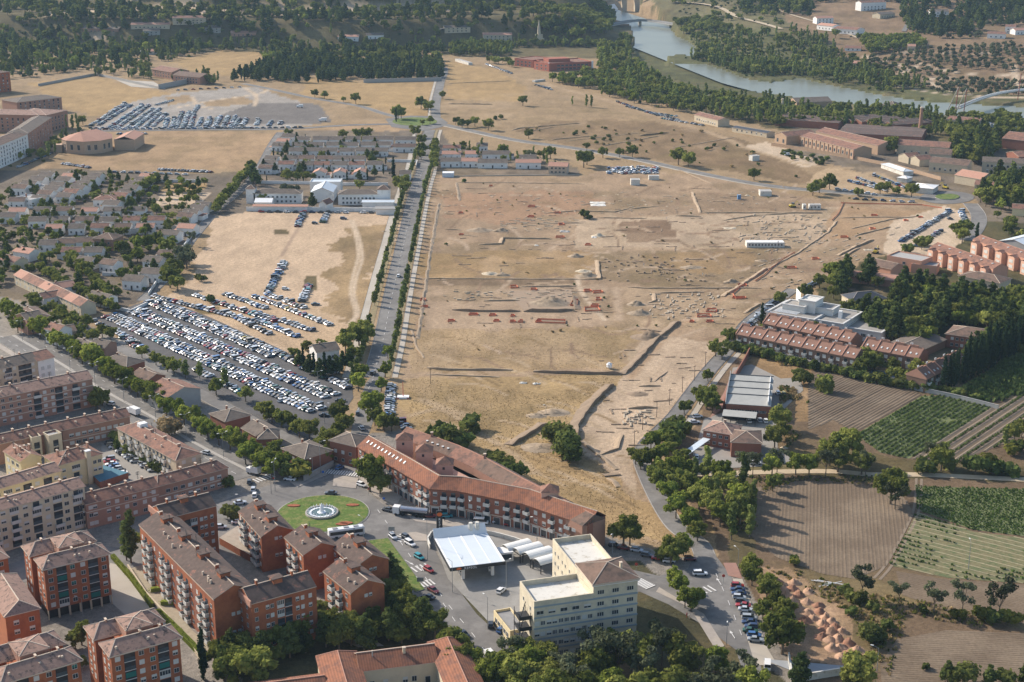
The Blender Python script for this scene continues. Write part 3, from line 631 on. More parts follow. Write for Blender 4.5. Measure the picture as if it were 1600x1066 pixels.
def finish_trees(limit=298):
    T = sorted(TREE_LIST, key=lambda t: (t[1]/max(.3, t[4]*(.35 if t[5] in ('bush', 'dry', 'yellow') else 1))))
    for x, y, z, r, s, k, v, lab, grp in T[:limit]:
        nm, cat = KINDS_T[k]; e = empty(nm, (x, y, z), r, lab, cat, grp); tm, cm, _ = TREES[k][v]
        e.scale = (s, s, s); put('trunk', tm, e); put('crown', cm, e)
    rest = {}
    names = {'broad': 'broadleaf_woodland', 'plane': 'broadleaf_woodland', 'sparse': 'broadleaf_woodland', 'poplar': 'broadleaf_woodland', 'young': 'street_planting', 'pine': 'conifer_woodland', 'cypress': 'conifer_woodland', 'olive': 'olive_grove', 'bush': 'undergrowth', 'dry': 'undergrowth', 'yellow': 'undergrowth'}
    labs = {'broadleaf_woodland': 'green broadleaf trees massed along river and among far houses', 'street_planting': 'small green street trees lining the far avenue', 'conifer_woodland': 'dark conifers massed below the far slope', 'olive_grove': 'grey green olive bushes dotted over the far hillside', 'undergrowth': 'low bushes and scrub across the fields and banks'}
    order = sorted((k, v) for k in TREES for v in range(len(TREES[k])))
    for t in T[limit:]: rest.setdefault(names[t[5]], []).append(t)
    for nm, L in rest.items():
        ks = sorted({(t[5], t[6]) for t in L}); pr = []
        for i, (k, v) in enumerate(ks): pr.append(bpy.data.objects.new('%s_%02d' % (nm, i), TREES[k][v][2]))
        ix = {kv: i for i, kv in enumerate(ks)}
        scatter(nm, [(t[0], t[1], t[2], t[3], t[4], ix[(t[5], t[6])]) for t in L], pr, labs[nm], 'trees' if nm != 'undergrowth' else 'bushes')
# ================================================================ VEHICLES
GLASS = M('car_glass', (.02, .025, .03), .1, .1, 1, spec=.6); TYRE = M('tyre_rubber', (.02, .02, .02), .9, .1, 1); LIGHTG = M('lamp_glass', (.6, .6, .58), .2, .05, 1); TAIL = M('tail_lamp', (.35, .02, .02), .3, .05, 1)
PAINTS = {'white': (.78, .78, .76), 'silver': (.48, .51, .54), 'pale grey': (.33, .36, .38), 'dark grey': (.07, .08, .09), 'black': (.015, .016, .018), 'navy blue': (.02, .04, .10), 'blue': (.04, .13, .32), 'red': (.32, .02, .015), 'maroon': (.14, .02, .02), 'green': (.03, .10, .06), 'turquoise': (.02, .26, .30), 'beige': (.42, .36, .26), 'yellow': (.55, .42, .04)}
PM = {k: M('paint_'+k.replace(' ', '_'), v, .28, .03, 1, spec=.5, coat=.5) for k, v in PAINTS.items()}
def car_profile(kind):
    # half sections: (x, half width, z bottom, z top) of the body, then of the cabin
    if kind == 'hatchback': return 4.0, [(-2.0, .72, .35, .78), (-1.85, .84, .25, .92), (-.8, .86, .22, .93), (.9, .86, .22, .92), (1.7, .83, .25, .78), (2.0, .68, .35, .66)], [(-1.9, .72, .93), (-1.55, .62, 1.42), (.25, .62, 1.45), (1.05, .72, .92)]
    if kind == 'saloon': return 4.5, [(-2.25, .72, .38, .80), (-2.1, .84, .25, .93), (-1.3, .87, .22, .95), (.9, .87, .22, .90), (1.9, .84, .25, .76), (2.25, .66, .35, .64)], [(-1.55, .73, .94), (-.95, .62, 1.38), (.2, .62, 1.40), (1.0, .73, .90)]
    if kind == 'estate': return 4.6, [(-2.3, .76, .38, .90), (-2.2, .86, .26, .98), (-1.2, .88, .24, 1.0), (1.0, .88, .24, .97), (1.9, .86, .28, .86), (2.2, .72, .35, .74)], [(-2.2, .76, .99), (-2.0, .68, 1.55), (.3, .68, 1.60), (1.15, .76, .97)]
    if kind == 'van': return 4.9, [(-2.45, .88, .35, 1.1), (-2.4, .92, .3, 1.15), (-1.2, .93, .28, 1.15), (1.2, .93, .28, 1.12), (2.1, .9, .3, .98), (2.4, .76, .38, .85)], [(-2.42, .88, 1.12), (-2.35, .80, 2.0), (1.0, .80, 2.02), (1.85, .86, 1.08)]
def loft(mb, secs, mi=0):
    "secs = list of (x, hw, z0, z1) -> closed body with eight-sided sections"
    n = 8; V = []
    for x, w, a, b in secs: V += [(x, -w*.9, a), (x, -w, a+(b-a)*.3), (x, -w*.98, b-(b-a)*.2), (x, -w*.84, b), (x, w*.84, b), (x, w*.98, b-(b-a)*.2), (x, w, a+(b-a)*.3), (x, w*.9, a)]
    F = []
    for i in range(len(secs)-1):
        for j in range(n): F.append((i*n+j, i*n+(j+1) % n, (i+1)*n+(j+1) % n, (i+1)*n+j))
    F += [tuple(range(n))[::-1], tuple(range((len(secs)-1)*n, len(secs)*n))]
    mb.add(V, F, mi)
def car_parts(kind, simple=False):
    L, body, cab = car_profile(kind); b = MB(); loft(b, body, 0)
    g = MB(); V = []
    for x, w, z in cab: V += [(x, -w, z), (x, w, z)]
    g.add(V, [(0, 2, 3, 1), (2, 4, 5, 3), (4, 6, 7, 5), (0, 6, 4, 2), (1, 3, 5, 7)], 1)
    x1, w1, z1 = cab[1]; x2, w2, z2 = cab[2]
    r = MB(); r.box(x1-.05, -w1-.02, min(z1, z2)-.02, x2+.06, w1+.02, max(z1, z2)+.05, 0)
    wl = MB(); wl.add([(.32*math.cos(6.283*i/8), y, .32*math.sin(6.283*i/8)) for y in (-.1, .1) for i in range(8)], [(i, (i+1) % 8, 8+(i+1) % 8, 8+i) for i in range(8)]+[tuple(range(8))[::-1], tuple(range(8, 16))], 2)
    return b, g, r, wl, L
CARS = {}
for k in ('hatchback', 'saloon', 'estate', 'van'):
    b, g, r, w, L = car_parts(k)
    CARS[k] = dict(glass=g, wheel=w.mesh('wheel', [TYRE, TYRE, TYRE]), L=L, win=g.mesh('windows', [GLASS, GLASS]))
    one = MB(); one.add(b.v, b.f, 0); one.add(g.v, g.f, 1); one.add(r.v, r.f, 0)
    for sx in (-.31, .31):
        for sy in (-.80, .80): one.add([(x+L*sx, y+sy, z+.32) for x, y, z in w.v], w.f, 2)
    bod = MB(); bod.add(b.v, b.f, 0); bod.add(r.v, r.f, 0)
    for c, m in PM.items():
        CARS[k][c] = one.mesh('car_'+k, [m, GLASS, TYRE]); CARS[k]['body_'+c] = bod.mesh('body', [m])
_hb = MB(); _hb.box(-.05, -.17, -.07, .06, .17, .07); HEADL = _hb.mesh('headlight', LIGHTG); TAILL = _hb.mesh('tail_light', TAIL)
rc = random.Random(5)
CAR_LIST = []
def car(p, head, label, group=None, kind=None, col=None, px=True, z=.1):
    P = G(*p) if px else Vector(p)
    kind = kind or rc.choices(['hatchback', 'saloon', 'estate', 'van'], [5, 4, 2, .4])[0]
    col = col or rc.choices(list(PAINTS), [7, 8, 6, 6, 4, 4, 3, 2, 1.2, .9, .3, .7, .1])[0]
    CAR_LIST.append((P.x, P.y, P.z+z, head, kind, col, label.replace('@', f'{col} {kind}'), group))
def car_row(a, b, where, frm, step=2.55, perp=1, ang=None, off=0., skip=.03, group='cars parked in rows', z=.1):
    P = [G(*a), G(*b)]; t = math.atan2(P[1].y-P[0].y, P[1].x-P[0].x); n = Vector((-math.sin(t), math.cos(t), 0))
    i = 0
    for p, _ in along([tuple(P[0]), tuple(P[1])], step, px=False):
        if rc.random() < skip: continue
        h = (t+R(90) if ang is None else ang)+(math.pi if rc.random() < .4 else 0)+rc.gauss(0, .03)
        q = p+n*(off+rc.gauss(0, .25)); car((q.x, q.y, q.z), h, f'@, {ordinal(i)} from {frm}, {where}', group, px=False, z=z); i += 1
def finish_cars(limit=298):
    T = sorted(CAR_LIST, key=lambda t: t[1])
    for j, (x, y, z, h, k, c, lab, grp) in enumerate(T[:limit]):
        if y < 560 or (j < 60):
            e = empty('parked_van' if k == 'van' else 'parked_car', (x, y, z), h, lab, 'van' if k == 'van' else 'car', grp); D = CARS[k]
            put('body', D['body_'+c], e); put('windows', D['win'], e)
            for sx in (-.31, .31):
                for sy in (-.80, .80): put('wheel', D['wheel'], e, (D['L']*sx, sy, .32))
            for s in (-1, 1): put('headlight', HEADL, e, (D['L']/2-.06, s*.5, .6)); put('tail_light', TAILL, e, (-D['L']/2+.06, s*.56, .72))
        else:
            props(put('parked_van' if k == 'van' else 'parked_car', CARS[k][c], None, (x, y, z), h), lab, 'van' if k == 'van' else 'car', grp)
    L = T[limit:]; ks = sorted({(t[4], t[5]) for t in L}); ix = {kc: i for i, kc in enumerate(ks)}
    pr = [bpy.data.objects.new('distant_vehicle_%02d' % i, CARS[k][c]) for i, (k, c) in enumerate(ks)]
    scatter('distant_parked_cars', [(t[0], t[1], t[2], t[3], 1., ix[(t[4], t[5])]) for t in L], pr, 'rows of distant parked cars of many colours', 'cars')
# ================================================================ WHERE THE CARS STAND
def gp(x, y): return G(x, y)
lot = 'big car park'
for nm, a, b in (('nearest double row', (174,495), (498,644)), ('middle double row', (213,487), (521,622)), ('far double row', (238,472), (432,556))):
    car_row(a, b, f'lower line of {nm}, {lot}', 'west', off=-2.6); car_row(a, b, f'upper line of {nm}, {lot}', 'west', off=2.6)
car_row((430,553), (546,608), f'top edge line of {lot}', 'west')
car_row((181,519), (215,538), f'tree-shaded line of {lot}', 'west'); car_row((203,537), (228,550), f'short pavement line of {lot}', 'west'); car_row((306,578), (331,591), f'middle pavement line of {lot}', 'west'); car_row((346,599), (378,616), f'lower pavement line of {lot}', 'west')
car_row((137,498), (200,532), 'service road kerb', 'north', step=7, ang=None, skip=.2)
sl = 'sandy lot'
car_row((240,464), (430,512), f'the longest curved row of {sl}', 'west'); car_row((400,490), (491,519), f'the second row from the asphalt in {sl}', 'west'); car_row((402,501), (466,528), f'the row nearest the asphalt in {sl}', 'west')
car_row((306,463), (430,503), f'the upper middle row of {sl}', 'west'); car_row((353,461), (415,483), f'the short upper row of {sl}', 'west'); car_row((400,465), (519,510), f'the long row by the tracks of {sl}', 'west'); car_row((415,460), (476,483), f'the short row below the column of {sl}', 'west'); car_row((355,490), (425,525), f'the scattered row of {sl}', 'west', step=4)
car_row((444,411), (419,457), f'the single column across {sl}', 'top', ang=0., step=2.6); car_row((483,447), (471,472), f'the curved column of {sl}', 'top', ang=0., step=2.6); car_row((474,335), (463,356), f'the column by the school wall of {sl}', 'top', ang=0., step=2.8); car_row((510,336), (504,349), f'the small column by the school wall of {sl}', 'top', ang=0.)
car_row((408,332), (605,334), 'the row below the white school wall', 'west', step=5.5, ang=0., skip=.15)
car_row((611,604), (607,652), 'the bay beside the avenue pavement', 'top', ang=R(5), step=2.6, skip=.0); car_row((621,658), (640,674), 'the bay behind the roofed block', 'top', step=2.6, ang=R(10))
car_row((171,694), (213,723), 'the hedge-side bay of the walled courtyard', 'top', step=2.6, ang=R(20)); car_row((165,716), (192,744), 'the middle bay of the walled courtyard', 'top', step=2.7, ang=R(20)); car_row((222,727), (243,738), 'the lower hedge bay of the walled courtyard', 'top', step=2.7, ang=R(20))
car_row((1152,918), (1180,1004), 'the bay along the lower right street', 'top', ang=R(-8), step=2.55, skip=0, z=.18)
car_row((1154,524), (1214,470), 'the bay beside the white flat-roofed house', 'bottom', ang=R(10), step=2.8); car_row((1258,452), (1280,438), 'the short bay near the umbrella pine', 'bottom', ang=R(10), step=2.8)
car_row((1408,378), (1483,331), 'the line along the dig fence of the pale right lot', 'bottom', ang=R(15), step=2.6); car_row((1501,331), (1513,358), 'the line along the curving road', 'top', ang=R(20), step=2.6); car_row((1430,385), (1470,362), 'the inner line of the pale right lot', 'bottom', ang=R(15), step=5)
fl = 'the far pale car park'
for i, (a, b) in enumerate([((147,197),(200,165)), ((177,200),(228,165)), ((205,200),(245,170)), ((233,198),(256,177)), ((263,200),(268,185)), ((281,198),(291,175)), ((291,200),(298,180)), ((315,198),(322,184)), ((330,198),(335,186)), ((355,198),(362,182)), ((372,198),(380,186))]):
    for o in (-3.2, 3.2): car_row(a, b, f'column {i+1} of {fl}', 'bottom', ang=R(20), step=2.6, off=o, skip=.1)
for a, b in (((400,196),(404,188)), ((420,197),(424,190)), ((226,186),(244,174)), ((160,186),(196,162)), ((340,192),(345,182)), ((437,195),(439,191)), ((300,180),(310,166))): car_row(a, b, f'stray column by {a[0]} of {fl}', 'bottom', ang=R(20), step=2.7)
car_row((142,201), (400,201), f'the bottom line of {fl}', 'west', ang=0., step=5); car_row((145,203.5), (480,200), f'the roadside line of {fl}', 'west', ang=0., step=5.4); car_row((185,210), (230,210), f'the lower short line of {fl}', 'west', ang=R(60)); car_row((278,142), (375,137), f'the top line of {fl}', 'west', ang=0., step=8)
car_row((245,165), (270,158), f'the scattered line of {fl}', 'west', ang=0., step=4)
car_row((99,257), (142,263), 'the line below the brick church', 'west', ang=R(60)); car_row((250,266), (332,270), 'the line above the cottages', 'west', ang=R(60)); car_row((180,270), (300,274), 'the second line above the cottages', 'west', ang=0, step=6); car_row((30,262), (80,240), 'the street below the tenements', 'bottom', step=5, ang=R(50))
car_row((965,160), (1030,182), 'the upper line along the riverside track', 'west', ang=0., step=5); car_row((980,168), (1060,188), 'the middle line along the riverside track', 'west', ang=0., step=5); car_row((1035,186), (1100,197), 'the lower line along the riverside track', 'west', step=3.4); car_row((1010,176), (1058,183), 'the tree side of the riverside track', 'west', ang=0, step=4)
car_row((838,134), (862,141), 'the riverside yard', 'west', ang=0, step=4); car_row((760,101), (800,116), 'the road verge by the river wood', 'west', ang=R(40), step=3)
car_row((1327,284), (1385,299), 'the lower line of the sandy factory lot', 'west', ang=R(60)); car_row((1339,279), (1386,296), 'the middle line of the sandy factory lot', 'west', ang=R(60)); car_row((1367,275), (1415,295), 'the upper line of the sandy factory lot', 'west', ang=R(60))
car_row((1309,297), (1366,305), 'the roadside line by the factory lot', 'west', ang=0, step=5.5); car_row((1337,312), (1425,317), 'the near roadside line', 'west', ang=0, step=6); car_row((1225,240),(1235,246),'the small line by the white slab','west',ang=0)
_yard = random.Random(2)
for i in range(85):
    car((_yard.uniform(950, 1028), _yard.uniform(262, 272)), _yard.uniform(0, 3), f'@ in the breaker yard, {ordinal(i)} of those heaped there', 'cars in the breaker yard', col=_yard.choice(['white', 'red', 'silver', 'white', 'pale grey', 'blue']))
single = [  # photo point, heading, type, colour, label
 ((620,801), -50, 'saloon', 'silver', 'silver car leaving the fountain roundabout'), ((606,799), 150, 'saloon', 'dark grey', 'dark grey car rounding the fountain roundabout'), ((565,760), -40, 'hatchback', 'white', 'white hatchback entering the roundabout from the avenue'),
 ((517,773), 175, 'saloon', 'dark grey', 'dark saloon behind the roundabout lawn'), ((453,751), 165, 'saloon', 'white', 'white saloon waiting at the zebra crossing by the hedge'), ((540,717), 95, 'hatchback', 'white', 'white car on the avenue mouth'), ((531,733), 60, 'hatchback', 'blue', 'blue hatchback by the zebra crossing'),
 ((559,648), 95, 'hatchback', 'dark grey', 'dark car heading up the avenue between the parked bays'), ((565,671), 110, 'hatchback', 'silver', 'silver car in tree shade on the avenue'), ((623,433), 80, 'hatchback', 'white', 'white car alone on the long avenue'), ((583,585), 80, 'estate', 'black', 'black car in shade at the avenue bend'),
 ((641,852), -50, 'estate', 'white', 'white estate car on the gas station road'), ((614,841), -60, 'hatchback', 'silver', 'silver hatchback beside the lawn wedge'), ((635,842), -50, 'hatchback', 'dark grey', 'dark hatchback ahead of the white estate'), ((655,873), -50, 'hatchback', 'turquoise', 'turquoise hatchback on the road past the gas station'), ((670,893), -50, 'hatchback', 'red', 'bright red hatchback beside the gas station'),
 ((677,925), -50, 'saloon', 'maroon', 'maroon car low on the gas station road'), ((669,936), 150, 'saloon', 'black', 'black saloon merging at the lawn tip'), ((617,909), 145, 'estate', 'white', 'white estate on the slip road by the lawn'), ((725,994), -50, 'saloon', 'black', 'black saloon in shade low on the road'),
 ((777,973), 90, 'hatchback', 'dark grey', 'grey hatchback beside the cream block'), ((767,979), 90, 'hatchback', 'black', 'black hatchback beside the cream block'), ((784,987), 60, 'hatchback', 'blue', 'blue hatchback beside the cream block'), ((783,926), 60, 'hatchback', 'white', 'white hatchback under the canopy shadow'),
 ((630,801), 5, 'saloon', 'white', 'white saloon parked below the tanker'), ((652,805), -5, 'estate', 'black', 'black estate parked at the kerb'), ((672,809), 0, 'saloon', 'maroon', 'maroon saloon parked near the sign tower'), ((698,809), 10, 'hatchback', 'turquoise', 'dark turquoise hatchback behind the sign tower'),
 ((752,819), -8, 'van', 'white', 'white van parked below the long arcade'), ((780,818), -5, 'saloon', 'silver', 'silver saloon parked below the long arcade'), ((798,822), -8, 'saloon', 'red', 'red saloon parked below the long arcade'),
 ((995,862), -20, 'hatchback', 'silver', 'silver hatchback at the field kerb'), ((1011,870), -20, 'hatchback', 'dark grey', 'dark hatchback at the field kerb'), ((1029,875), -10, 'saloon', 'red', 'red saloon at the field kerb'), ((1045,879), -5, 'hatchback', 'white', 'white hatchback at the field kerb'), ((1078,876), 0, 'hatchback', 'maroon', 'maroon hatchback under the kerb trees'), ((1094,899), 0, 'estate', 'white', 'white estate crossing the junction'),
 ((975,859), -20, 'hatchback', 'maroon', 'maroon hatchback beside the round bush'), ((960,855), -20, 'hatchback', 'black', 'black hatchback beside the round bush'),
 ((1090,653), 20, 'hatchback', 'white', 'white hatchback at the long canopy'), ((1085,662), 10, 'saloon', 'silver', 'silver saloon at the long canopy'), ((1088,716), 85, 'hatchback', 'white', 'white hatchback in the brick house yard'), ((1170,660), 90, 'hatchback', 'white', 'white hatchback behind the brick house'), ((1187,659), 90, 'hatchback', 'silver', 'silver hatchback behind the brick house'), ((1196,660), 90, 'hatchback', 'white', 'second white hatchback behind the brick house'), ((1215,616), 90, 'hatchback', 'white', 'white car beside the saw-tooth warehouse'), ((1224,617), 90, 'hatchback', 'yellow', 'yellow car beside the saw-tooth warehouse'), ((1180,726), 0, 'estate', 'white', 'white estate at the yard edge'), ((1100,694), 60, 'hatchback', 'white', 'white car before the brick house'),
 ((372,818), 10, 'saloon', 'white', 'white saloon beyond the salmon slabs'), ((345,826), 5, 'hatchback', 'silver', 'silver hatchback at the kerb of the lane'), ((375,788), 20, 'saloon', 'silver', 'silver saloon in the block shadow'), ((390,755), 95, 'hatchback', 'dark grey', 'dark car queueing at the carriageway end'), ((396,767), 95, 'hatchback', 'silver', 'silver car queueing behind it'), ((398,776), 95, 'hatchback', 'white', 'white car third in the queue'), 
 ((173,633), 150, 'hatchback', 'white', 'white car parked beside the brick block end'), ((321,710), 150, 'hatchback', 'silver', 'silver car on the near carriageway'), ((1199,1043), 80, 'van', 'white', 'white van at the lower right forecourt'), ((1461,366), 60, 'hatchback', 'red', 'red car alone in the pale lot'), ((1484,343), 20, 'hatchback', 'dark grey', 'dark car in the pale lot middle'),
 ((440,628), 60, 'hatchback', 'silver', 'silver car moving in the car park lane'), ((532,628), 0, 'saloon', 'black', 'black saloon at the car park end'), ((507,651), 0, 'saloon', 'black', 'black saloon on the blue bay'), ((425,651), 0, 'saloon', 'navy blue', 'navy saloon under the pavement trees'), ((462,671), -30, 'hatchback', 'red', 'red hatchback under the pavement trees'), ((530,601), 60, 'hatchback', 'white', 'white hatchback by the conifers'), ((541,597), 60, 'saloon', 'white', 'white saloon by the conifers'), ((524,584), 10, 'estate', 'silver', 'silver estate by the conifers'),
 ((446,453), 0, 'hatchback', 'white', 'white hatchback alone on the sand'), ((493,477), 10, 'saloon', 'dark grey', 'dark saloon alone at the sand edge'), ((537,343), 0, 'estate', 'navy blue', 'navy estate alone on the upper sand'), ((492,350), 0, 'hatchback', 'dark grey', 'dark hatchback alone on the upper sand')]
for p, h, k, c, lab in single: car(p, R(h), lab, None, k, c, z=.13)
finish_cars()
# ---- bus, tanker, lorries
BUSW = M('bus_white', (.72, .74, .74), .35, .05, 1, spec=.5); CHROME = M('tank_steel', (.45, .48, .52), .25, .08, 1, metal=.7); DKM = M('dark_metal', (.03, .032, .035), .5, .1, 1); TARP = M('cargo_box_white', (.74, .74, .72), .5, .06, 1)
def wheels(e, xs, y=1.05, r=.48):
    w = MB(); n = 10; w.add([(r*math.cos(6.283*i/n), q, r*math.sin(6.283*i/n)) for q in (-.15, .15) for i in range(n)], [(i, (i+1) % n, n+(i+1) % n, n+i) for i in range(n)]+[tuple(range(n))[::-1], tuple(range(n, 2*n))])
    me = w.mesh('wheel', TYRE)
    for x in xs:
        for s in (-1, 1): put('wheel', me, e, (x, s*y, r))
def bus():
    p = G(541, 838); e = empty('city_bus', (p.x, p.y, .1), R(18), 'long white city bus rounding the fountain roundabout', 'bus')
    b = MB(); loft(b, [(-5.8, 1.22, .35, 2.95), (-5.7, 1.27, .3, 3.05), (5.6, 1.27, .3, 3.05), (5.85, 1.2, .35, 2.9)]); b.put('body', BUSW, e)
    g = MB(); g.box(-5.4, -1.285, 1.25, 5.3, 1.285, 2.4); g.box(5.5, -1.1, 1.1, 5.88, 1.1, 2.6); g.put('windows', GLASS, e)
    for x in (-3.6, 0, 3.2): r = MB(); r.box(x-.8, -.5, 3.05, x+.8, .5, 3.28); r.put('roof_vent', M('vent_grey', (.3, .31, .32)), e)
    wheels(e, (-3.4, 3.6))
def tanker():
    p = G(641, 806); e = empty('tanker_lorry', (p.x, p.y, .1), R(166), 'tanker lorry with white cab and steel tank parked at kerb', 'lorry')
    c = MB(); c.box(3.6, -1.2, .6, 5.8, 1.2, 3.0); c.put('cab', TARP, e); g = MB(); g.box(5.2, -1.1, 1.7, 5.84, 1.1, 2.7); g.put('windscreen', GLASS, e)
    t = MB(); n = 14; t.add([(x, 1.15*math.cos(6.283*i/n), 2.2+.95*math.sin(6.283*i/n)) for x in (-6.2, 3.2) for i in range(n)], [(i, (i+1) % n, n+(i+1) % n, n+i) for i in range(n)]+[tuple(range(n))[::-1], tuple(range(n, 2*n))]); t.put('tank', CHROME, e)
    f = MB(); f.box(-6.2, -.6, .7, 5.5, .6, 1.1); f.put('chassis', DKM, e); wheels(e, (-5.2, -3.9, -2.6, 2.4, 4.7))
def boxtruck(pt, h, lab, L=5, flat=False):
    p = G(*pt); e = empty('flatbed_lorry' if flat else 'box_truck', (p.x, p.y, .12), R(h), lab, 'lorry')
    c = MB(); c.box(L/2-.1, -1.05, .5, L/2+1.9, 1.05, 2.3); c.put('cab', TARP, e); g = MB(); g.box(L/2+1.2, -1, 1.3, L/2+1.94, 1, 2.1); g.put('windscreen', GLASS, e)
    b = MB()
    if flat: b.box(-L/2, -1.15, .9, L/2-.25, 1.15, 1.15); b.box(-L/2, -1.15, 1.15, L/2-.25, -1.05, 1.6); b.box(-L/2, 1.05, 1.15, L/2-.25, 1.15, 1.6)
    else: b.box(-L/2, -1.15, .9, L/2-.25, 1.15, 3.2)
    b.put('cargo_bed' if flat else 'cargo_box', M('bed_grey', (.38, .40, .43), .6) if flat else TARP, e); wheels(e, (-L*.3, L/2+.9), .95, .4)
bus(); tanker(); boxtruck((211, 649), 137, 'white box truck driving up the near carriageway'); boxtruck((774, 1040), 115, 'white flatbed lorry parked at the pavement edge', 7, True); boxtruck((400, 742), 150, 'white box van stopping before the crossing', 3.5)
boxtruck((470, 169), 170, 'white camper van in the empty far car park', 4); boxtruck((506, 190), 180, 'white box trailer lorry at the far car park corner', 5)
# ================================================================ BUILDINGS
TERRA = M('roof_terracotta', (.25, .13, .09), .9, .28, 1.0, 0, (.15, .09, .07), (.47, .6), .35)
TILEO = M('roof_old_tiles', (.30, .19, .145), .92, .22, .9, 0, (.085, .065, .055), (.53, .63), .7)
TILEB = M('roof_brown_tiles', (.175, .115, .085), .92, .22, .8, 0, (.10, .075, .06), (.48, .62), .35)
TILEG = M('roof_grey_tiles', (.155, .125, .10), .92, .2, .8, 0, (.11, .09, .075), (.48, .62), .35)
TILED = M('roof_dark_lichen', (.105, .075, .062), .92, .3, .7, 0, (.24, .11, .075), (.56, .66), .35)
TILEF = M('roof_new_tiles', (.30, .125, .07), .9, .2, .9, 0, (.20, .095, .065), (.47, .6), .35, stripes=((1, 0, 0), 9., .72))
TILEP = M('roof_pink_tiles', (.44, .24, .17), .9, .15, .8)
SLATE = M('roof_slate', (.055, .06, .07), .6, .15, .8)
ORANGE = M('brick_orange', (.36, .125, .055), .9, .14, .7, 0, (.28, .095, .048), (.45, .6), .25)
BRICKR = M('brick_red', (.27, .115, .075), .92, .12, .6); BRICKP = M('brick_pinkish', (.36, .205, .145), .92, .12, .6); BRICKT = M('brick_tan', (.42, .29, .19), .92, .1, .5)
CREAM = M('render_cream', (.60, .51, .36), .9, .08, .4, 0, (.52, .45, .33), (.5, .65), .12); YELL = M('render_yellow', (.66, .55, .33), .9, .06, .4, 0, (.58, .49, .31), (.5, .65), .12)
WHW = M('whitewash', (.76, .74, .70), .9, .07, .5, 0, (.55, .54, .50), (.55, .68), .25); STONE = M('stone_buff', (.50, .42, .30), .9, .12, .6); SALM = M('render_salmon', (.56, .30, .20), .9, .08, .4)
CONC = M('concrete_grey', (.36, .35, .33), .9, .1, .5); ROOFW = M('roof_membrane_white', (.62, .60, .54), .8, .08, .35, 0, (.40, .36, .28), (.54, .66), .45)
METAL = M('roof_metal_pale', (.60, .66, .70), .45, .04, .3, stripes=((0, 1, 0), 9., .93)); FIBRO = M('roof_fibre_cement', (.40, .40, .37), .9, .1, .4, stripes=((0, 1, 0), 10., .85)); WMET = M('panel_white', (.78, .78, .76), .5, .04, .5)
TRIM = M('trim_pale', (.56, .46, .36), .9, .08, .6); GLS = glassmat('window_glass', (.035, .045, .055)); FRM = M('window_frame', (.55, .54, .50), .7, .05, 1); SHUT = M('roller_shutter', (.56, .55, .51), .8, .06, 1); GAWN = M('green_awning', (.02, .14, .12), .8, .1, 1); RECSHADE = M('recess_shade_dark', (.035, .03, .03), .9, .2, .5); RAIL = M('balcony_panel', (.055, .07, .08), .7, .2, .6)  # recess material: near-black colour standing in for shade in openings and open floors
BLUEA = M('court_blue', (.07, .18, .24), .85, .08, .5); SHOPG = M('shop_front', (.05, .08, .085), .3, .3, .2)
_wm = {}
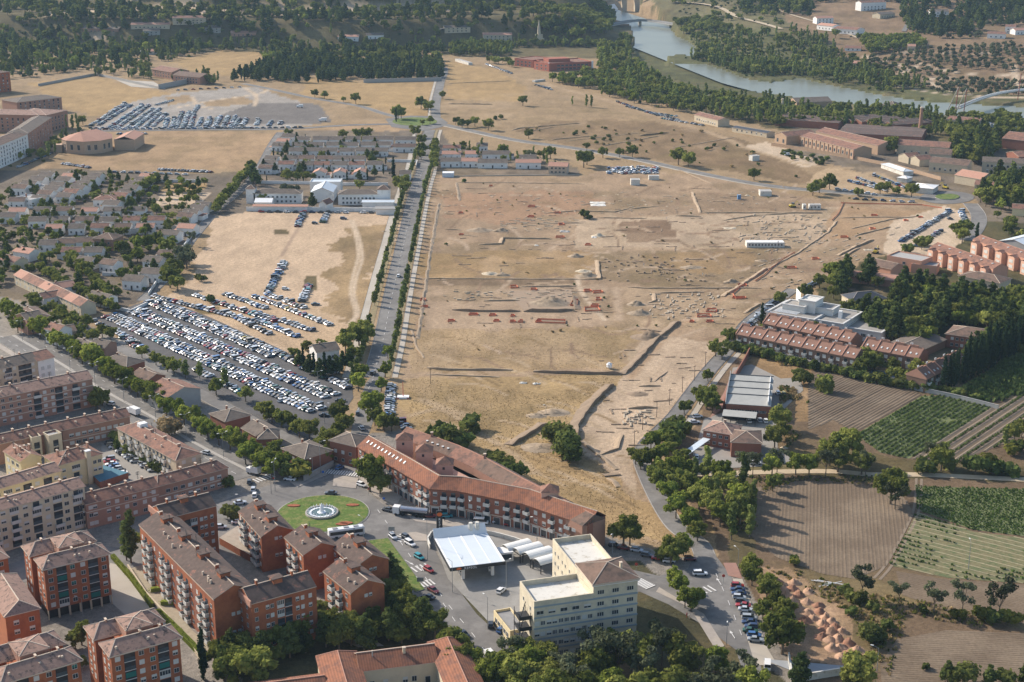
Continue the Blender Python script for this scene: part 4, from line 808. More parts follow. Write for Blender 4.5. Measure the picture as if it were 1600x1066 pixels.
def win_mesh(kind, w, h):
    key = (kind, round(w, 2), round(h, 2))
    if key in _wm: return _wm[key]
    b = MB()
    if kind in ('win', 'shut', 'half', 'awn'):
        b.box(-w/2, -.09, -.08, w/2, -.0, .02, 0); b.box(-w/2-.06, -.07, h, w/2+.06, 0, h+.08, 0); b.box(-w/2-.07, -.07, 0, -w/2, 0, h, 0); b.box(w/2, -.07, 0, w/2+.07, 0, h, 0)
        if kind != 'shut': b.box(-w/2, -.03, .02, w/2, 0, h, 1); b.box(-.03, -.06, .02, .03, 0, h, 0)
        if kind == 'shut': b.box(-w/2, -.05, .02, w/2, 0, h, 2)
        if kind == 'half': b.box(-w/2, -.05, h*.5, w/2, 0, h, 2)
        if kind == 'awn': b.box(-w/2, -.05, h*.35, w/2, 0, h, 3)
    elif kind == 'balc':      # projecting balcony with solid rail
        b.box(-w/2, -1.2, -.15, w/2, 0, .05, 0); b.box(-w/2, -1.2, .05, w/2, -1.1, 1.0, 2); b.box(-w/2, -1.1, .05, -w/2+.1, 0, 1.0, 2); b.box(w/2-.1, -1.1, .05, w/2, 0, 1.0, 2); b.box(-w*.35, -.04, .05, w*.35, 0, 2.2, 1)
    elif kind == 'rbalc':     # recessed balcony: flush dark panel painted as the shaded recess, slab edge and rail
        b.box(-w/2, -.03, 0, w/2, 0, h, 4); b.box(-w/2, -.14, -.18, w/2, -.0, .0, 0); b.box(-w/2+.1, -.10, .0, w/2-.1, -.06, 1.0, 5); b.box(-w*.3, -.05, .1, w*.1, -.03, h*.8, 1)
    elif kind == 'gbalc':     # glazed-in balcony
        b.box(-w/2, -.06, 0, w/2, 0, .95, 2); b.box(-w/2, -.05, .95, w/2, 0, h, 1)
        for i in range(5): x = -w/2+i*w/4; b.box(x-.05, -.09, .95, x+.05, 0, h, 0)
        b.box(-w/2, -.09, h-.1, w/2, 0, h, 0); b.box(-w/2, -.09, .9, w/2, 0, 1.0, 0)
    elif kind == 'gawn':
        b.box(-w/2, -.03, 0, w/2, 0, h, 4); b.box(-w/2, -.14, -.18, w/2, 0, .0, 0); b.box(-w/2+.1, -.12, .5, w/2-.1, -.06, h*.85, 3)  # same dark panel painted as the shade behind the awning
    elif kind == 'door': b.box(-w/2, -.04, 0, w/2, 0, h, 1); b.box(-w/2-.1, -.07, 0, -w/2, 0, h+.1, 0); b.box(w/2, -.07, 0, w/2+.1, 0, h+.1, 0); b.box(-w/2, -.07, h, w/2, 0, h+.1, 0)
    elif kind == 'shop': b.box(-w/2, -.05, .3, w/2, 0, h, 1); b.box(-w/2-.25, -.25, 0, -w/2, 0, h+.4, 0); b.box(w/2, -.25, 0, w/2+.25, 0, h+.4, 0); b.box(-w/2, -.2, h, w/2, 0, h+.4, 0)
    elif kind == 'tri':  # band of three panes
        b.box(-w/2, -.03, 0, w/2, 0, h, 1)
        for i in range(4): x = -w/2+i*w/3; b.box(x-.05, -.07, 0, x+.05, 0, h, 0)
        b.box(-w/2, -.08, -.08, w/2, 0, 0, 0)
    me = mesh({'balc': 'balcony', 'rbalc': 'balcony', 'gbalc': 'balcony', 'gawn': 'balcony', 'door': 'door', 'shop': 'shop_window'}.get(kind, 'window'), b.v, b.f, [FRM, GLS, SHUT, GAWN, RECSHADE, RAIL], b.m)
    _wm[key] = me; return me
rb = random.Random(21)
def put_window(e, kind, x, y, z, w, h, rz):
    me = win_mesh(kind, w, h); return put(me.name.split('.')[0], me, e, (x, y, z), rz)
def face_xf(face, L, D):
    "start point, rotation and length of a wall face (x along the wall, outward is -y local)"
    return {'f': ((0, 0), 0, L), 'r': ((L, 0), R(90), D), 'b': ((L, D), R(180), L), 'l': ((0, D), R(-90), D)}[face]
def fenest(e, face, L, D, cols, rows, kinds, w=1.4, h=1.2):
    "cols: fractions or (fraction, kind, width) ; rows: heights of the sills"
    (sx, sy), rz, ln = face_xf(face, L, D); c, s = math.cos(rz), math.sin(rz)
    for z in rows:
        for q in cols:
            fr, kd, ww = (q, None, w) if not isinstance(q, tuple) else q
            k = kd or kinds[rb.randrange(len(kinds))]
            if isinstance(k, (list, tuple)): k = k[rb.randrange(len(k))]
            x = fr*ln; hh = 2.3 if 'balc' in k or k == 'gawn' else h; zz = z-.75 if 'balc' in k or k == 'gawn' else z
            put_window(e, k, sx+x*c, sy+x*s, zz, ww, hh, rz)
def ncols(n, m=.08): return [m+(1-2*m)*(i+.5)/n for i in range(n)] if n > 1 else [.5]
def roof_mesh(L, D, h, rh, kind, ov=.45, th=.22, mats=(TERRA, TRIM), axis='x', hip=None):
    b = MB(); x0, x1, y0, y1 = -ov, L+ov, -ov, D+ov
    if axis == 'y': L, D = D, L; x0, x1, y0, y1 = -ov, L+ov, -ov, D+ov
    drop = rh*ov/(D/2); z0 = h-drop; ym = D/2
    hp = {'gable': 0, 'hip': (D/2+ov), 'halfhip': D*.28}.get(kind, 0) if hip is None else hip
    hp = min(hp, (x1-x0)/2-.01)
    lo = [(x0, y0, z0), (x1, y0, z0), (x1, y1, z0), (x0, y1, z0)]; rg = [(x0+hp, ym, h+rh), (x1-hp, ym, h+rh)]
    top = lo+rg; bot = [(x, y, z-th) for x, y, z in top]
    b.add(top+bot, [(0, 1, 5, 4), (2, 3, 4, 5), (1, 2, 5), (3, 0, 4)] if hp > 0 else [(0, 1, 5, 4), (2, 3, 4, 5)], 0)
    b.f += [[6+i for i in q] for q in ([(0, 4, 5, 1), (2, 5, 4, 3)]+([(1, 5, 2), (3, 4, 0)] if hp > 0 else []))]; b.m += [1]*(len(b.f)-len(b.m))
    e = [(0, 1), (1, 2), (2, 3), (3, 0)] if hp > 0 else [(0, 1), (1, 5), (5, 2), (2, 3), (3, 4), (4, 0)]
    b.f += [[a, 6+a, 6+c, c] for a, c in e]; b.m += [1]*len(e)
    b.tube(rg[0], rg[1], .17, 4, 1)
    if hp > 0:
        for i, j in ((0, 0), (3, 0), (1, 1), (2, 1)): b.tube(lo[i], rg[j], .15, 4, 1)
    if axis == 'y': b.v = [(D-y, x, z) for x, y, z in b.v]
    return b
def walls_mesh(L, D, h, rh=0, gable=None, z0=-.3):
    b = MB(); P = [(0, 0), (L, 0), (L, D), (0, D)]
    b.add([(x, y, z0) for x, y in P]+[(x, y, h) for x, y in P], [(0, 1, 5, 4), (1, 2, 6, 5), (2, 3, 7, 6), (3, 0, 4, 7), (4, 5, 6, 7)])
    if gable == 'x': b.add([(0, 0, h), (0, D, h), (0, D/2, h+rh), (L, 0, h), (L, D, h), (L, D/2, h+rh)], [(0, 2, 1), (3, 4, 5), (0, 3, 5, 2), (4, 1, 2, 5)])
    if gable == 'y': b.add([(0, 0, h), (L, 0, h), (L/2, 0, h+rh), (0, D, h), (L, D, h), (L/2, D, h+rh)], [(0, 1, 2), (4, 3, 5), (1, 4, 5, 2), (3, 0, 2, 5)])
    return b
def frame_of(A, B, h, z0=0.):
    a = G(A[0], A[1], h+z0); b = G(B[0], B[1], h+z0); d = b-a; return Vector((a.x, a.y, z0)), math.atan2(d.y, d.x), math.hypot(d.x, d.y)
def building(name, label, A, B, D, h, rh=2.2, roof='gable', axis='x', wall=BRICKR, rmat=TERRA, cat='building', ov=.45, group=None, z0=0., L=None, base_px=False, trim=TRIM, hip=None, bands=None, parapet=.7):
    "A, B: photo points of the near eave corners (height h); D: depth in metres away from the camera side"
    if base_px: o = G(*A); o2 = G(*B); d = o2-o; rz = math.atan2(d.y, d.x); LL = math.hypot(d.x, d.y); o = Vector((o.x, o.y, o.z)); z0 = o.z
    else: o, rz, LL = frame_of(A, B, h, z0)
    L = L or LL; e = empty(name, o, rz, label, cat, group)
    e['_L'] = L; e['_D'] = D; del e['_L']; del e['_D']
    gb = axis if roof == 'gable' or roof == 'halfhip' else None
    if roof == 'flat':
        b = MB(); t = .3; b.add(*(lambda q: (q.v, q.f))(walls_mesh(L, D, h-parapet))); b.put('wall', wall, e)
        p = MB()
        for q in ((0, 0, L, t), (0, D-t, L, D), (0, t, t, D-t), (L-t, t, L, D-t)): p.box(q[0], q[1], h-parapet, q[2], q[3], h, 0)
        p.put('parapet', wall, e)
        d = MB(); d.box(t, t, h-parapet, L-t, D-t, h-parapet+.06); d.put('roof', rmat, e)
    else:
        walls_mesh(L, D, h-.05, rh-.15 if gb else 0, gb if roof == 'gable' else None).put('wall', wall, e)
        roof_mesh(L, D, h, rh, roof, ov, .2, axis=axis, hip=hip).put('roof', [rmat, trim], e)
    if bands:
        for z in bands: b = MB(); b.box(-.06, -.06, z, L+.06, D+.06, z+.35); b.put('floor_band', trim, e)
    return e, L, D
def aerials(e, L, D, z, n=5):
    for i in range(n):
        x, y = rb.uniform(.1, .9)*L, rb.uniform(.35, .65)*D; b = MB(); b.cyl(x, y, z-1, z+2.6, .05, n=4)
        for k in (1.6, 2.1, 2.5): b.box(x-.6, y-.04, z+k, x+.6, y+.04, z+k+.06)
        b.put('aerial', DKM, e)
    for i in range(n): x, y = rb.uniform(.1, .9)*L, rb.uniform(.15, .3)*D; b = MB(); b.box(x-.25, y-.25, z-2, x+.25, y+.25, z-.5); b.put('roof_vent', TRIM, e)
def chimney(e, x, y, z, w=.7, d=.7, h=1.6, mat=BRICKR):
    b = MB(); b.box(x-w/2, y-d/2, z-1.2, x+w/2, y+d/2, z+h, 0); b.box(x-w/2-.1, y-d/2-.1, z+h, x+w/2+.1, y+d/2+.1, z+h+.15, 1); b.put('chimney', [mat, TRIM], e)
# ---------------------------------------------------------------- salmon twin-roofed blocks, bottom left
def twin_block(A, B, lab, h=16.5, face=True):
    o, rz, L = frame_of(A, B, h); e = empty('apartment_block', o, rz, lab, 'apartment block', 'orange twin-roofed apartment blocks'); D = 7.6; gap = 3.2
    for k, (dx, dy) in enumerate(((0, 0), (-.6, D+gap))):
        w = walls_mesh(L, D, h-.1, z0=3.0 if k == 0 else -.3); w.v = [(x+dx, y+dy, z) for x, y, z in w.v]; w.put('wall', ORANGE, e)
        rf = roof_mesh(L, D, h, 1.9, 'halfhip', .6, .35, axis='x', hip=3.2); rf.v = [(x+dx, y+dy, z) for x, y, z in rf.v]; rf.put('roof', [TILEO, TRIM], e)
    b = MB(); b.box(L*.22, D, 0, L*.80, D+gap, h-.6); b.put('link_wall', ORANGE, e)
    b = MB(); b.box(L*.34, D-1.5, h-.6, L*.72, D+gap+3.6, h+2.2); b.put('stair_tower', BRICKP, e)
    r = roof_mesh(L*.38, gap+5.1, h+2.2, 1.0, 'hip', .15, .2, axis='x'); r.v = [(x+L*.34, y+D-1.5, z) for x, y, z in r.v]; r.put('tower_roof', [TILEO, TRIM], e)
    b = MB(); b.box(.4, 1.2, 0, L-.4, D, 3.0); b.put('ground_floor', RECSHADE, e)  # set-back floor coloured near black to stand in for its shade
    for i in range(7): b = MB(); b.box(L*i/6-.25 if i else 0, 0, 0, L*i/6+.25 if i < 6 else L, .45, 3.0); b.put('column', STONE, e)
    rows = [3.9+2.55*i for i in range(5)]; aerials(e, L, D, h+1.7, 4)
    fenest(e, 'f', L, D, [.09, .43, .59, .92], rows, ['win', 'shut', 'half', 'awn', 'win'], 1.25, 1.2)
    fenest(e, 'f', L, D, [(.26, ['rbalc', 'rbalc', 'gbalc', 'gawn'], 2.9), (.75, ['rbalc', 'rbalc', 'gbalc', 'gawn'], 2.9)], rows, None)
    fenest(e, 'l', L, D, [.25, .7], rows, ['shut', 'half', 'win'], 1.2, 1.2); fenest(e, 'r', L, D, [.5], rows, ['win', 'half'], 1.2, 1.2)
    for z in rows: put_window(e, 'half', -.6, D+gap+5.2, z, 1.2, 1.2, R(-90)); put_window(e, 'shut', -.6, D+gap+2.2, z, 1.2, 1.2, R(-90))
    for fx, fy, z in ((.5, D*.5, h+1.9), (.8, D*.6, h+1.7), (.2, D+gap+D*.5, h+1.9)): chimney(e, L*fx, fy, z-.5, .35, 1.1, 1.0, BRICKP)
    return e
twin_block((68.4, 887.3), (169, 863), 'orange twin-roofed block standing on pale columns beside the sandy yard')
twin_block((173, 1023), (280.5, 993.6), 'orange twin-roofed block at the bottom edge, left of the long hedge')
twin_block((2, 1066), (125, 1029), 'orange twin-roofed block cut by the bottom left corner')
e, L, D = building('apartment_block', 'orange block with old tile roof at the left edge, above the corner block', (8, 962), (61, 949), 24, 16, 2.2, 'halfhip', 'y', ORANGE, TILEO, 'apartment block', hip=3)
fenest(e, 'f', L, D, [.3, .75], [4.5+2.7*i for i in range(4)], ['win', 'shut', 'half'], 1.3, 1.2); fenest(e, 'r', L, D, ncols(6), [4.5+2.7*i for i in range(4)], ['win', 'shut'], 1.3, 1.2)
e, L, D = building('apartment_block', 'small salmon block corner at the left edge beyond the columns', (-50, 885), (12, 870), 12, 14, 2, 'halfhip', 'x', ORANGE, TILEO, 'apartment block')
fenest(e, 'f', L, D, ncols(4), [3.5+2.7*i for i in range(4)], ['win', 'half'], 1.3, 1.2)
# ---------------------------------------------------------------- dark-roofed salmon slabs
def slab_block(A, B, D, h, lab, side_rows, balc=True, gable_win=True, L=None, chim=4, group='dark-roofed orange slab blocks'):
    e, L, D = building('slab_block', lab, A, B, D, h, 2.6, 'gable', 'x', ORANGE, TILED, 'apartment block', .25, group, L=L)
    b = MB()
    for y, s in ((-.25, 1), (D+.05, 1)): b.box(-.25, y, h-.55, L+.25, y+.2, h-.12)
    b.put('gutter_and_shade_line', TRIM, e); rows = [1.6+2.75*i for i in range(side_rows)]
    n = max(1, round(L/14))
    for k in range(n):
        f0 = (k+.5)/n
        if balc:
            fenest(e, 'f', L, D, [(f0-.16/n, 'balc', 2.4), (f0+.12/n, 'balc', 2.4)], rows, None); fenest(e, 'f', L, D, [f0-.36/n, f0+.34/n], rows, ['win', 'half', 'shut'], 1.1, 1.1)
            if k: b = MB(); b.box(L*k/n-1.1, -.02, 0, L*k/n+1.1, .4, h-.6); b.put('recess', BRICKR, e)
        fenest(e, 'b', L, D, [1-f0-.2/n, 1-f0+.2/n], rows, ['win', 'half'], 1.2, 1.2)
        b = MB(); x = L*f0; b.box(x-1.4, D*.5-1.3, h+.8, x+1.4, D*.5+1.5, h+3.5, 0); b.box(x-1.7, D*.5-1.6, h+3.5, x+1.7, D*.5+1.8, h+3.75, 1); b.put('stair_head', [ORANGE, TILED], e)
        chimney(e, L*(f0-.3/n), D*.5, h+2.4, .5, .9, 1.3, ORANGE)
    aerials(e, L, D, h+2.5, 2*n)
    if gable_win: fenest(e, 'r', L, D, [.45, .58], rows[1::2] if side_rows > 3 else rows, ['shut', 'half'], .9, .9)
    return e, L, D
slab_block((218, 819), (334, 935), 11.8, 16.5, 'long orange slab with dark roof and white balconies beside the hedge', 5, L=None)
slab_block((444.8, 838.8), (474, 866.4), 11.5, 12.5, 'orange block with bright gable, nearest the lawn roundabout', 4)
slab_block((518, 852), (556, 885), 10.5, 12.5, 'orange block with dark roof directly below the bus', 4)
slab_block((506, 892), (548, 926), 10.6, 12.5, 'orange block with balconies beside the pale footpath, nearest the slip road', 4)
slab_block((373, 799), (408, 838), 10.5, 12.0, 'orange block with dark roof left of the roundabout lawn', 4)
def parapet_block(A, B, D, h, lab):
    e, L, D = building('slab_block', lab, A, B, D, h, 2.6, 'gable', 'x', ORANGE, TILED, 'apartment block', .1, 'dark-roofed orange slab blocks')
    b = MB(); b.box(-.5, -.25, h-1, -.05, D+.3, h+.9); b.put('end_parapet', TILEP, e); rows = [2.2+2.75*i for i in range(5)]
    fenest(e, 'f', L, D, [.07, .24, .31, .70, .78, .90], rows, ['shut', 'half', 'win'], .9, 1.1); fenest(e, 'f', L, D, [(.44, ['rbalc', 'gbalc'], 2.1), (.56, ['rbalc', 'gbalc'], 2.1)], rows, None); fenest(e, 'l', L, D, [.3, .7], rows, ['win'], 1, 1.1)
    b = MB(); b.box(L*.43, D*.36, h, L*.57, D*.62, h+3.2, 0); b.box(L*.41, D*.34, h+3.2, L*.59, D*.64, h+3.45, 1); b.put('stair_head', [ORANGE, TILED], e)
    for f in (.2, .75): chimney(e, L*f, D*.5, h+2.6, .5, .9, 1.2, ORANGE)
parapet_block((392.7, 943.6), (494, 916), 10.5, 16, 'broad orange block with glazed balconies above the dark trees')
parapet_block((256, 811), (338, 790), 10.5, 17, 'orange block with dark roof at the top end of the long slab')
for i, (pts, lab) in enumerate((([(343, 851), (372, 832), (412, 866), (391, 878)], 'low brick podium with concrete top between the orange slabs'),)):
    P = [G(*p)[:2] for p in pts]; e = empty('podium', (P[0][0], P[0][1], 0), 0, lab, 'podium'); slab('podium_body', [(a-P[0][0], b-P[0][1]) for a, b in P][::-1], M('podium_top', (.34, .29, .23), .9), 0, 2.4, e, ORANGE)
# ---------------------------------------------------------------- cream and brick estate on the left
def estate(name, lab, A, B, D, h, rh, wall, rmat, rows, cols, face='f', roof='gable', axis='x', kinds=('win', 'shut', 'half'), balc=(), w=1.4, bands=None, extra=None, L=None, ov=.4):
    e, L, D = building(name, lab, A, B, D, h, rh, roof, axis, wall, rmat, 'apartment block', ov, None, L=L, bands=bands)
    fenest(e, face, L, D, cols, rows, list(kinds), w, 1.2)
    if balc: fenest(e, face, L, D, [(f, ['rbalc', 'rbalc', 'gbalc', 'balc'], 3.0) for f in balc], rows, None)
    aerials(e, L, D, h+rh, 4)
    for f in (.15, .4, .62, .85): chimney(e, L*f, D*.5, h+rh-.2, .5, 1.2, 1.0, BRICKP)
    return e, L, D
r5 = [1.3+2.75*i for i in range(5)]; r4 = r5[:4]; r3 = r5[:3]
e, L, D = estate('apartment_block', 'pale cream five-storey block with dark balconies at the left edge', (-60, 813), (131.6, 759), 9, 14.5, 1.6, CREAM, TILEO, r5, [.32, .50, .68, .84, .965, .12, .2], balc=(.41, .59, .765, .93, .25), w=1.5)
fenest(e, 'r', L, D, [.3, .7], r5, ['win', 'half'], 1, 1.2)
estate('apartment_block', 'yellow rendered block just behind the pale cream block', (-60, 780), (94.6, 734.5), 9, 12.5, 1.6, YELL, TILEO, r4, [.35, .55, .75, .95, .12], balc=(.45, .65, .86), w=1.5)
e, L, D = estate('apartment_block', 'cream hip-roofed block with tall stair chimney beside the courtyard', (92, 726), (159, 708), 11.5, 10, 2.2, YELL, TERRA, r3, [.10, .82, .93], roof='hip', balc=(.38,), w=1.2)
b = MB(); b.box(L*.62, -.9, 0, L*.72, .6, 12.2); b.box(L*.61, -1.0, 12.2, L*.73, .7, 12.5, 1); b.put('stair_shaft', [CREAM, WMET], e); fenest(e, 'l', L, D, ncols(4), r3, ['win', 'shut'], 1.4, 1.2)
e, L, D = estate('apartment_block', 'yellow gabled block at the left edge behind the cream roofs', (32, 720), (64, 711.5), 13, 10, 1.8, YELL, TERRA, r3, [], axis='y'); fenest(e, 'l', L, D, ncols(3), r3, ['shut', 'win'], 1.8, 1.3)
e, L, D = estate('apartment_block', 'four-storey pink brick block with roof shadows at the left edge', (-60, 632), (144, 591), 11, 12, 2.0, BRICKP, TILEO, r4, [.36, .42, .50, .62, .68, .78, .93, .3], balc=(.56, .73, .86), w=1.3, bands=(3.3, 6.0, 8.8))
estate('apartment_block', 'tall cream and grey block at the left edge above the brick block', (-60, 590), (59, 563), 12, 14, 2.2, STONE, TILEG, r5, [.55, .68, .93], balc=(.60, .78, .86), w=1.2)
e, L, D = building('apartment_block', 'white rendered end block with six small windows', (59, 563.5), (84, 557.5), 13, 14, 2.0, 'gable', 'x', WHW, TERRA, 'apartment block'); fenest(e, 'f', L, D, [.25, .65], [3.5, 6.5, 9.5], ['shut'], 1.3, 1.4); fenest(e, 'r', L, D, [(.4, 'balc', 4)], [3.5, 6.5, 9.5], None)
estate('apartment_block', 'low three-storey brick bar along the near carriageway', (97, 671.5), (202.5, 649.5), 9, 7.8, 1.9, BRICKP, TERRA, [1.2, 4.2], ncols(9), w=1.6, bands=(3.1,))
estate('apartment_block', 'brick and cream bar with roof vents at the left edge', (-20, 697), (96, 671.5), 9, 8.2, 1.9, BRICKP, TERRA, [1.2, 4.2], [.35, .5, .6, .92], w=1.4)
e, L, D = estate('apartment_block', 'brick bar with terracotta roof crossing to the carriageway', (247, 759), (355.7, 730), 8.5, 7.2, 1.9, BRICKP, TERRA, [1.0, 3.9], ncols(8), w=1.5, bands=(3.0,), roof='halfhip')
estate('apartment_block', 'brick and cream bar joining the cream block', (134, 787), (247, 759), 8.5, 9.0, 1.9, BRICKP, TERRA, [1.0, 3.9, 6.6], [.06, .12, .3, .42, .55, .66, .8, .93], w=1.3, bands=(5.6,))
e, L, D = estate('apartment_block', 'long terracotta-roofed bar with cream balconies above the courtyard', (183.5, 668), (274.7, 718.6), 10, 9, 2.0, STONE, TERRA, [1.2, 4.0, 6.7], [], roof='hip'); fenest(e, 'f', L, D, ncols(13), [1.2, 4.0, 6.7], ['balc', 'win', 'shut', 'balc'], 1.6, 1.2); fenest(e, 'r', L, D, [.3, .7], [1.2, 4.0, 6.7], ['shut'], 1.4, 1.2)
b = MB(); b.box(L*.18, D*.4, 10, L*.24, D*.7, 12); b.put('roof_plant', WMET, e)
for A, B, lab in (((49, 684), (64, 681), 'small cream stair wing with dark loggias, left one'), ((76, 681), (96, 676), 'small cream stair wing with dark loggias, right one')):
    e, L, D = building('stair_wing', lab, A, B, 5, 8.6, 1, 'flat', 'x', CREAM, CONC, 'building'); fenest(e, 'f', L, D, [(.5, 'rbalc', 2)], [1.8, 4.8], None)
P = [G(*p)[:2] for p in [(140, 747.6), (157, 763.4), (201, 748.4), (162, 736.6)]]; e = empty('ball_court', (P[0][0], P[0][1], 0), 0, 'blue-floored ball court with brick rim below the courtyard', 'ball court')
slab('court_floor', [(a-P[0][0], b-P[0][1]) for a, b in P], BLUEA, 0, 2.4, e, BRICKR)
# ---------------------------------------------------------------- long arcaded building by the roundabout
def long_arcade():
    hE, hR = 9.5, 12.6
    F = [(559, 697), (630, 738), (672.5, 763), (715, 766), (768, 776.5), (817.5, 786), (870, 804), (920, 820)]
    Rg = [(588, 684), (653, 718), (688, 740), (721, 743), (775, 762), (826, 774), (878, 795), (938, 815)]
    fr = [G(x, y, hE) for x, y in F]; n = len(fr)
    off = offset_line(fr, 9.0); e = empty('arcaded_apartment_building', (fr[0].x, fr[0].y, 0), 0, 'long bent apartment building with tile roofs, white balconies and ground floor arcade', 'apartment building'); o = Vector((fr[0].x, fr[0].y, 0))
    fo = offset_line(fr, -.5)
    for i in range(n-1):
        a, b, c, d = fr[i]-o, fr[i+1]-o, off[i+1]-o, off[i]-o
        z = lambda p, h: (p.x, p.y, h)
        m = MB(); m.add([z(a, -.2), z(b, -.2), z(c, -.2), z(d, -.2), z(a, hE), z(b, hE), z(c, hE), z(d, hE)], [(0, 1, 5, 4), (1, 2, 6, 5), (2, 3, 7, 6), (3, 0, 4, 7), (4, 5, 6, 7)]); m.put('wall', BRICKR, e)
        mid1 = (a+d)/2; mid2 = (b+c)/2; a2, b2 = fo[i]-o, fo[i+1]-o; c2 = c+(c-b).normalized()*.4; d2 = d+(d-a).normalized()*.4
        r = MB(); T = [z(a2, hE-.1), z(b2, hE-.1), z(mid2, hR), z(mid1, hR), z(c2, hE), z(d2, hE)]; r.add(T+[(x, y, q-.25) for x, y, q in T], [(0, 1, 2, 3), (3, 2, 4, 5), (0, 6, 7, 1), (4, 10, 11, 5), (6, 9, 8, 7), (9, 11, 10, 8), (1, 7, 8, 2), (2, 8, 10, 4), (0, 3, 9, 6), (3, 5, 11, 9)], 0); r.tube(T[3], T[2], .16, 4, 1); r.put('roof', [TILEF if i >= 0 else TERRA, TRIM], e)
        L = (b-a).length; ang = math.atan2(b.y-a.y, b.x-a.x); u = (b-a).normalized(); k = max(2, round(L/3.3))
        for q in range(k):
            p = a+u*(L*(q+.5)/k); put_window(e, 'shop' if (q+i) % 4 else 'door', p.x, p.y, .1, 2.2, 2.4, ang)
            for zz in (3.9, 6.8):
                kd = 'balc' if (q+i*2) % 4 in (1, 2) else ('shut' if rb.random() < .6 else 'half'); put_window(e, kd, p.x, p.y, zz-(.6 if kd == 'balc' else -.1), 2.1 if kd == 'balc' else 1.3, 2.2 if kd == 'balc' else 1.3, ang)
        bd = MB(); nn = Vector((u.y, -u.x, 0))*.08; bd.add([z(a+nn, 2.95), z(b+nn, 2.95), z(b, 2.95), z(a, 2.95), z(a+nn, 3.3), z(b+nn, 3.3), z(b, 3.3), z(a, 3.3)], [(0, 1, 5, 4), (4, 5, 6, 7), (0, 3, 2, 1)]); bd.put('floor_band', TRIM, e)
    # skylights on the first roof
    a, b, d = fr[0], fr[1], off[0]; u = (b-a).normalized(); w = (off[0]-a).normalized()
    for i in range(11):
        p = a+u*((i+1.2)*(b-a).length/12.5)+w*2.6-o; m = MB(); sl = (hR-hE)/4.5
        m.box(-.35, -.6, 0, .35, .6, .12); q = put('skylight', m.mesh('skylight', M('skylight_pale', (.62, .64, .62), .5, .05)), e, (p.x, p.y, hE+2.6*sl+.15)); q.rotation_euler = (math.atan(sl), 0, math.atan2(u.y, u.x))
    # rear wing
    Bk = [(650, 673), (690, 687), (732, 702), (775, 722), (830, 752), (880, 778), (946, 811)]; bk = [G(x, y, 9.3) for x, y in Bk]; inn = offset_line(bk, -9.5)
    for i in range(len(bk)-1):
        a, b, c, d = [q-o for q in (inn[i], inn[i+1], bk[i+1], bk[i])]; z = lambda p, h: (p.x, p.y, h)
        m = MB(); m.add([z(a, -.2), z(b, -.2), z(c, -.2), z(d, -.2), z(a, 9.3), z(b, 9.3), z(c, 9.3), z(d, 9.3)], [(0, 1, 5, 4), (1, 2, 6, 5), (2, 3, 7, 6), (3, 0, 4, 7), (4, 5, 6, 7)]); m.put('rear_wall', BRICKP, e)
        m1 = (a+d)/2; m2 = (b+c)/2; r = MB(); T = [z(a, 9.4), z(b, 9.4), z(m2, 12), z(m1, 12), z(c, 9.4), z(d, 9.4)]; r.add(T, [(0, 1, 2, 3), (3, 2, 4, 5), (1, 4, 2), (0, 3, 5)], 0); r.tube(T[3], T[2], .2, 4, 1); r.put('rear_roof', [TERRA if i % 2 == 0 else TILEB, TILEP], e)
        if i % 2 == 0: chimney(e, m2.x, m2.y, 12, .8, .8, 1.4, BRICKP)
        if i == 1:
            for q in range(5): s = m1+(m2-m1)*(q/5)+(a-m1)*.5; k = MB(); k.box(-.4, -.5, 0, .4, .5, .15); put('skylight', k.mesh('skylight', MATS['skylight_pale']), e, (s.x, s.y, 10.8))
    # terrace deck between the wings, towers
    P = [off[i]-o for i in range(1, n)]+[q-o for q in inn[::-1][:-1]]; slab('terrace', [(p.x, p.y) for p in P], M('terrace_pink', (.45, .27, .21), .9, .2, .3), 0, 6.6, e, BRICKP)
    for x, y, hh in ((632, 684, 13.2), (663, 702, 13.2), (695, 722, 12.4), (859, 765, 13.6)):
        t = G(x, y, hh)-o; b = MB(); b.box(t.x-2.8, t.y-2.6, 6, t.x+2.8, t.y+2.6, hh); b.put('roof_tower', M('tower_pink', (.58, .36, .27), .9, .06), e)
        b = MB(); b.add([(t.x-3.1, t.y-2.9, hh), (t.x+3.1, t.y-2.9, hh), (t.x+3.1, t.y+2.9, hh), (t.x-3.1, t.y+2.9, hh), (t.x, t.y, hh+2.2)], [(0, 1, 4), (1, 2, 4), (2, 3, 4), (3, 0, 4), (0, 3, 2, 1)]); b.put('tower_roof', TERRA, e)
        k = MB(); k.box(-.4, -.05, 0, .4, 0, .9); put('window', k.mesh('window', GLS), e, (t.x-.3, t.y-2.61, hh-1.8))
long_arcade()
e, L, D = building('brick_house', 'brown hip-roofed building at the head of the arcaded block', (556, 697), (582, 684), 12, 8.5, 2.2, 'hip', 'x', BRICKR, TILEG, 'building'); fenest(e, 'l', L, D, ncols(3), [1.2, 4.2], ['win', 'shut'], 1.2, 1.2)
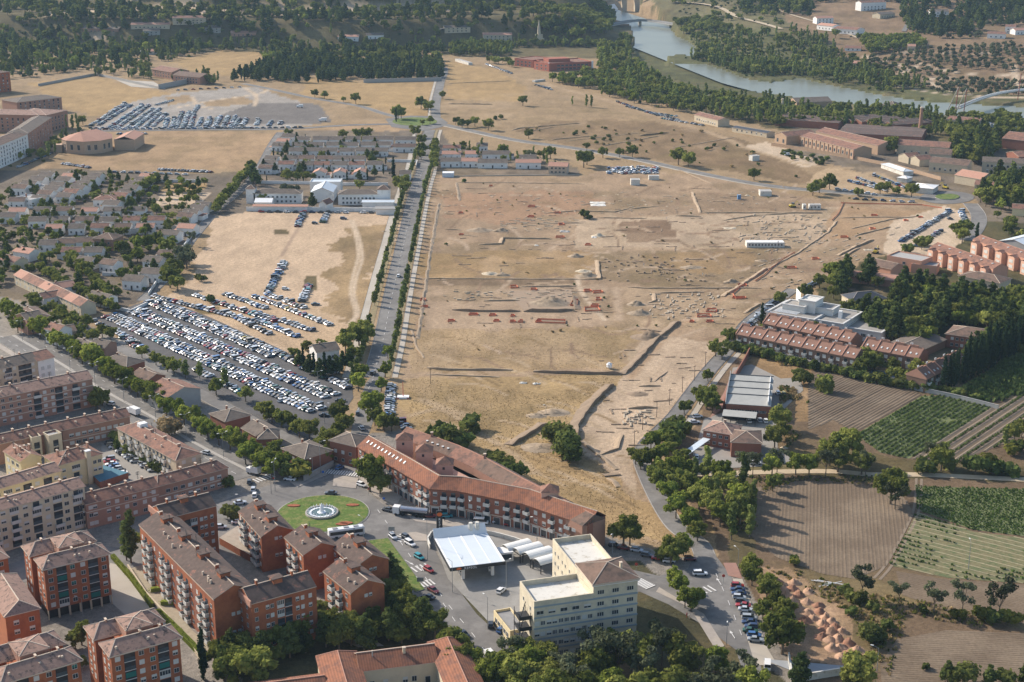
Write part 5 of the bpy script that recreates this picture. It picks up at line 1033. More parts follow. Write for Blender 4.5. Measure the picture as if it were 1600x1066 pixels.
# ---------------------------------------------------------------- cream office block
def office():
    YELL = M('render_office', (.60, .53, .39), .9, .1, .5, 0, (.48, .43, .33), (.46, .62), .2)
    o, rz, L = frame_of((927.4, 911.4), (996.6, 901.6), 21.5); e = empty('office_building', o, rz, 'cream office building with white flat roofs and tiled corner tower', 'office building'); D = 13
    def wing(x0, y0, x1, y1, h, par=1.6):
        b = MB(); b.box(x0, y0, -.5, x1, y1, h-par); b.put('wall', [YELL], e); p = MB(); t = .35
        for q in ((x0, y0, x1, y0+t), (x0, y1-t, x1, y1), (x0, y0+t, x0+t, y1-t), (x1-t, y0+t, x1, y1-t)): p.box(q[0], q[1], h-par, q[2], q[3], h)
        p.put('parapet', YELL, e); d = MB(); d.box(x0+t, y0+t, h-par, x1-t, y1-t, h-par+.08); d.put('roof', ROOFW, e)
    W1 = 16.8; wing(-W1, -.15, -.02, 12.6, 18.6); wing(.6, D+.02, L-.3, D+23, 18.6)
    b = MB(); b.box(0, 0, -.5, L, D, 21.3); b.put('tower_wall', YELL, e); roof_mesh(L, D, 21.5, 2.4, 'hip', .5, .5).put('tower_roof', [TILEB, TRIM], e)
    b = MB(); b.box(-.25, -.25, 20.5, L+.25, D+.25, 21.2); b.put('cornice', WMET, e); chimney(e, L*.75, D*.35, 23, .6, .8, 1.2, CREAM)
    rows = [1.8, 5.0, 8.2, 11.4, 14.6]
    BL = M('band_bluegrey', (.28, .33, .35), .85, .08)
    for z in rows+[17.8]:
        b = MB(); b.box(-W1-.05, -.22, z-1.2, L+.07, -.02, z-.7); b.put('floor_band', BL, e)
    for j, z in enumerate(rows):
        for i in range(5):
            if z > 14: put_window(e, ['tri', 'win', 'half'][rb.randrange(3)], -W1+(i+.5)*W1/5, -.17, z, 1.9, 1.0, 0)
            else:
                for s in (-.8, .8): put_window(e, ['tri', 'tri', 'half', 'shut'][rb.randrange(4)], -W1+(i+.5)*W1/5+s, -.17, z, 1.25, 1.1, 0)
        for i in range(3): put_window(e, 'tri', (i+.5)*L/3, -.02, z, 1.9, 1.1, 0)
    for i in range(3): put_window(e, 'tri', (i+.5)*L/3, -.02, 18.0, 1.9, 1.1, 0)
    for z in rows+[18]:
        for y in (2.5, 6.5, 10.5): put_window(e, 'tri', L+.02, y, z, 1.6, 1.1, R(90))
    for z in rows[1:]:
        for y in range(7): put_window(e, 'win', .58, D+1.8+y*3.1+.4*(y % 2), z, .7, 1.0, R(-90))
        for y in range(7): put_window(e, 'win', L-.28, D+1.8+y*3.1, z+.6, .6, 1.4, R(90))
        for y in (3, 9): put_window(e, 'win', -W1-.02, y, z, .8, 1.1, R(-90))
    # outside steel stair and low side building
    for k in range(4): b = MB(); b.box(-W1-3.6, 1.5, 3+3.2*k, -W1-.05, 6.5, 3.12+3.2*k); b.box(-W1-3.6, 1.5, 3.1+3.2*k, -W1-3.5, 6.5, 4.1+3.2*k); b.box(-W1-3.6, 1.5, 3.1+3.2*k, -W1-.05, 1.58, 4.1+3.2*k); b.tube((-W1-3.2, 2.2, 3+3.2*k), (-W1-.5, 5.8, 6.2+3.2*k), .14, 4); b.put('fire_stair', DKM, e)
    for x in (-W1-3.5, -W1-.4):
        for y in (1.6, 6.4): b = MB(); b.box(x-.08, y-.08, 0, x+.08, y+.08, 14.5); b.put('stair_post', DKM, e)
office()
e, L, D = building('low_annex', 'low cream annex with parapet beside the office building', (797, 986), (824, 981), 13, 4.2, 1, 'flat', 'x', YELL, M('roof_grey', (.25, .25, .25), .9), 'building'); fenest(e, 'l', L, D, ncols(5), [1.3], ['win'], 1.5, 1.4)
# ---------------------------------------------------------------- gas station
def text_mesh(name, cu, parent, loc):
    o = bpy.data.objects.new(name, cu); C.objects.link(o); bpy.context.view_layer.update(); me = bpy.data.meshes.new_from_object(o); bpy.data.objects.remove(o)
    o = put(name, me, parent, loc); o.rotation_euler = (R(90), 0, 0); return o
def gas_station():
    h = 5.2; A, B_, C_ = G(705, 888.4, h), G(787.5, 878.3, h), G(757.6, 834, h); D = abs((C_-B_).dot(Vector((-(B_-A).y, (B_-A).x, 0)).normalized())); rz = math.atan2((B_-A).y, (B_-A).x); L = (B_-A).length
    e = empty('gas_station_canopy', (A.x, A.y, 0), rz, 'large pale metal canopy of the gas station with lettered dark fascia', 'canopy')
    b = MB(); b.box(0, 0, h-.1, L, D, h+.25); b.put('deck', METAL, e)
    for x in (0, L*.25, L*.5, L*.75, L): b = MB(); w = .3 if x in (0, L, L*.5) else .1; b.box(x-w, -.1, h+.25, x+w, D, h+.33); b.put('roof_strip', WMET, e)
    b = MB(); b.box(-.4, -.42, h-.75, L+.4, -.12, h+.28); b.box(L+.2, -.12, h-.75, L+.45, D+.2, h+.28); b.box(-.45, -.12, h-.75, -.2, D+.2, h+.28); b.put('fascia', DKM, e)
    b = MB(); b.add([(-.4, D, h), (L+.4, D, h), (L+.2, D+2.5, h+2.6), (-.2, D+2.5, h+2.6), (-.4, D, h-.3), (L+.4, D, h-.3), (L+.2, D+2.6, h+2.4), (-.2, D+2.6, h+2.4)], [(0, 1, 2, 3), (5, 4, 7, 6), (0, 4, 5, 1), (2, 6, 7, 3), (0, 3, 7, 4), (1, 5, 6, 2)]); b.put('upper_fascia', WMET, e)
    for x in (L*.26, L*.82):
        for y in (2.6, D-3): b = MB(); b.box(x-.45, y-.45, 0, x+.45, y+.45, h-.1); b.put('column', WMET, e)
    t = bpy.data.curves.new('lettering', 'FONT'); t.body = 'REPSOL'; t.size = 1.05; t.extrude = .03; t.space_character = 1.15; t.materials.append(WMET); o = text_mesh('lettering', t, e, (L*.24, -.46, h-.62))
    d = MB(); d.cyl(0, 0, 0, .08, .8, n=16); q = put('emblem', d.mesh('emblem', M('emblem_orange', (.65, .14, .03), .6)), e, (L*.14, -.44, h-.2)); q.rotation_euler = (R(90), 0, 0); q.scale = (1, .45, 1)
    for x in (L*.72, L*.85): d = MB(); d.cyl(x, D+1.6, h+.8, h+3.6, .75, .65, 10); d.put('roof_tank', ROOFW, e)
    for x, y in ((L*.26, 5.5), (L*.26, 9), (L*.82, 5.5), (L*.82, 9)):
        c, s = math.cos(rz), math.sin(rz); pe = empty('fuel_pump', (A.x+x*c-y*s, A.y+x*s+y*c, 0), rz, 'fuel pump under the pale canopy, '+('left' if x < L/2 else 'right')+' island, '+('near' if y < 7 else 'far')+' one', 'fuel pump', 'pumps under the gas station canopy'); b = MB(); b.box(-.5, -.3, 0, .5, .3, 1.7); b.put('housing', WMET, pe); b = MB(); b.box(-.35, -.32, 1.0, .35, -.28, 1.4); b.put('display', GLS, pe)
    k = G(723, 908); g = empty('kiosk', (k.x+9, k.y+14, 0), rz, 'low gas station shop under the pale canopy', 'kiosk'); b = MB(); b.box(-6, -2, 0, 6, 2.5, 3.2); b.put('wall', WMET, g); b = MB(); b.box(-5.5, -2.05, .8, 5.5, -2, 2.6); b.put('window', GLS, g)
    # sign tower
    p = G(687, 840); s = empty('sign_tower', (p.x, p.y, 0), R(12), 'tall dark sign tower with orange disc and vertical white letters', 'sign'); b = MB(); b.box(-.95, -.3, 0, .95, .3, 9.4); b.put('pylon', DKM, s)
    d = MB(); d.cyl(0, 0, 0, .1, .85, n=16); q = put('emblem', d.mesh('emblem', MATS['emblem_orange']), s, (0, -.32, 8.2)); q.rotation_euler = (R(90), 0, 0); q.scale = (1, .8, 1)
    b = MB(); b.box(-.85, -.36, 8.1, .85, -.31, 8.35); b.put('emblem_band', WMET, s)
    for i, ch in enumerate('REPSOL'):
        t = bpy.data.curves.new('letter', 'FONT'); t.body = ch; t.size = 1.2; t.extrude = .03; t.align_x = 'CENTER'; t.materials.append(WMET); text_mesh('letter', t, s, (0, -.34, 6.1-i*1.05))
    # car wash bays
    for i, (x, y) in enumerate(((789, 872), (806, 877), (822, 884), (838, 894))):
        q = G(x, y); w = empty('car_wash_bay', (q.x, q.y, 0), R(32), ['white arched car wash bay, smallest and nearest the pale canopy', 'white arched car wash bay, second from the pale canopy', 'white arched car wash bay, third from the pale canopy', 'white arched car wash bay, nearest the cream office building'][i], 'car wash bay'); b = MB(); n = 8; V = []
        for xx in (0, 9.0):
            for j in range(n+1): a = math.pi*j/n; V.append((xx, -2.2*math.cos(a), 3.0+1.3*math.sin(a)))
        V += [(a, b_, c-.12) for a, b_, c in V]; m = n+1
        b.add(V, [(j, m+j, m+j+1, j+1) for j in range(n)]+[(2*m+j, 2*m+j+1, 3*m+j+1, 3*m+j) for j in range(n)]+[(j, j+1, 2*m+j+1, 2*m+j) for j in range(n)]+[(m+j, 3*m+j, 3*m+j+1, m+j+1) for j in range(n)]); b.put('vault', M('vault_white', (.70, .70, .66), .6, .05), w)
        for xx in (.2, 8.8):
            for yy in (-2.2, 2.2): b = MB(); b.box(xx-.12, yy-.12, 0, xx+.12, yy+.12, 3.0); b.put('post', DKM, w)
        b = MB(); b.box(-.1, -2.4, 2.85, .1, 2.4, 3.1); b.box(8.9, -2.4, 2.85, 9.1, 2.4, 3.1); b.box(0, -2.35, 2.85, 9, -2.15, 3.0); b.box(0, 2.15, 2.85, 9, 2.35, 3.0); b.put('beam', DKM, w)
gas_station()
# ---------------------------------------------------------------- tiled school at the bottom edge
e, L, D = building('school', 'cream walled tile-roofed school around a court at the bottom edge', (564, 1047), (682, 1032), 9.5, 6.8, 2.4, 'gable', 'x', CREAM, TILEF, 'school', .5)
fenest(e, 'f', L, D, [.14, .32, .58, .70], [1.6], ['win', 'half'], 1.2, 1.5); fenest(e, 'f', L, D, [(.88, 'door', 1.3)], [.1], None, 1.2, 2.4)
for x0, x1, nm in ((L-.02, L+9, 'right_wing'), (-10, .02, 'left_wing')):
    w = MB(); w.box(x0, -45, -.3, x1, D+.3, 6.6); w.put(nm+'_wall', CREAM, e); r = roof_mesh(x1-x0, 45+D+.3, 6.9, 2.3, 'halfhip', .5, .2, axis='y', hip=3); r.v = [(x+x0, y-45, z) for x, y, z in r.v]; r.put(nm+'_roof', [TILEF, TILEP], e)
chimney(e, L*.6, D*.35, 8.7, .7, .7, 1.2, CREAM); chimney(e, L*.18, D*.35, 8.4, .25, .25, 1.6, CONC)
w = MB(); w.box(-40, -7, -.3, -10.1, 2.5, 5.8); w.put('outer_wing_wall', CREAM, e); r = roof_mesh(30, 9.5, 5.9, 2, 'gable', .4); r.v = [(x-40, y-7, z) for x, y, z in r.v]; r.put('outer_wing_roof', [TILEF, TILEP], e)
# ---------------------------------------------------------------- right-hand side: works yard, terraces, hotel
def sawtooth():
    h = 5.6; o, rz, L = frame_of((1135, 630.5), (1204, 635), h); e = empty('saw_tooth_warehouse', o, rz, 'brick warehouse with four pale saw-tooth roof bays', 'warehouse'); D = 33; n = 4
    b = MB(); b.box(0, 0, -.2, L, D, h-.2); b.put('wall', BRICKR, e)
    for i in range(n):
        y0 = D*i/n; y1 = D*(i+1)/n; t = MB(); t.add([(-.2, y0, h), (L+.2, y0, h), (L+.2, y1-.05, h+1.5), (-.2, y1-.05, h+1.5), (-.2, y1-.05, h-.2), (L+.2, y1-.05, h-.2), (-.2, y0, h-.2), (L+.2, y0, h-.2)], [(0, 1, 2, 3), (3, 2, 5, 4), (0, 3, 4, 6), (1, 7, 5, 2), (0, 6, 7, 1)]); t.put('roof_bay', FIBRO, e)
        g = MB(); g.box(L-1.2, y0+.6, h+.35, L-.9, y1-.6, h+1.6); g.put('end_trim', WMET, e)
        w = MB(); w.add([(-.5, y0, h-.3), (-.2, y0, h-.3), (-.2, y0, h+.5), (-.5, y0, h+.5), (-.5, y1, h-.3), (-.2, y1, h-.3), (-.2, y1, h+2.9), (-.5, y1, h+2.9)], [(0, 1, 2, 3), (5, 4, 7, 6), (3, 2, 6, 7), (0, 3, 7, 4), (1, 5, 6, 2)]); w.put('side_parapet', CONC, e)
        w = MB(); w.box(-.2, y1-.5, h+1.3, L+.2, y1+.1, h+1.62); w.put('gutter_and_shade_line', DKM, e)  # dark strip on each top edge, added for the shadow line between bays
    fenest(e, 'f', L, D, ncols(5), [2.4], ['tri'], 2.4, 1.0)
sawtooth()
def shed(A, B, D, h, lab, rmat=FIBRO, name='open_shed', posts=5):
    o, rz, L = frame_of(A, B, h); e = empty(name, o, rz, lab, 'shed'); b = MB(); b.add([(0, 0, h), (L, 0, h), (L, D, h+.7), (0, D, h+.7), (0, 0, h-.12), (L, 0, h-.12), (L, D, h+.58), (0, D, h+.58)], [(0, 1, 2, 3), (5, 4, 7, 6), (0, 4, 5, 1), (1, 5, 6, 2), (2, 6, 7, 3), (3, 7, 4, 0)]); b.put('roof', rmat, e)
    for i in range(posts):
        for y in (.2, D-.2): b = MB(); x = .2+(L-.4)*i/(posts-1); b.box(x-.1, y-.1, 0, x+.1, y+.1, h-.1); b.put('post', DKM, e)
    return e, L, D
e, L, D = shed((1128, 649.5), (1181, 654), 5.5, 3.2, 'pale lean-to shed in front of the saw-tooth warehouse'); b = MB(); b.box(0, D-.2, 0, L, D, 3.4); b.put('rear_wall', RECSHADE, e)  # rear wall coloured near black for the shade inside the shed
shed((1056, 714), (1067, 716.5), 40, 2.8, 'long narrow pale car canopy beside the plane trees', METAL, posts=2)
e, L, D = building('brick_house', 'red brick house with mottled tile roof in the yard', (1099, 671), (1144, 678.5), 11, 6.4, 2.2, 'hip', 'x', BRICKR, TILEO, 'house'); fenest(e, 'f', L, D, ncols(4), [1.2, 4.0], ['win', 'half'], 1.2, 1.1); chimney(e, L*.55, D*.6, 7.8, .7, .7, 1.2)
e, L, D = building('brick_house', 'right wing of red brick under brown tiles behind the thin trees', (1143, 690), (1190, 692), 13, 6.2, 2.0, 'hip', 'x', BRICKR, TILEB, 'house'); fenest(e, 'f', L, D, ncols(4), [1.2], ['win'], 1.2, 1.1)
def terrace(A, B, n, h, D, lab, depth_label, row_g):
    a = G(A[0], A[1], h); b = G(B[0], B[1], h); d = b-a; Lt = math.hypot(d.x, d.y); rz = math.atan2(d.y, d.x); u = d/Lt
    for i in range(n):
        p = a+u*(Lt*i/n); L = Lt/n; e = empty('terraced_house', (p.x, p.y, 0), rz, f'{lab}, {ordinal(i)} from west', 'terraced house', row_g)
        walls_mesh(L-.02, D, h-.1, 2.9, 'x').put('wall', M('brick_dark', (.20, .125, .09), .92, .12, .6), e)
        rf = roof_mesh(L-.5, D, h, 3.0, 'gable', .05, .2); rf.v = [(x+.25, y*1.04-.2, z) for x, y, z in rf.v]; rf.put('roof', [TILEB if False else M('roof_brown_new', (.25, .14, .10), .9, .12, .8), TILEP], e)
        w = MB(); w.add([(-.15, -.3, h-.4), (.2, -.3, h-.4), (.2, D/2, h+3.5), (-.15, D/2, h+3.5), (-.15, D+.3, h-.4), (.2, D+.3, h-.4), (-.15, -.3, h+.3), (.2, -.3, h+.3), (-.15, D+.3, h+.3), (.2, D+.3, h+.3)], [(6, 7, 2, 3), (3, 2, 9, 8), (0, 1, 7, 6), (1, 5, 9, 2, 7), (0, 6, 3, 8, 4), (5, 4, 8, 9)]); w.put('party_wall', TILEP, e)
        b_ = MB(); b_.box(.3, D*.5-.45, h+2.4, L*.62, D*.5+.1, h+3.9, 0); b_.put('chimney', BRICKP, e); c = MB(); c.cyl(.5, D*.5, h+3.9, h+4.6, .22, n=6); c.cyl(1.2, D*.5, h+3.9, h+4.6, .22, n=6); c.put('chimney_pot', WMET, e)
        for f, k, ww in ((.3, 'balc', 2.0), (.74, 'shut', 1.5)): put_window(e, k, L*f, -.02, 3.6 if k != 'balc' else 3.1, ww, 1.4 if k != 'balc' else 2.2, 0)
        put_window(e, 'shut', L*.3, -.02, .9, 2.0, 1.4, 0); put_window(e, 'door', L*.76, -.02, .1, 1.0, 2.1, 0)
        for f in (.3, .7): s = MB(); s.box(-.35, -.5, 0, .35, .5, .14); q = put('skylight', s.mesh('skylight', M('skylight_pale', (.62, .64, .62), .5, .05)), e, (L*f, D*.17, h+1.15)); q.rotation_euler = (math.atan(6./D), 0, 0)
terrace((1150, 521.5), (1337, 560), 9, 6.3, 11, 'brown-roofed terraced house, front row above hedge', '', 'front row of terraced houses')
terrace((1192, 504.5), (1329, 534.7), 7, 6.3, 11, 'brown-roofed terraced house, second row by white building', '', 'second row of terraced houses')
terrace((1346, 543), (1436, 560), 4, 6.3, 11, 'brown-roofed terraced house, row above swimming pool', '', 'terraced houses above the pool')
terrace((1447, 592), (1513, 562), 5, 6.0, 9, 'stepped terraced house right of swimming pool', '', 'stepped terraced houses')
def white_hall():
    o, rz, L = frame_of((1274.6, 499), (1317, 506), 8); rz0 = rz; e = empty('white_flat_roofed_building', o, rz, 'large white building with stepped flat roofs behind the terraces', 'building'); 
    def blk(x0, y0, x1, y1, h, z=0, wins=True, deck=M('deck_grey', (.30, .28, .25), .9, .2, .3)):
        b = MB(); b.box(x0, y0, z-.2, x1, y1, h-.5); b.put('wall', M('render_pale_grey', (.64, .63, .59), .9, .06), e); p = MB()
        for q in ((x0-.4, y0-.4, x1+.4, y0+.5), (x0-.4, y1-.5, x1+.4, y1+.4), (x0-.4, y0+.5, x0+.5, y1-.5), (x1-.5, y0+.5, x1+.4, y1-.5)): p.box(q[0], q[1], h-.5, q[2], q[3], h+.1)
        p.put('cornice', M('cornice_pale', (.56, .55, .52), .9, .06), e); d = MB(); d.box(x0+.5, y0+.5, h-.5, x1-.5, y1-.5, h-.4); d.put('roof', deck, e)
        if wins:
            for i in range(int((x1-x0)/3.4)): put_window(e, 'tri', x0+1.8+i*3.4, y0-.02, h-3.4, 2.2, 1.4, 0)
    blk(0, 0, L, 24, 8); blk(-24, -2, -.05, 22, 8.4); blk(-19, 5, -8, 14, 11.5, wins=False); blk(-12, 8, -4, 18, 14, wins=False, deck=ROOFW); blk(-4, 10, 4, 19, 11, wins=False); blk(L+.05, 4, L+17, 22, 5.6)
    for i in range(5): b = MB(); b.box(-21, 0+i*1.7, 8.6, -9.5, .5+i*1.7, 8.9); b.put('pergola_beam', WMET, e)
    b = MB(); b.add([(-17, 16, 9), (-13, 12, 9), (-13, 12, 16), (-17, 16, 17)], [(0, 1, 2, 3)]); b.box(L*.55, 9, 7.6, L*.55+1.6, 10.6, 11); b.put('roof_screen', WMET, e)
white_hall()
e, L, D = building('mansion', 'white walled mansion with dark slate roof among the trees', (1331.6, 469), (1385, 465), 11, 6.5, 2.4, 'hip', 'x', CREAM, SLATE, 'house'); fenest(e, 'f', L, D, ncols(8), [3.6, .9], ['win', 'win', 'shut'], 1.1, 1.4); fenest(e, 'l', L, D, [.5], [3.6], ['win'], 1.1, 1.4)
g6 = 'orange terraced flats beside the curving road'
def bay_row(A, B, n, h, D, lab, grp, ax=1):
    a = G(A[0], A[1], h); b = G(B[0], B[1], h); d = b-a; Lt = math.hypot(d.x, d.y); rz = math.atan2(d.y, d.x); u = d/Lt
    for i in range(n):
        p = a+u*(Lt*i/n); L = Lt/n; e = empty('terraced_house', (p.x, p.y, 0), rz, f'{lab}, {ordinal(i)} from west', 'terraced house', grp)
        walls_mesh(L-.02, D, h-.1, 2.2, 'x').put('wall', SALM, e); roof_mesh(L-.02, D, h, 2.3, 'gable', .1, .2).put('roof', [TERRA, TILEP], e)
        b_ = MB(); b_.box(L*.25, -3, 0, L*.75, .3, h-.6); b_.put('bay', M('render_peach', (.62, .38, .27), .9, .06), e); r = roof_mesh(L*.5, 3.4, h-.6, 1.0, 'gable', .2, .15, axis='y'); r.v = [(x+L*.25, y-3, z) for x, y, z in r.v]; r.put('bay_roof', [TERRA, TILEP], e)
        for z in (1.2, 4.2): put_window(e, 'shut', L*.5, -3.02, z, L*.28, 1.6, 0); put_window(e, 'win', L*.12, -.02, z, 1.0, 1.4, 0)
        s = MB(); s.box(-.5, -.5, 0, .5, .5, .2); put('skylight', s.mesh('skylight', MATS['skylight_pale']), e, (L*.5, D*.3, h+1.5))
bay_row((1453, 386), (1552, 420), 6, 8, 10, 'orange bay-fronted house below the pale car lot', g6)
bay_row((1520, 374), (1640, 418), 6, 8, 10, 'orange bay-fronted house nearest the right edge', 'orange houses at the right edge')
e, L, D = building('school_hall', 'salmon flat-roofed hall with blank cream wall below the car lot', (1386, 399), (1440, 408), 14, 7, 1, 'flat', 'x', SALM, CONC, 'building'); fenest(e, 'f', L, D, [.5, .8], [3.5], ['win'], 1.5, 1.5)
e, L, D = building('hall_annex', 'grey flat-roofed annex behind the salmon hall', (1424, 412), (1464, 416), 10, 5, 1, 'flat', 'x', SALM, M('roof_grey', (.25, .25, .25), .9), 'building')
e, L, D = building('tiled_hall', 'brown-roofed brick hall beside the tall spruce', (1356, 412), (1392, 420), 12, 5, 2, 'gable', 'x', SALM, TILEB, 'building'); 
e, L, D = building('tiled_hall', 'long salmon-walled low building behind the garden pines', (1325, 430), (1400, 438), 10, 4, 1.6, 'gable', 'x', BRICKP, TILEP, 'building')
e, L, D = building('hipped_hall', 'brown hip-roofed hall with green glazed front behind the pines', (1498, 430), (1562, 442), 13, 5, 2, 'hip', 'x', STONE, TILEB, 'building'); fenest(e, 'f', L, D, ncols(8), [1.5], ['tri'], 2, 1.4)
e, L, D = building('brick_hall', 'dark brick building with hipped tile roof among right-hand trees', (1478, 521), (1562, 533), 15, 6.5, 2.4, 'hip', 'x', BRICKR, TILEB, 'building'); fenest(e, 'f', L, D, ncols(9), [1.2, 4], ['win', 'shut'], 1.2, 1.2)
e, L, D = building('grey_hall', 'low grey-roofed barn above the terrace gardens', (1440, 547), (1478, 530), 16, 4, 1.6, 'gable', 'x', BRICKP, TILEG, 'barn')
e, L, D = building('metal_warehouse', 'grey metal warehouse with bright roof at the right edge', (1562, 376), (1606, 385), 24, 7, 2.4, 'gable', 'y', CONC, METAL, 'warehouse')
e, L, D = building('cottage', 'small cream cottage with red roof at the right edge', (1582, 325), (1612, 327), 9, 5, 2, 'gable', 'x', YELL, TERRA, 'cottage')
# ---------------------------------------------------------------- factory
def factory(name, lab, A, B, D, h, rh, roof='gable', axis='x', wall=BRICKT, rmat=TERRA, cols=0, rows=(1.5,), face='f', w=1.4, cat='factory building', **k):
    e, L, D = building(name, lab, A, B, D, h, rh, roof, axis, wall, rmat, cat, .3, **k)
    if cols: fenest(e, face, L, D, ncols(cols), rows, ['win', 'half'], w, 1.8)
    return e, L, D
e, L, D = factory('factory_hall', 'long brick factory hall with pilasters and twin red roofs', (1251, 212.5), (1334, 234), 17, 7.5, 2.6)
for i in range(14): b = MB(); b.box(L*i/13-.3, -.4, 0, L*i/13+.3, 0, 7.2); b.put('pilaster', BRICKP, e)
for i in range(13): put_window(e, 'win', L*(i+.5)/13, -.02, 2.2, 1.8, 2.6, 0)
e, L, D = factory('factory_hall', 'rear twin of the long brick factory hall', (1275, 205), (1372, 227.5), 17, 7.5, 2.6)
e, L, D = factory('factory_hall', 'short brick factory hall with two lit windows at its west end', (1211, 209), (1229, 213), 30, 7.5, 2.4, axis='y'); fenest(e, 'f', L, D, [.25, .75], [1.5], ['win'], 2.2, 3)
factory('factory_hall', 'buff workshop with roof lights below the brick chimney', (1402, 226), (1483, 231), 22, 7.5, 2.6, wall=STONE, rmat=TERRA, cols=6)
factory('factory_hall', 'wide dark saw-tooth factory roof behind the long hall', (1310, 207), (1440, 214), 50, 6.5, 1.0, wall=BRICKR, rmat=TILED, roof='gable')
factory('factory_hall', 'wide dark brick shed roof at the river side', (1212, 186), (1310, 192), 50, 6, 1.0, wall=BRICKR, rmat=TILED)
factory('factory_hall', 'pair of small buff gabled sheds, left one', (1404, 242), (1420, 246), 12, 5, 2.4, axis='y', wall=STONE); factory('factory_hall', 'pair of small buff gabled sheds, right one', (1422, 246), (1437, 250), 12, 5, 2.4, axis='y', wall=STONE)
factory('factory_hall', 'buff gabled hall with long brown roof in the works', (1452, 253), (1512, 259), 14, 7, 3, wall=STONE, rmat=TILEB, cols=6); factory('factory_hall', 'smaller buff gabled hall just behind it', (1452, 240), (1486, 242), 14, 7, 3, wall=STONE, rmat=TILEB)
factory('factory_hall', 'orange-roofed shed with glass ridge near the pale tents', (1492, 273), (1532, 280), 17, 6, 3, wall=STONE, rmat=TILEP); factory('factory_hall', 'low orange-roofed shed in front of the glass-ridged shed', (1523, 288), (1562, 291), 11, 4.5, 2, wall=STONE, rmat=TERRA)
factory('factory_hall', 'tall buff end house with arched windows near right edge', (1535, 252), (1610, 256), 12, 9, 2.4, wall=STONE, rmat=TILEG, cols=10, rows=(1.5, 5)); factory('factory_hall', 'large orange hall with glass lantern at right edge', (1566, 216), (1630, 223), 26, 8, 4, wall=BRICKR, rmat=TERRA)
factory('factory_hall', 'grey-fronted orange shed at right edge of the works', (1572, 238), (1592, 245), 20, 6, 2.5, axis='y', wall=BRICKR, rmat=TERRA); factory('factory_hall', 'small grey hipped pavilion by the river', (1378, 163), (1398, 165), 14, 6, 3, 'hip', wall=STONE, rmat=TILEG)
factory('factory_hall', 'long buff bridge-head building by the footbridge', (1480, 186), (1530, 190), 14, 7, 2, wall=STONE, rmat=TERRA, cols=7); factory('factory_hall', 'brown-roofed hall by the river poplars', (1245, 160), (1300, 158), 20, 5, 3, wall=BRICKT, rmat=TILEG)
for i in range(6): factory('shed_roof_bay', f'narrow dark shed roof bay, {ordinal(i)} from west in the riverside row', (1300+i*16, 184+i*1.5), (1315+i*16, 187.5+i*1.5), 42, 5, 1.6, axis='y', wall=BRICKR, rmat=TILED, cat='shed', group='dark shed roof bays by the river')
for i in range(4): factory('greenhouse', f'pale greenhouse bay, {ordinal(i)} from west beyond the works', (1538+i*11, 192+i*1.0), (1548+i*11, 193.5+i*1.0), 55, 3.5, 1.2, axis='y', wall=METAL, rmat=METAL, cat='greenhouse', group='pale greenhouses beyond the works')
factory('long_cottage', 'long buff station-like building beside the riverside track', (1085, 179), (1122, 188), 12, 6, 2, wall=STONE, rmat=TERRA, cols=9); factory('long_cottage', 'grey-roofed long shed beside the riverside track', (1144, 199), (1198, 208), 10, 4, 1, wall=STONE, rmat=SLATE, cols=6)
def stack_(px, py, hh, r, lab, mat=BRICKP):
    p = G(px, py); e = empty('factory_chimney', (p.x, p.y, 0), 0, lab, 'chimney'); b = MB(); b.box(-r*1.3, -r*1.3, 0, r*1.3, r*1.3, 5); b.put('base', mat, e); b = MB(); b.cyl(0, 0, 5, hh, r, r*.6, 12); b.put('shaft', mat, e); b = MB(); b.cyl(0, 0, hh, hh+1, r*.8, r*.75, 12); b.put('cap', TRIM, e)
stack_(1437, 212, 23, 1.9, 'tall brick factory chimney'); stack_(1222, 176, 12, 1.5, 'short pale factory chimney by the trees', STONE)
for A, B, D, h, lab in (((1425, 292), (1458, 295), 16, 5, 'large white marquee tent near the right roundabout'), ((1402, 277), (1417, 279), 9, 4, 'small white tent above the sandy factory lot'), ((1377, 256), (1412, 268), 8, 4, 'long pale market roof behind the factory wall')):
    e, L, D = building('marquee', lab, A, B, D, h*.8, 1.2, 'hip', 'x', ROOFW, METAL if 'market' in lab else WMET, 'tent')
# ---------------------------------------------------------------- red office, church, tenements, school, villas in the distance
e, L, D = building('red_office', 'large red brick office with flat roofs and white end walls', (858, 99), (925, 96), 40, 9, 1, 'flat', 'x', M('brick_bright', (.33, .115, .075), .9), TERRA, 'office building', parapet=1); fenest(e, 'f', L, D, ncols(9), [1.2, 4.8], ['tri'], 3.4, 1.8)
b = MB(); b.box(-1.2, -.3, 0, .6, .6, 9.4); b.box(L-.6, -.3, 0, L+1.6, .6, 9.4); b.put('end_pier', WMET, e); b = MB(); b.box(L*.1, 14, 8, L*.6, 30, 12); b.put('upper_floor', MATS['brick_bright'], e)
e, L, D = building('red_office', 'left wing of the red brick office', (804, 91), (833, 94), 34, 9, 1, 'flat', 'x', MATS['brick_bright'], TERRA, 'office building'); fenest(e, 'f', L, D, ncols(4), [1.2, 4.8], ['tri'], 3, 1.8)
e, L, D = building('red_office', 'middle wing of the red brick office', (834, 96), (858, 99.5), 34, 9, 1, 'flat', 'x', MATS['brick_bright'], TERRA, 'office building'); fenest(e, 'f', L, D, ncols(3), [1.2, 4.8], ['tri'], 3, 1.8)
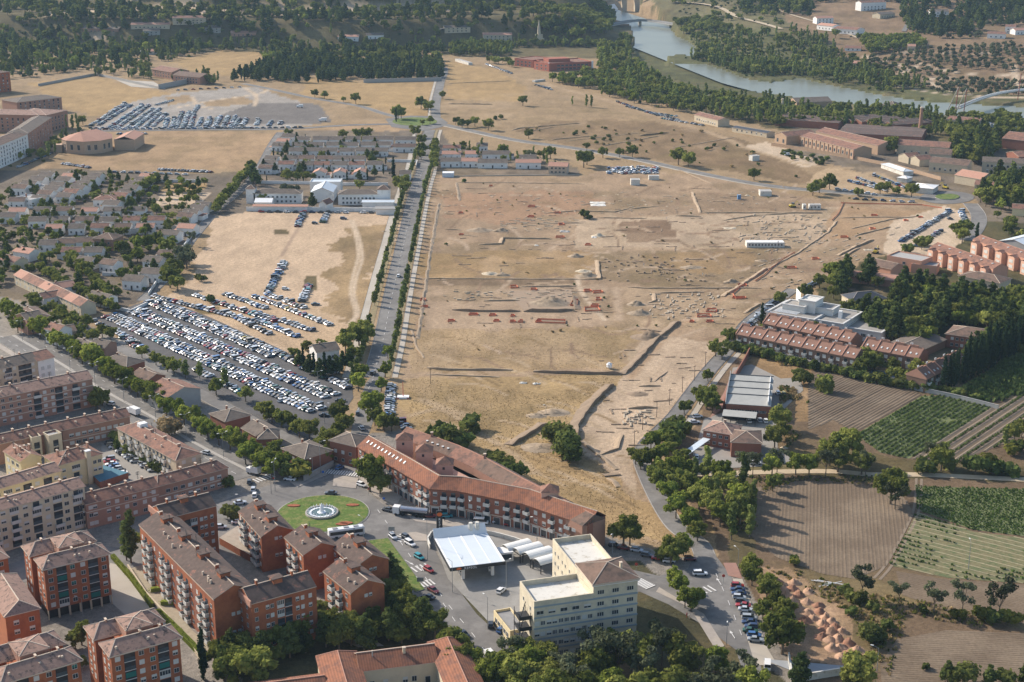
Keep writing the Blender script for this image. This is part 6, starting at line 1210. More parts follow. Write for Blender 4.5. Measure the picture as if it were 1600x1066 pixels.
def church():
    o, rz, L = frame_of((103, 218), (150, 221), 11); e = empty('church', o, 0, 'big new brick church with angular pink roofs beside the far car park', 'church'); hB = M('brick_church', (.46, .33, .23), .9, .1)
    P = [(-6, 8), (0, 0), (15, -5), (27, 0), (33, 12), (27, 32), (6, 40), (-5, 26)]; b = MB(); n = len(P); b.add([(x, y, -.2) for x, y in P]+[(x, y, 10) for x, y in P], [(i, (i+1) % n, n+(i+1) % n, n+i) for i in range(n)]+[list(range(n, 2*n))]); b.put('wall', hB, e)
    r = MB(); Q = [(x*1.03-.3, y*1.03-.3, 10.1) for x, y in P]+[(9, 10, 15.5), (18, 24, 15.5)]; r.add(Q, [(0, 1, 8), (1, 2, 8), (2, 3, 8), (3, 4, 9, 8), (4, 5, 9), (5, 6, 9), (6, 7, 9), (7, 0, 8, 9)]); r.put('roof', TILEP, e)
    b = MB(); b.box(34, 14, 0, 50, 46, 8.5); b.put('side_hall', hB, e); r = roof_mesh(16, 32, 8.6, 2.5, 'gable', .3, .2, axis='y'); r.v = [(x+34, y+14, z) for x, y, z in r.v]; r.put('side_roof', [TILEP, TRIM], e)
    for i, (a, c) in enumerate(zip(P[:4], P[1:5])):
        for f in (.3, .7): x = a[0]+(c[0]-a[0])*f; y = a[1]+(c[1]-a[1])*f; put_window(e, 'win', x, y, 3, 2.2, 4, math.atan2(c[1]-a[1], c[0]-a[0]))
    b = MB(); b.box(-12, 4, 0, -5, 16, 6); b.put('porch', hB, e)
church()
def tenement(A, B, D, h, lab, wall, rmat, nc, nr, side=None):
    e, L, D = building('tenement_block', lab, A, B, D, h, 2.4, 'hip', 'x', wall, rmat, 'apartment block'); fenest(e, 'f', L, D, ncols(nc, .03), [1.8+2.9*i for i in range(nr)], ['win', 'win', 'half', 'rbalc'], 1.4, 1.4); return e
tenement((-40, 243), (43, 209), 16, 17, 'white five-storey tenement with dark windows at the left edge', WHW, TILEB, 18, 5); tenement((43, 208), (80, 183), 16, 17, 'brown tenement following the street bend', BRICKP, TILEG, 9, 5)
tenement((72, 180), (105, 172), 34, 15, 'brick tenement with green loggias at the street corner', BRICKP, TILEO, 6, 4); tenement((-30, 178), (60, 180), 26, 15, 'wide tenement roof at the left edge', BRICKP, TILEO, 10, 4); tenement((26, 160), (96, 152), 26, 13, 'far tenement with hipped roofs beside the dry field', BRICKP, TILEG, 9, 4); tenement((-40, 118), (15, 112), 30, 20, 'salmon tower block at the far left edge', ORANGE, TILEB, 8, 6)
e, L, D = building('old_brick_school', 'low red brick building with terrace trees beside the far car park', (238, 108), (268, 113), 22, 8, 3, 'gable', 'x', BRICKP, TERRA, 'school'); fenest(e, 'f', L, D, ncols(6), [1.5, 4.5], ['win'], 2, 1.6)
e, L, D = building('old_brick_school', 'right wing of the low red brick building', (270, 117), (312, 121), 20, 8, 3, 'gable', 'x', BRICKP, TILEB, 'school'); fenest(e, 'f', L, D, ncols(8), [1.5, 4.5], ['win'], 2, 1.6)
def garden_wall(line, h, lab, mat=WHW, th=.35, name='garden_wall', cat='wall'):
    P = [G(*p) for p in line]; o = P[0]; e = empty(name, o, 0, lab, cat)
    for a, b in zip(P, P[1:]):
        d = b-a; L = math.hypot(d.x, d.y); w = MB(); w.box(0, -th/2, -.3, L, th/2, h); w.box(-.05, -th/2-.06, h, L+.05, th/2+.06, h+.12); w.put('wall_section', mat, e, a-o, math.atan2(d.y, d.x))
garden_wall([(248, 140), (302, 129)], 5, 'long pale wall at the near side of the brick terrace', CONC); garden_wall([(568, 130), (690, 127)], 4, 'pale wall before the dark pine wood', CONC); garden_wall([(60, 135), (150, 118), (250, 140)], 2.5, 'grey wall round the dry field', CONC)
# white school in the middle distance
sch = 'white school buildings beside the avenue'
e, L, D = building('white_school', 'left white school block with brown roof and corner tower', (396, 302), (470, 302), 10, 7, 1.8, 'hip', 'x', WHW, TILEG, 'school'); fenest(e, 'f', L, D, ncols(9), [3.8, .9], ['win'], 1.2, 1.3); b = MB(); b.box(-5, 0, 0, 1, 8, 10); b.put('tower', WHW, e); r = roof_mesh(6, 8, 10, 2, 'hip', .3); r.v = [(x-5, y, z) for x, y, z in r.v]; r.put('tower_roof', [TILEB, TRIM], e)
e, L, D = building('white_school', 'right white school block with brown roof and corner tower', (528, 303), (592, 303), 11, 7.5, 1.8, 'hip', 'x', WHW, TILEG, 'school'); fenest(e, 'f', L, D, ncols(9), [3.8, .9], ['win'], 1.2, 1.3); b = MB(); b.box(L-1, -.4, 0, L+7, 8, 10.5); b.put('tower', WHW, e); r = roof_mesh(8, 8.4, 10.5, 2.4, 'hip', .3); r.v = [(x+L-1, y-.4, z) for x, y, z in r.v]; r.put('tower_roof', [TILEB, TRIM], e)
e, L, D = building('gym_hall', 'pale blue gym hall with bright folded roof between the school blocks', (486, 300), (520, 300), 22, 7, 3, 'gable', 'y', WHW, METAL, 'hall'); building('gym_annex', 'flat pale hall behind the folded-roof gym', (484, 284), (532, 284), 12, 8, 1, 'flat', 'x', WHW, METAL, 'hall')
building('red_roofed_lodge', 'small red-roofed lodge at the school wall', (498, 318), (510, 319), 9, 5, 2.2, 'gable', 'y', WHW, TERRA, 'house'); building('playground_shelter', 'long pale shelter roof in the school yard', (566, 316), (615, 316), 8, 4, .8, 'gable', 'x', WHW, METAL, 'shelter'); building('white_shed', 'white vaulted shed by the school wall', (398, 316), (424, 316), 12, 4, 1.6, 'gable', 'x', WHW, WMET, 'shed'); building('long_white_store', 'long white store along the school wall', (395, 322), (480, 322.5), 6, 3.5, .7, 'gable', 'x', WHW, TILEP, 'store')
building('school_store', 'white panelled store at the wall corner by the avenue', (587, 326), (622, 326), 7, 4, .8, 'gable', 'x', WHW, CONC, 'store')
garden_wall([(385, 330), (480, 330), (588, 331), (622, 331)], 2.6, 'white school wall above the sandy lot')
garden_wall([(408, 287), (484, 288)], 2, 'pale wall behind the left school block'); garden_wall([(532, 290), (606, 290)], 2, 'pale wall behind the right school block')
# ---------------------------------------------------------------- white cottages
cot = 0
def cottages(A, B, n, lab, grp, D=8, h=4.6, wid=10.2, roofs=(TILEG, TILEG, TILEB, TILEG, TERRA, TILEP, TILEG), rzfix=None, axis='x'):
    a = G(*A); b = G(*B); d = b-a; Lt = math.hypot(d.x, d.y); rz = math.atan2(d.y, d.x) if rzfix is None else rzfix
    for i in range(n):
        f = i/(n-1) if n > 1 else 0
        p = a+d*f; e = empty('white_cottage', (p.x+rb.uniform(-.4, .4), p.y+rb.uniform(-.8, .8), 0), rz+rb.uniform(-.02, .02), f'{lab}, {ordinal(i)} from left', 'cottage', grp); L = wid*rb.uniform(.92, 1.06); hh = h*rb.uniform(.94, 1.08)
        rm = roofs[rb.randrange(len(roofs))]; walls_mesh(L, D, hh-.05, 1.7, axis).put('wall', WHW, e); roof_mesh(L, D, hh, 1.9, 'gable', .35, .18, axis=axis).put('roof', [rm, TRIM], e)
        for q in (.18, .5, .82): put_window(e, 'door' if q == .5 else 'win', L*q, -.02, .1 if q == .5 else 1.3, 1.0, 2.2 if q == .5 else 1.2, 0)
        if rb.random() < .7: chimney(e, L*rb.uniform(.2, .8), D*.6, hh+1.6, .5, .5, .8, WHW)
        if rb.random() < .55:      # yard extension behind or beside
            w = MB(); x0 = rb.choice([-3.2, L+.02]); w.box(x0, 2, 0, x0+3.2, D+1, 2.8); w.put('outhouse', WHW, e); w = MB(); w.box(x0-.1, 1.9, 2.8, x0+3.3, D+1.1, 2.95); w.put('outhouse_roof', rb.choice([TERRA, TILEG, CONC, TILEP]), e)
LH = 'white cottage'; gA = 'white cottages west of the sand lot'
S = (15,); 
for A, B, n, nm in (((15, 341), (200, 341), 6, 'third street'), ((44, 357), (230, 356), 6, 'fourth street'), ((71, 368), (214, 367), 5, 'fifth street'), ((88, 392), (149, 391), 3, 'short sixth street'), ((97, 406), (133, 406), 2, 'pair below sixth street'), ((14, 326), (16, 326), 1, 'lone one by left hedge'), ((60, 395), (62, 395), 1, 'lone one with white gable'), ((0, 350), (2, 350), 1, 'lone one at left edge'), ((118, 420), (156, 425), 2, 'pair by plane trees')):
    cottages(A, B, n, f'{LH}, {nm}', gA)
for A, B, n, nm in (((48, 322), (96, 286), 6, 'first slanting lane'), ((88, 318), (136, 286), 6, 'second slanting lane'), ((182, 313), (218, 286), 5, 'third slanting lane'), ((276, 350), (304, 332), 4, 'lane beside the pale pitch'), ((253, 379), (278, 368), 2, 'pair above the street tree'), ((222, 422), (246, 410), 2, 'pair by the blue-shaded street'), ((192, 452), (220, 441), 2, 'pair above the car park'), ((160, 330), (175, 318), 2, 'pair by the school dome'), ((18, 305), (60, 284), 4, 'leftmost slanting lane')):
    cottages(A, B, n, f'{LH}, {nm}', gA, D=9, rzfix=R(-14), h=4.8)
gB = 'white cottages north of the school'
for A, B, n, nm in (((463, 227), (617, 227), 7, 'top street'), ((457, 236), (590, 236), 6, 'second street'), ((451, 245), (583, 245), 6, 'third street'), ((440, 258), (548, 258), 5, 'fourth street'), ((436, 267), (573, 267), 6, 'fifth street')):
    cottages(A, B, n, f'{LH} north of school, {nm}', gB, wid=11.5, D=9, roofs=(TILEG, TILEG, TILEG, TILEB, TERRA) if 'f' in nm[:1] else (TILEG,))
cottages((489, 280), (552, 280), 3, f'{LH} behind the gym hall', gB, wid=9, D=11, axis='y', roofs=(TERRA, TILEP)); cottages((614, 238.5), (640, 238.5), 1, 'long white cottage with arcade above dry plot', gB, wid=19); cottages((618, 227), (640, 227), 1, 'long white cottage at top of avenue', gB, wid=17); cottages((625, 282), (640, 282), 1, 'small cottage beside the tall cypress', gB, wid=8)
for A, B, n, nm in (((425, 236), (440, 222), 3, 'top slanting lane'), ((404, 272), (414, 258), 3, 'lower slanting lane')): cottages(A, B, n, f'{LH} north of school, {nm}', gB, rzfix=R(-14))
gC = 'white cottages east of the avenue'
for A, B, n, w, nm in (((689, 262), (704, 262), 1, 16, 'first of the front street'), ((721, 262), (730, 262), 1, 13, 'second of the front street'), ((747, 263), (760, 263), 1, 23, 'long third of the front street'), ((806, 264), (820, 264), 1, 20, 'arcaded fourth of the front street'), ((691, 250), (700, 250), 1, 15, 'rear street by the avenue'), ((727, 250), (740, 250), 1, 11, 'rear street middle'), ((754, 250), (770, 250), 1, 20, 'rear street long one'), ((693, 241), (700, 241), 1, 14, 'block behind the rear street'), ((745, 237), (752, 237), 1, 9, 'small one by dome tree'), ((812, 256), (830, 256), 1, 12, 'rear one before dry field')):
    cottages(A, B, n, f'white cottage east of avenue, {nm}', gC, wid=w, D=9)
e, L, D = building('pink_house', 'pink-roofed house with dark awnings at the end of the street', (857, 259), (886, 260), 10, 6, 2, 'gable', 'x', M('wall_beige', (.5, .4, .3)), TILEP, 'house'); fenest(e, 'f', L, D, ncols(4), [.8, 3.6], ['win'], 1.5, 1.3)
# terracotta row and odd houses by the dual carriageway
for i in range(8):
    x = 22+i*13.0; y = 438+i*6.1
    e, L, D = building('row_house', f'pinkish-roofed row house, {ordinal(i)} from upper end above the dual carriageway', (x, y-9), (x+12.6, y-3.1), 8, 5.5, 2.2, 'gable', 'x', CREAM, TERRA if i % 3 else TILEP, 'row house', group='long row of pinkish-roofed houses'); fenest(e, 'f', L, D, [.25, .7], [1, 3.6], ['shut', 'win'], 1.1, 1.2)
for A, B, D, h, rh, roof, wall, rmat, lab in (((17, 485), (42, 501), 12, 6.5, 2, 'hip', BRICKP, TILEB, 'brick house with porch at the left edge'), ((42, 500), (68, 495), 12, 7.5, 2, 'gable', BRICKP, TILEG, 'second brick house beside it with tall gable'), ((70, 513), (90, 518), 8, 7, 2, 'gable', WHW, TERRA, 'white house with blue signboard'), ((91, 520), (119, 516), 10, 5, 1.6, 'gable', BRICKT, TILEB, 'brick shed beside the signboard house'),
    ((108, 538), (138, 548), 10, 5, 1.8, 'gable', BRICKT, TILEG, 'low grey-roofed brick house behind the street planes'), ((140, 540), (163, 543), 9, 5.5, 1.8, 'gable', BRICKP, TILEG, 'grey-roofed brick house by the service road'), ((158, 562), (198, 572), 10, 6, 2, 'hip', BRICKR, TILEG, 'brown house between carriageway and car park'), ((205, 585), (230, 594), 9, 5, 1.8, 'gable', BRICKR, TILEB, 'small brown house beside the grey-walled one'),
    ((230, 606), (262, 620), 15, 7.5, 2.4, 'gable', CONC, TERRA, 'red-roofed house with tall grey side wall'), ((328, 646), (352, 658), 11, 5.5, 2, 'hip', BRICKR, TILEG, 'brown hip-roofed house above the carriageway planes'), ((378, 668), (400, 680), 10, 5.5, 2, 'gable', BRICKR, TILEG, 'brown house beside the service road bend'), ((403, 685), (433, 684), 10, 5.5, 2, 'hip', BRICKR, TILEG, 'brown house beside the red car'), ((441, 700), (476, 716), 12, 6.5, 2.2, 'hip', BRICKR, TILEG, 'grey-brown corner house above the wedge wall'),
    ((495, 550), (530, 545), 10, 5, 2, 'gable', WHW, TILEG, 'white villa with grey roof behind the conifers'), ((68, 466), (98, 461), 9, 5, 1.8, 'gable', WHW, TERRA, 'white-walled outbuilding beside the pink row'), ((82, 452), (118, 446), 9, 5.5, 2, 'gable', WHW, TILEP, 'pink-roofed house behind the row'), ((135, 462), (165, 468), 8, 4.5, 1.6, 'gable', WHW, TILEG, 'grey-roofed house at the lane of trees'), ((20, 392), (45, 396), 9, 5, 1.8, 'gable', WHW, TILEP, 'pale pink-roofed house at left edge'), ((0, 405), (22, 410), 9, 5, 1.8, 'gable', CREAM, TERRA, 'orange-roofed house at left edge'),
    ((145, 372), (176, 374), 12, 7, 2.2, 'hip', BRICKP, TILEB, 'brown brick house amid the cottages'), ((145, 312), (180, 312), 12, 5, 2, 'hip', WHW, TERRA, 'pink dome-like hall amid the cottages'), ((22, 308), (48, 312), 12, 6, 1, 'flat', WHW, CONC, 'flat white block amid the cottages')):
    e, L, D = building('house', lab, A, B, D, h, rh, roof, 'x', wall, rmat, 'house'); fenest(e, 'f', L, D, ncols(max(2, int(L/4))), [1.2] if h < 5.6 else [1.1, 3.9], ['win', 'shut'], 1.1, 1.2); chimney(e, L*.3, D*.5, h+rh-.3, .6, .6, 1.0)
# far hillside houses
far = [((1276, 38), (1302, 37), 12, 8, WHW, 'white stepped house on the far hillside, left of the terrace block'), ((1345, 18), (1384, 14), 14, 12, WHW, 'big white block on the far hillside with gabled top'), ((1302, 52), (1338, 56), 22, 6, WHW, 'white terrace with pink roof on the far hillside'), ((1276, 46), (1300, 50), 16, 6, WHW, 'red-roofed house left of the white terrace'), ((1375, 30), (1398, 26), 14, 6, CREAM, 'cream house right of the big white block'), ((1454, 27), (1482, 26), 12, 8, WHW, 'white villa with pink roof amid far pines'), ((1542, 60), (1570, 61), 12, 6, WHW, 'white farmhouse on the right hillside, lower part'), ((1570, 53), (1586, 53), 12, 9, WHW, 'white tower house on the right hillside'), ((1586, 55), (1612, 53), 12, 6, WHW, 'white barn at the right edge of the hillside'),
       ((1320, 80), (1345, 80), 10, 4, WHW, 'small white-roofed house on the river spur'), ((1330, 107), (1350, 107), 10, 6, STONE, 'square stone ruin above the river'), ((1418, 80), (1430, 80), 8, 6, STONE, 'stone hut above the orchard paths'), ((695, 54), (735, 56), 14, 7, STONE, 'long stone building beside the far road'), ((755, 66), (800, 68), 16, 8, STONE, 'stone barracks in the far wood'), ((528, 66), (560, 66), 10, 6, WHW, 'low white house in the far woods'), ((573, 63), (600, 62), 9, 6, WHW, 'white house with twin gables in the far woods'), ((224, 58), (250, 57), 14, 8, CONC, 'grey block in the left woods'), ((318, 53), (345, 53), 14, 7, CONC, 'domed grey hall in the left woods'), ((270, 40), (322, 40), 14, 9, STONE, 'long stone house below the slope'), ((130, 52), (185, 52), 14, 6, BRICKP, 'ruddy low houses in the left woods'), ((205, 48), (265, 45), 12, 6, STONE, 'stone cottages below the slope'), ((360, 58), (400, 57), 12, 5, TILEP, 'low pinkish cottages in the left woods'), ((222, 86), (270, 84), 14, 4, WHW, 'white tented yard beside the left woods'), ((800, 70), (802, 70), 5, 5, STONE, 'stone plinth hut')]
for A, B, D, h, wall, lab in far[:-1]:
    g = G(*A); g2 = G(*B); z0 = min(g.z, g2.z)
    e, L, D = building('distant_house', lab, A, B, D, h, 2.2, 'gable', 'x', wall, rb.choice([TERRA, TILEP, TILEG]), 'house', base_px=True); fenest(e, 'f', L, D, ncols(max(2, int(L/6))), [1.4] if h < 7 else [1.4, 4.6], ['win'], 1.6, 1.6)
# ================================================================ FIELDS AND CROPS
ZL[0] = .05
SOILR = M('ploughed_soil', (.145, .105, .068), .95, .28, 1.2, 0, (.20, .15, .10), (.45, .6), .04); SOILD = M('ploughed_soil_dark', (.12, .09, .058), .95, .2, 1.2); SOILL = M('ploughed_soil_light', (.22, .17, .12), .95, .16, 1.0)
def clip_rows(poly, ang, step, jit=0.):
    "parallel rows inside a photo polygon: list of (start, end)"
    pw = [tuple(G(*p))[:2] for p in poly]; c, s = math.cos(ang), math.sin(ang); Q = [(x*c+y*s, -x*s+y*c) for x, y in pw]; out = []
    v = min(q[1] for q in Q)+step/2
    while v < max(q[1] for q in Q):
        xs = []
        for i in range(len(Q)):
            (x1, y1), (x2, y2) = Q[i], Q[(i+1) % len(Q)]
            if (y1 > v) != (y2 > v): xs.append(x1+(x2-x1)*(v-y1)/(y2-y1))
        xs.sort()
        for a, b in zip(xs[::2], xs[1::2]):
            if b-a > 1: out.append(((a*c-v*s, a*s+v*c), (b*c-v*s, b*s+v*c)))
        v += step*(1+rb.uniform(-jit, jit))
    return out
def pdir(a, b): A = G(*a); B = G(*b); return math.atan2(B.y-A.y, B.x-A.x)
def ridges(name, poly, ang, step, h, w, mat, label, base=None, jit=.1, wob=0.):
    z = layer()
    if base: sheet('field', poly, base, z)
    v = []; f = []
    for (ax, ay), (bx, by) in clip_rows(poly, ang, step, jit):
        L = math.hypot(bx-ax, by-ay); n = max(1, int(L/12)); ux, uy = (bx-ax)/L, (by-ay)/L; k = len(v)
        for i in range(n+1):
            t = L*i/n; o = rb.uniform(-wob, wob); hh = h*rb.uniform(.7, 1.25); x = ax+ux*t-uy*o; y = ay+uy*t+ux*o; ww = w*rb.uniform(.8, 1.2)/2
            v += [(x-uy*ww, y+ux*ww, z+.005), (x, y, z+hh), (x+uy*ww, y-ux*ww, z+.005)]
        for i in range(n): q = k+3*i; f += [(q, q+1, q+4, q+3), (q+1, q+2, q+5, q+4)]
    return props(put(name, mesh(name, v, f, mat)), label, 'field', None, 'stuff')
F1 = [(1263,588),(1283,580),(1428,611),(1440,618),(1336,677),(1301,656),(1263,672)]
ridges('furrows', F1, pdir((1336,677), (1440,618)), 1.5, .22, 1.2, SOILR, 'brown ploughed furrows of the upper right field', SOILR, wob=.15)
F2 = [(1440,619),(1493,619),(1529,629),(1556,634),(1478,684),(1420,717),(1375,707),(1337,679)]
F3 = [(1556,634),(1640,600),(1700,640),(1600,682),(1495,722),(1420,717),(1478,684)]
a23 = pdir((1478,684), (1556,634))
sheet('field', F2, M('field_green', (.13, .15, .06), .95, .25, .6)); ridges('furrows', F3, a23, 2.4, .25, 1.3, SOILL, 'dark and pale striped furrows beside the maize', SOILD)
F4 = [(1165,765),(1240,752),(1395,752),(1427,800),(1386,884),(1335,905),(1285,897),(1215,872),(1175,840)]
ridges('furrows', F4, pdir((1260,880), (1262,780)), 1.3, .07, .9, SOILR, 'fine furrows of the broad bare field', SOILR, wob=.12)
F5 = [(1432,760),(1600,765),(1700,775),(1700,850),(1600,838),(1520,828),(1434,797)]; sheet('field', F5, MATS['field_green'])
F6 = [(1433,800),(1520,831),(1600,841),(1700,855),(1700,930),(1600,912),(1480,903),(1391,884)]
a6 = pdir((1433,800), (1600,841))
ridges('mulch_rows', F6, a6, 3.2, .15, .5, M('straw_rows', (.31, .27, .165), .95, .3, 1.5), 'pale dry rows of the striped vegetable field', M('field_khaki', (.17, .15, .075), .95, .3, .8, 0, (.10, .12, .05), (.45, .6), .3), wob=.25)
F7 = [(1400,893),(1480,906),(1600,914),(1700,932),(1700,985),(1600,975),(1480,955),(1410,930)]
ridges('furrows', F7, a6, 1.1, .10, .7, SOILR, 'smooth brown strip behind the row of thin trees', SOILR)
F8 = [(1400,1000),(1480,985),(1600,990),(1700,1000),(1700,1100),(1380,1100),(1375,1040)]
ridges('furrows', F8, pdir((1400,1000), (1600,1010)), 1.1, .10, .7, SOILR, 'smooth brown field at the bottom right corner', SOILR)
ribbon('farm_track', [(1436,748), (1432,796), (1410,845), (1388,884), (1370,905)], .9, SOILL, off=.9); ribbon('farm_track', [(1436,748), (1432,796), (1410,845), (1388,884), (1370,905)], .9, SOILL, off=-.9)
def tuft(name, n, h, r, mat, seed):
    rr = random.Random(seed); v = []; f = []
    for i in range(n):
        a = rr.random()*6.28; d = r*rr.random(); x, y = d*math.cos(a), d*math.sin(a); b = rr.random()*6.28; w = .22; hh = h*rr.uniform(.6, 1); k = len(v); ox, oy = rr.uniform(-.3, .3), rr.uniform(-.3, .3)
        v += [(x-w*math.cos(b), y-w*math.sin(b), 0), (x+w*math.cos(b), y+w*math.sin(b), 0), (x+ox+w*.7*math.cos(b), y+oy+w*.7*math.sin(b), hh), (x+ox-w*.7*math.cos(b), y+oy-w*.7*math.sin(b), hh*.9)]; f.append((k, k+1, k+2, k+3))
    return mesh(name, v, f, mat)
CROP = leafmat('leaves_crop', (.09, .14, .035), (.17, .21, .07), .3); CROP2 = leafmat('leaves_vegetable', (.075, .125, .032), (.13, .18, .05), .3)
tf = [tuft('crop_tuft', 9, 1.1, .5, CROP, i) for i in range(3)]; tv = [tuft('leafy_tuft', 9, .7, .5, CROP2, i+5) for i in range(3)]; td = [tuft('dry_tuft', 6, .45, .4, LEAF['dry'], i+9) for i in range(2)]
def crop(name, poly, ang, rs, ps, tufts, label, smin=.8, smax=1.4, keep=1., z=.1):
    pts = []; 
    for (ax, ay), (bx, by) in clip_rows(poly, ang, rs, .1):
        L = math.hypot(bx-ax, by-ay); t = 0
        while t < L:
            x = ax+(bx-ax)*t/L+rb.gauss(0, .15); y = ay+(by-ay)*t/L+rb.gauss(0, .15)
            if keep >= 1 or float(fbm(np.array([x]), np.array([y]), 14, 2)[0])+rb.uniform(-.12, .12) < keep: pts.append((x, y, z, rb.uniform(0, 6.28), rb.uniform(smin, smax), rb.randrange(len(tufts))))
            t += ps*rb.uniform(.7, 1.3)
    scatter(name, pts, [bpy.data.objects.new('%s_plant_%02d' % (name, i), m) for i, m in enumerate(tufts)], label, 'crop')
crop('maize_crop', F2, a23, 2.1, .7, tf, 'green maize rows in the tilted field', .5, .95, .85)
crop('striped_crop', F3, a23, 4.8, 1.1, tf, 'thin green rows between dark furrows at the right edge', .6, 1.0)
crop('tall_maize', [(1525,628),(1500,606),(1560,570),(1600,540),(1700,560),(1700,600),(1640,600),(1560,628)], a23, 2.2, 1.3, tf, 'tall shaded maize under the dark conifers', 1.2, 2.0)
crop('leafy_crop', F5, a6, 1.3, .9, tv, 'bright leafy vegetable rows below the dirt track', .5, 1.0, .95)
crop('vegetable_rows', F6, a6, 3.2, 1.3, tv, 'patchy green plants in the striped vegetable field', .6, 1.2, .56, .15)
dry_spots = [tuft('weed_tuft', 7, .8, .6, LEAF['dry'], 21), tuft('weed_tuft', 7, .8, .6, LEAF['yellow'], 22), tuft('weed_tuft', 8, .9, .6, LEAF['bush'], 23)]
def weeds(name, poly, n, label, kinds=(0, 1, 2), smin=.7, smax=1.8, thr=.5, sc=25):
    pw = [tuple(G(*p))[:2] for p in poly]; xs = [p[0] for p in pw]; ys = [p[1] for p in pw]; r = np.random.RandomState(len(name)+n)
    X = r.uniform(min(xs), max(xs), n*5); Y = r.uniform(min(ys), max(ys), n*5); k = inpoly(X, Y, pw) & (fbm(X, Y, sc, 3) > thr); X = X[k][:n]; Y = Y[k][:n]; Z = hgt(X, Y)
    scatter(name, [(float(x), float(y), float(z), r.uniform(0, 6.28), r.uniform(smin, smax), int(kinds[r.randint(len(kinds))])) for x, y, z in zip(X, Y, Z) if z > -1], [bpy.data.objects.new('%s_plant_%02d' % (name, i), m) for i, m in enumerate(dry_spots)], label, 'weeds')
weeds('dry_weeds', [(640,592),(975,585),(900,690),(1000,790),(1062,862),(930,830),(780,730),(640,668)], 5000, 'dry weeds over the golden field below the dig', (0,), .15, .38, .3, 60)
weeds('verge_weeds', [(1100,745),(1420,745),(1420,765),(1250,750),(1180,775),(1185,870),(1340,925),(1420,935),(1600,975),(1600,995),(1420,960),(1390,1060),(1330,960),(1200,890),(1140,850)], 1500, 'green and yellow weeds along the field margins', (0, 0, 1, 2), .5, 1.2, .52)
weeds('bank_weeds', [(1215,565),(1265,580),(1262,670),(1230,700),(1220,640)], 900, 'rusty and green weeds behind the warehouse', (0, 0, 2), .9, 2.0, .4)
weeds('site_weeds', [(650,515),(960,512),(980,580),(640,580)], 1500, 'dry weeds on the upper dig field', (0,), .15, .34, .3, 60)
# ================================================================ EXCAVATION
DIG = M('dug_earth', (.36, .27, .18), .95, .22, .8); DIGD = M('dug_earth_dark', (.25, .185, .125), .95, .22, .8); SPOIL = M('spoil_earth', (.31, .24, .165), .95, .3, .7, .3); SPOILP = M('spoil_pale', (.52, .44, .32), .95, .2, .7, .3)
NET = M('orange_netting', (.62, .20, .11), .8, .25, 2.); RUBBLE = M('ruin_stone', (.45, .37, .27), .95, .25, 1.5)
rs = random.Random(77)
SN = [0]
def scarp(line, h, back=2.5, mat=DIG, label='earth edge of a cut dug across the excavation', name='trench_edge', px=True):
    "a step of cut earth: sheer on the camera side, sloping away behind; both ends real"
    P0 = [G(*p) for p in line]; P = []
    for a, b in zip(P0, P0[1:]):
        n = max(1, int((b-a).length/4)); P += [a+(b-a)*(i/n) for i in range(n)]
    P.append(P0[-1]); N = offset_line(P, 1.0); v = []
    for i, (p, q) in enumerate(zip(P, N)):
        n = q-p; n = n if n.y > 0 or (abs(n.y) < 1e-6) else -n; w = rs.uniform(-.35, .35); hh = h*rs.uniform(.7, 1.2)
        if i in (0, len(P)-1): hh *= .35
        a = p+n*w; v += [(a.x, a.y, .02), (a.x+n.x*.1, a.y+n.y*.1, hh), (a.x+n.x*.9, a.y+n.y*.9, hh*.92), (a.x+n.x*back*(1+abs(w)), a.y+n.y*back, .03)]
    f = []
    for i in range(len(P)-1):
        k = 4*i; f += [(k, k+4, k+5, k+1), (k+1, k+5, k+6, k+2), (k+2, k+6, k+7, k+3)]
    SN[0] += 1; props(put(name, mesh(name, v, f, mat)), f'cut earth edge in the dig, {ordinal(SN[0]-1)} counting from the top', 'earth bank', 'cut edges of the excavation trenches')
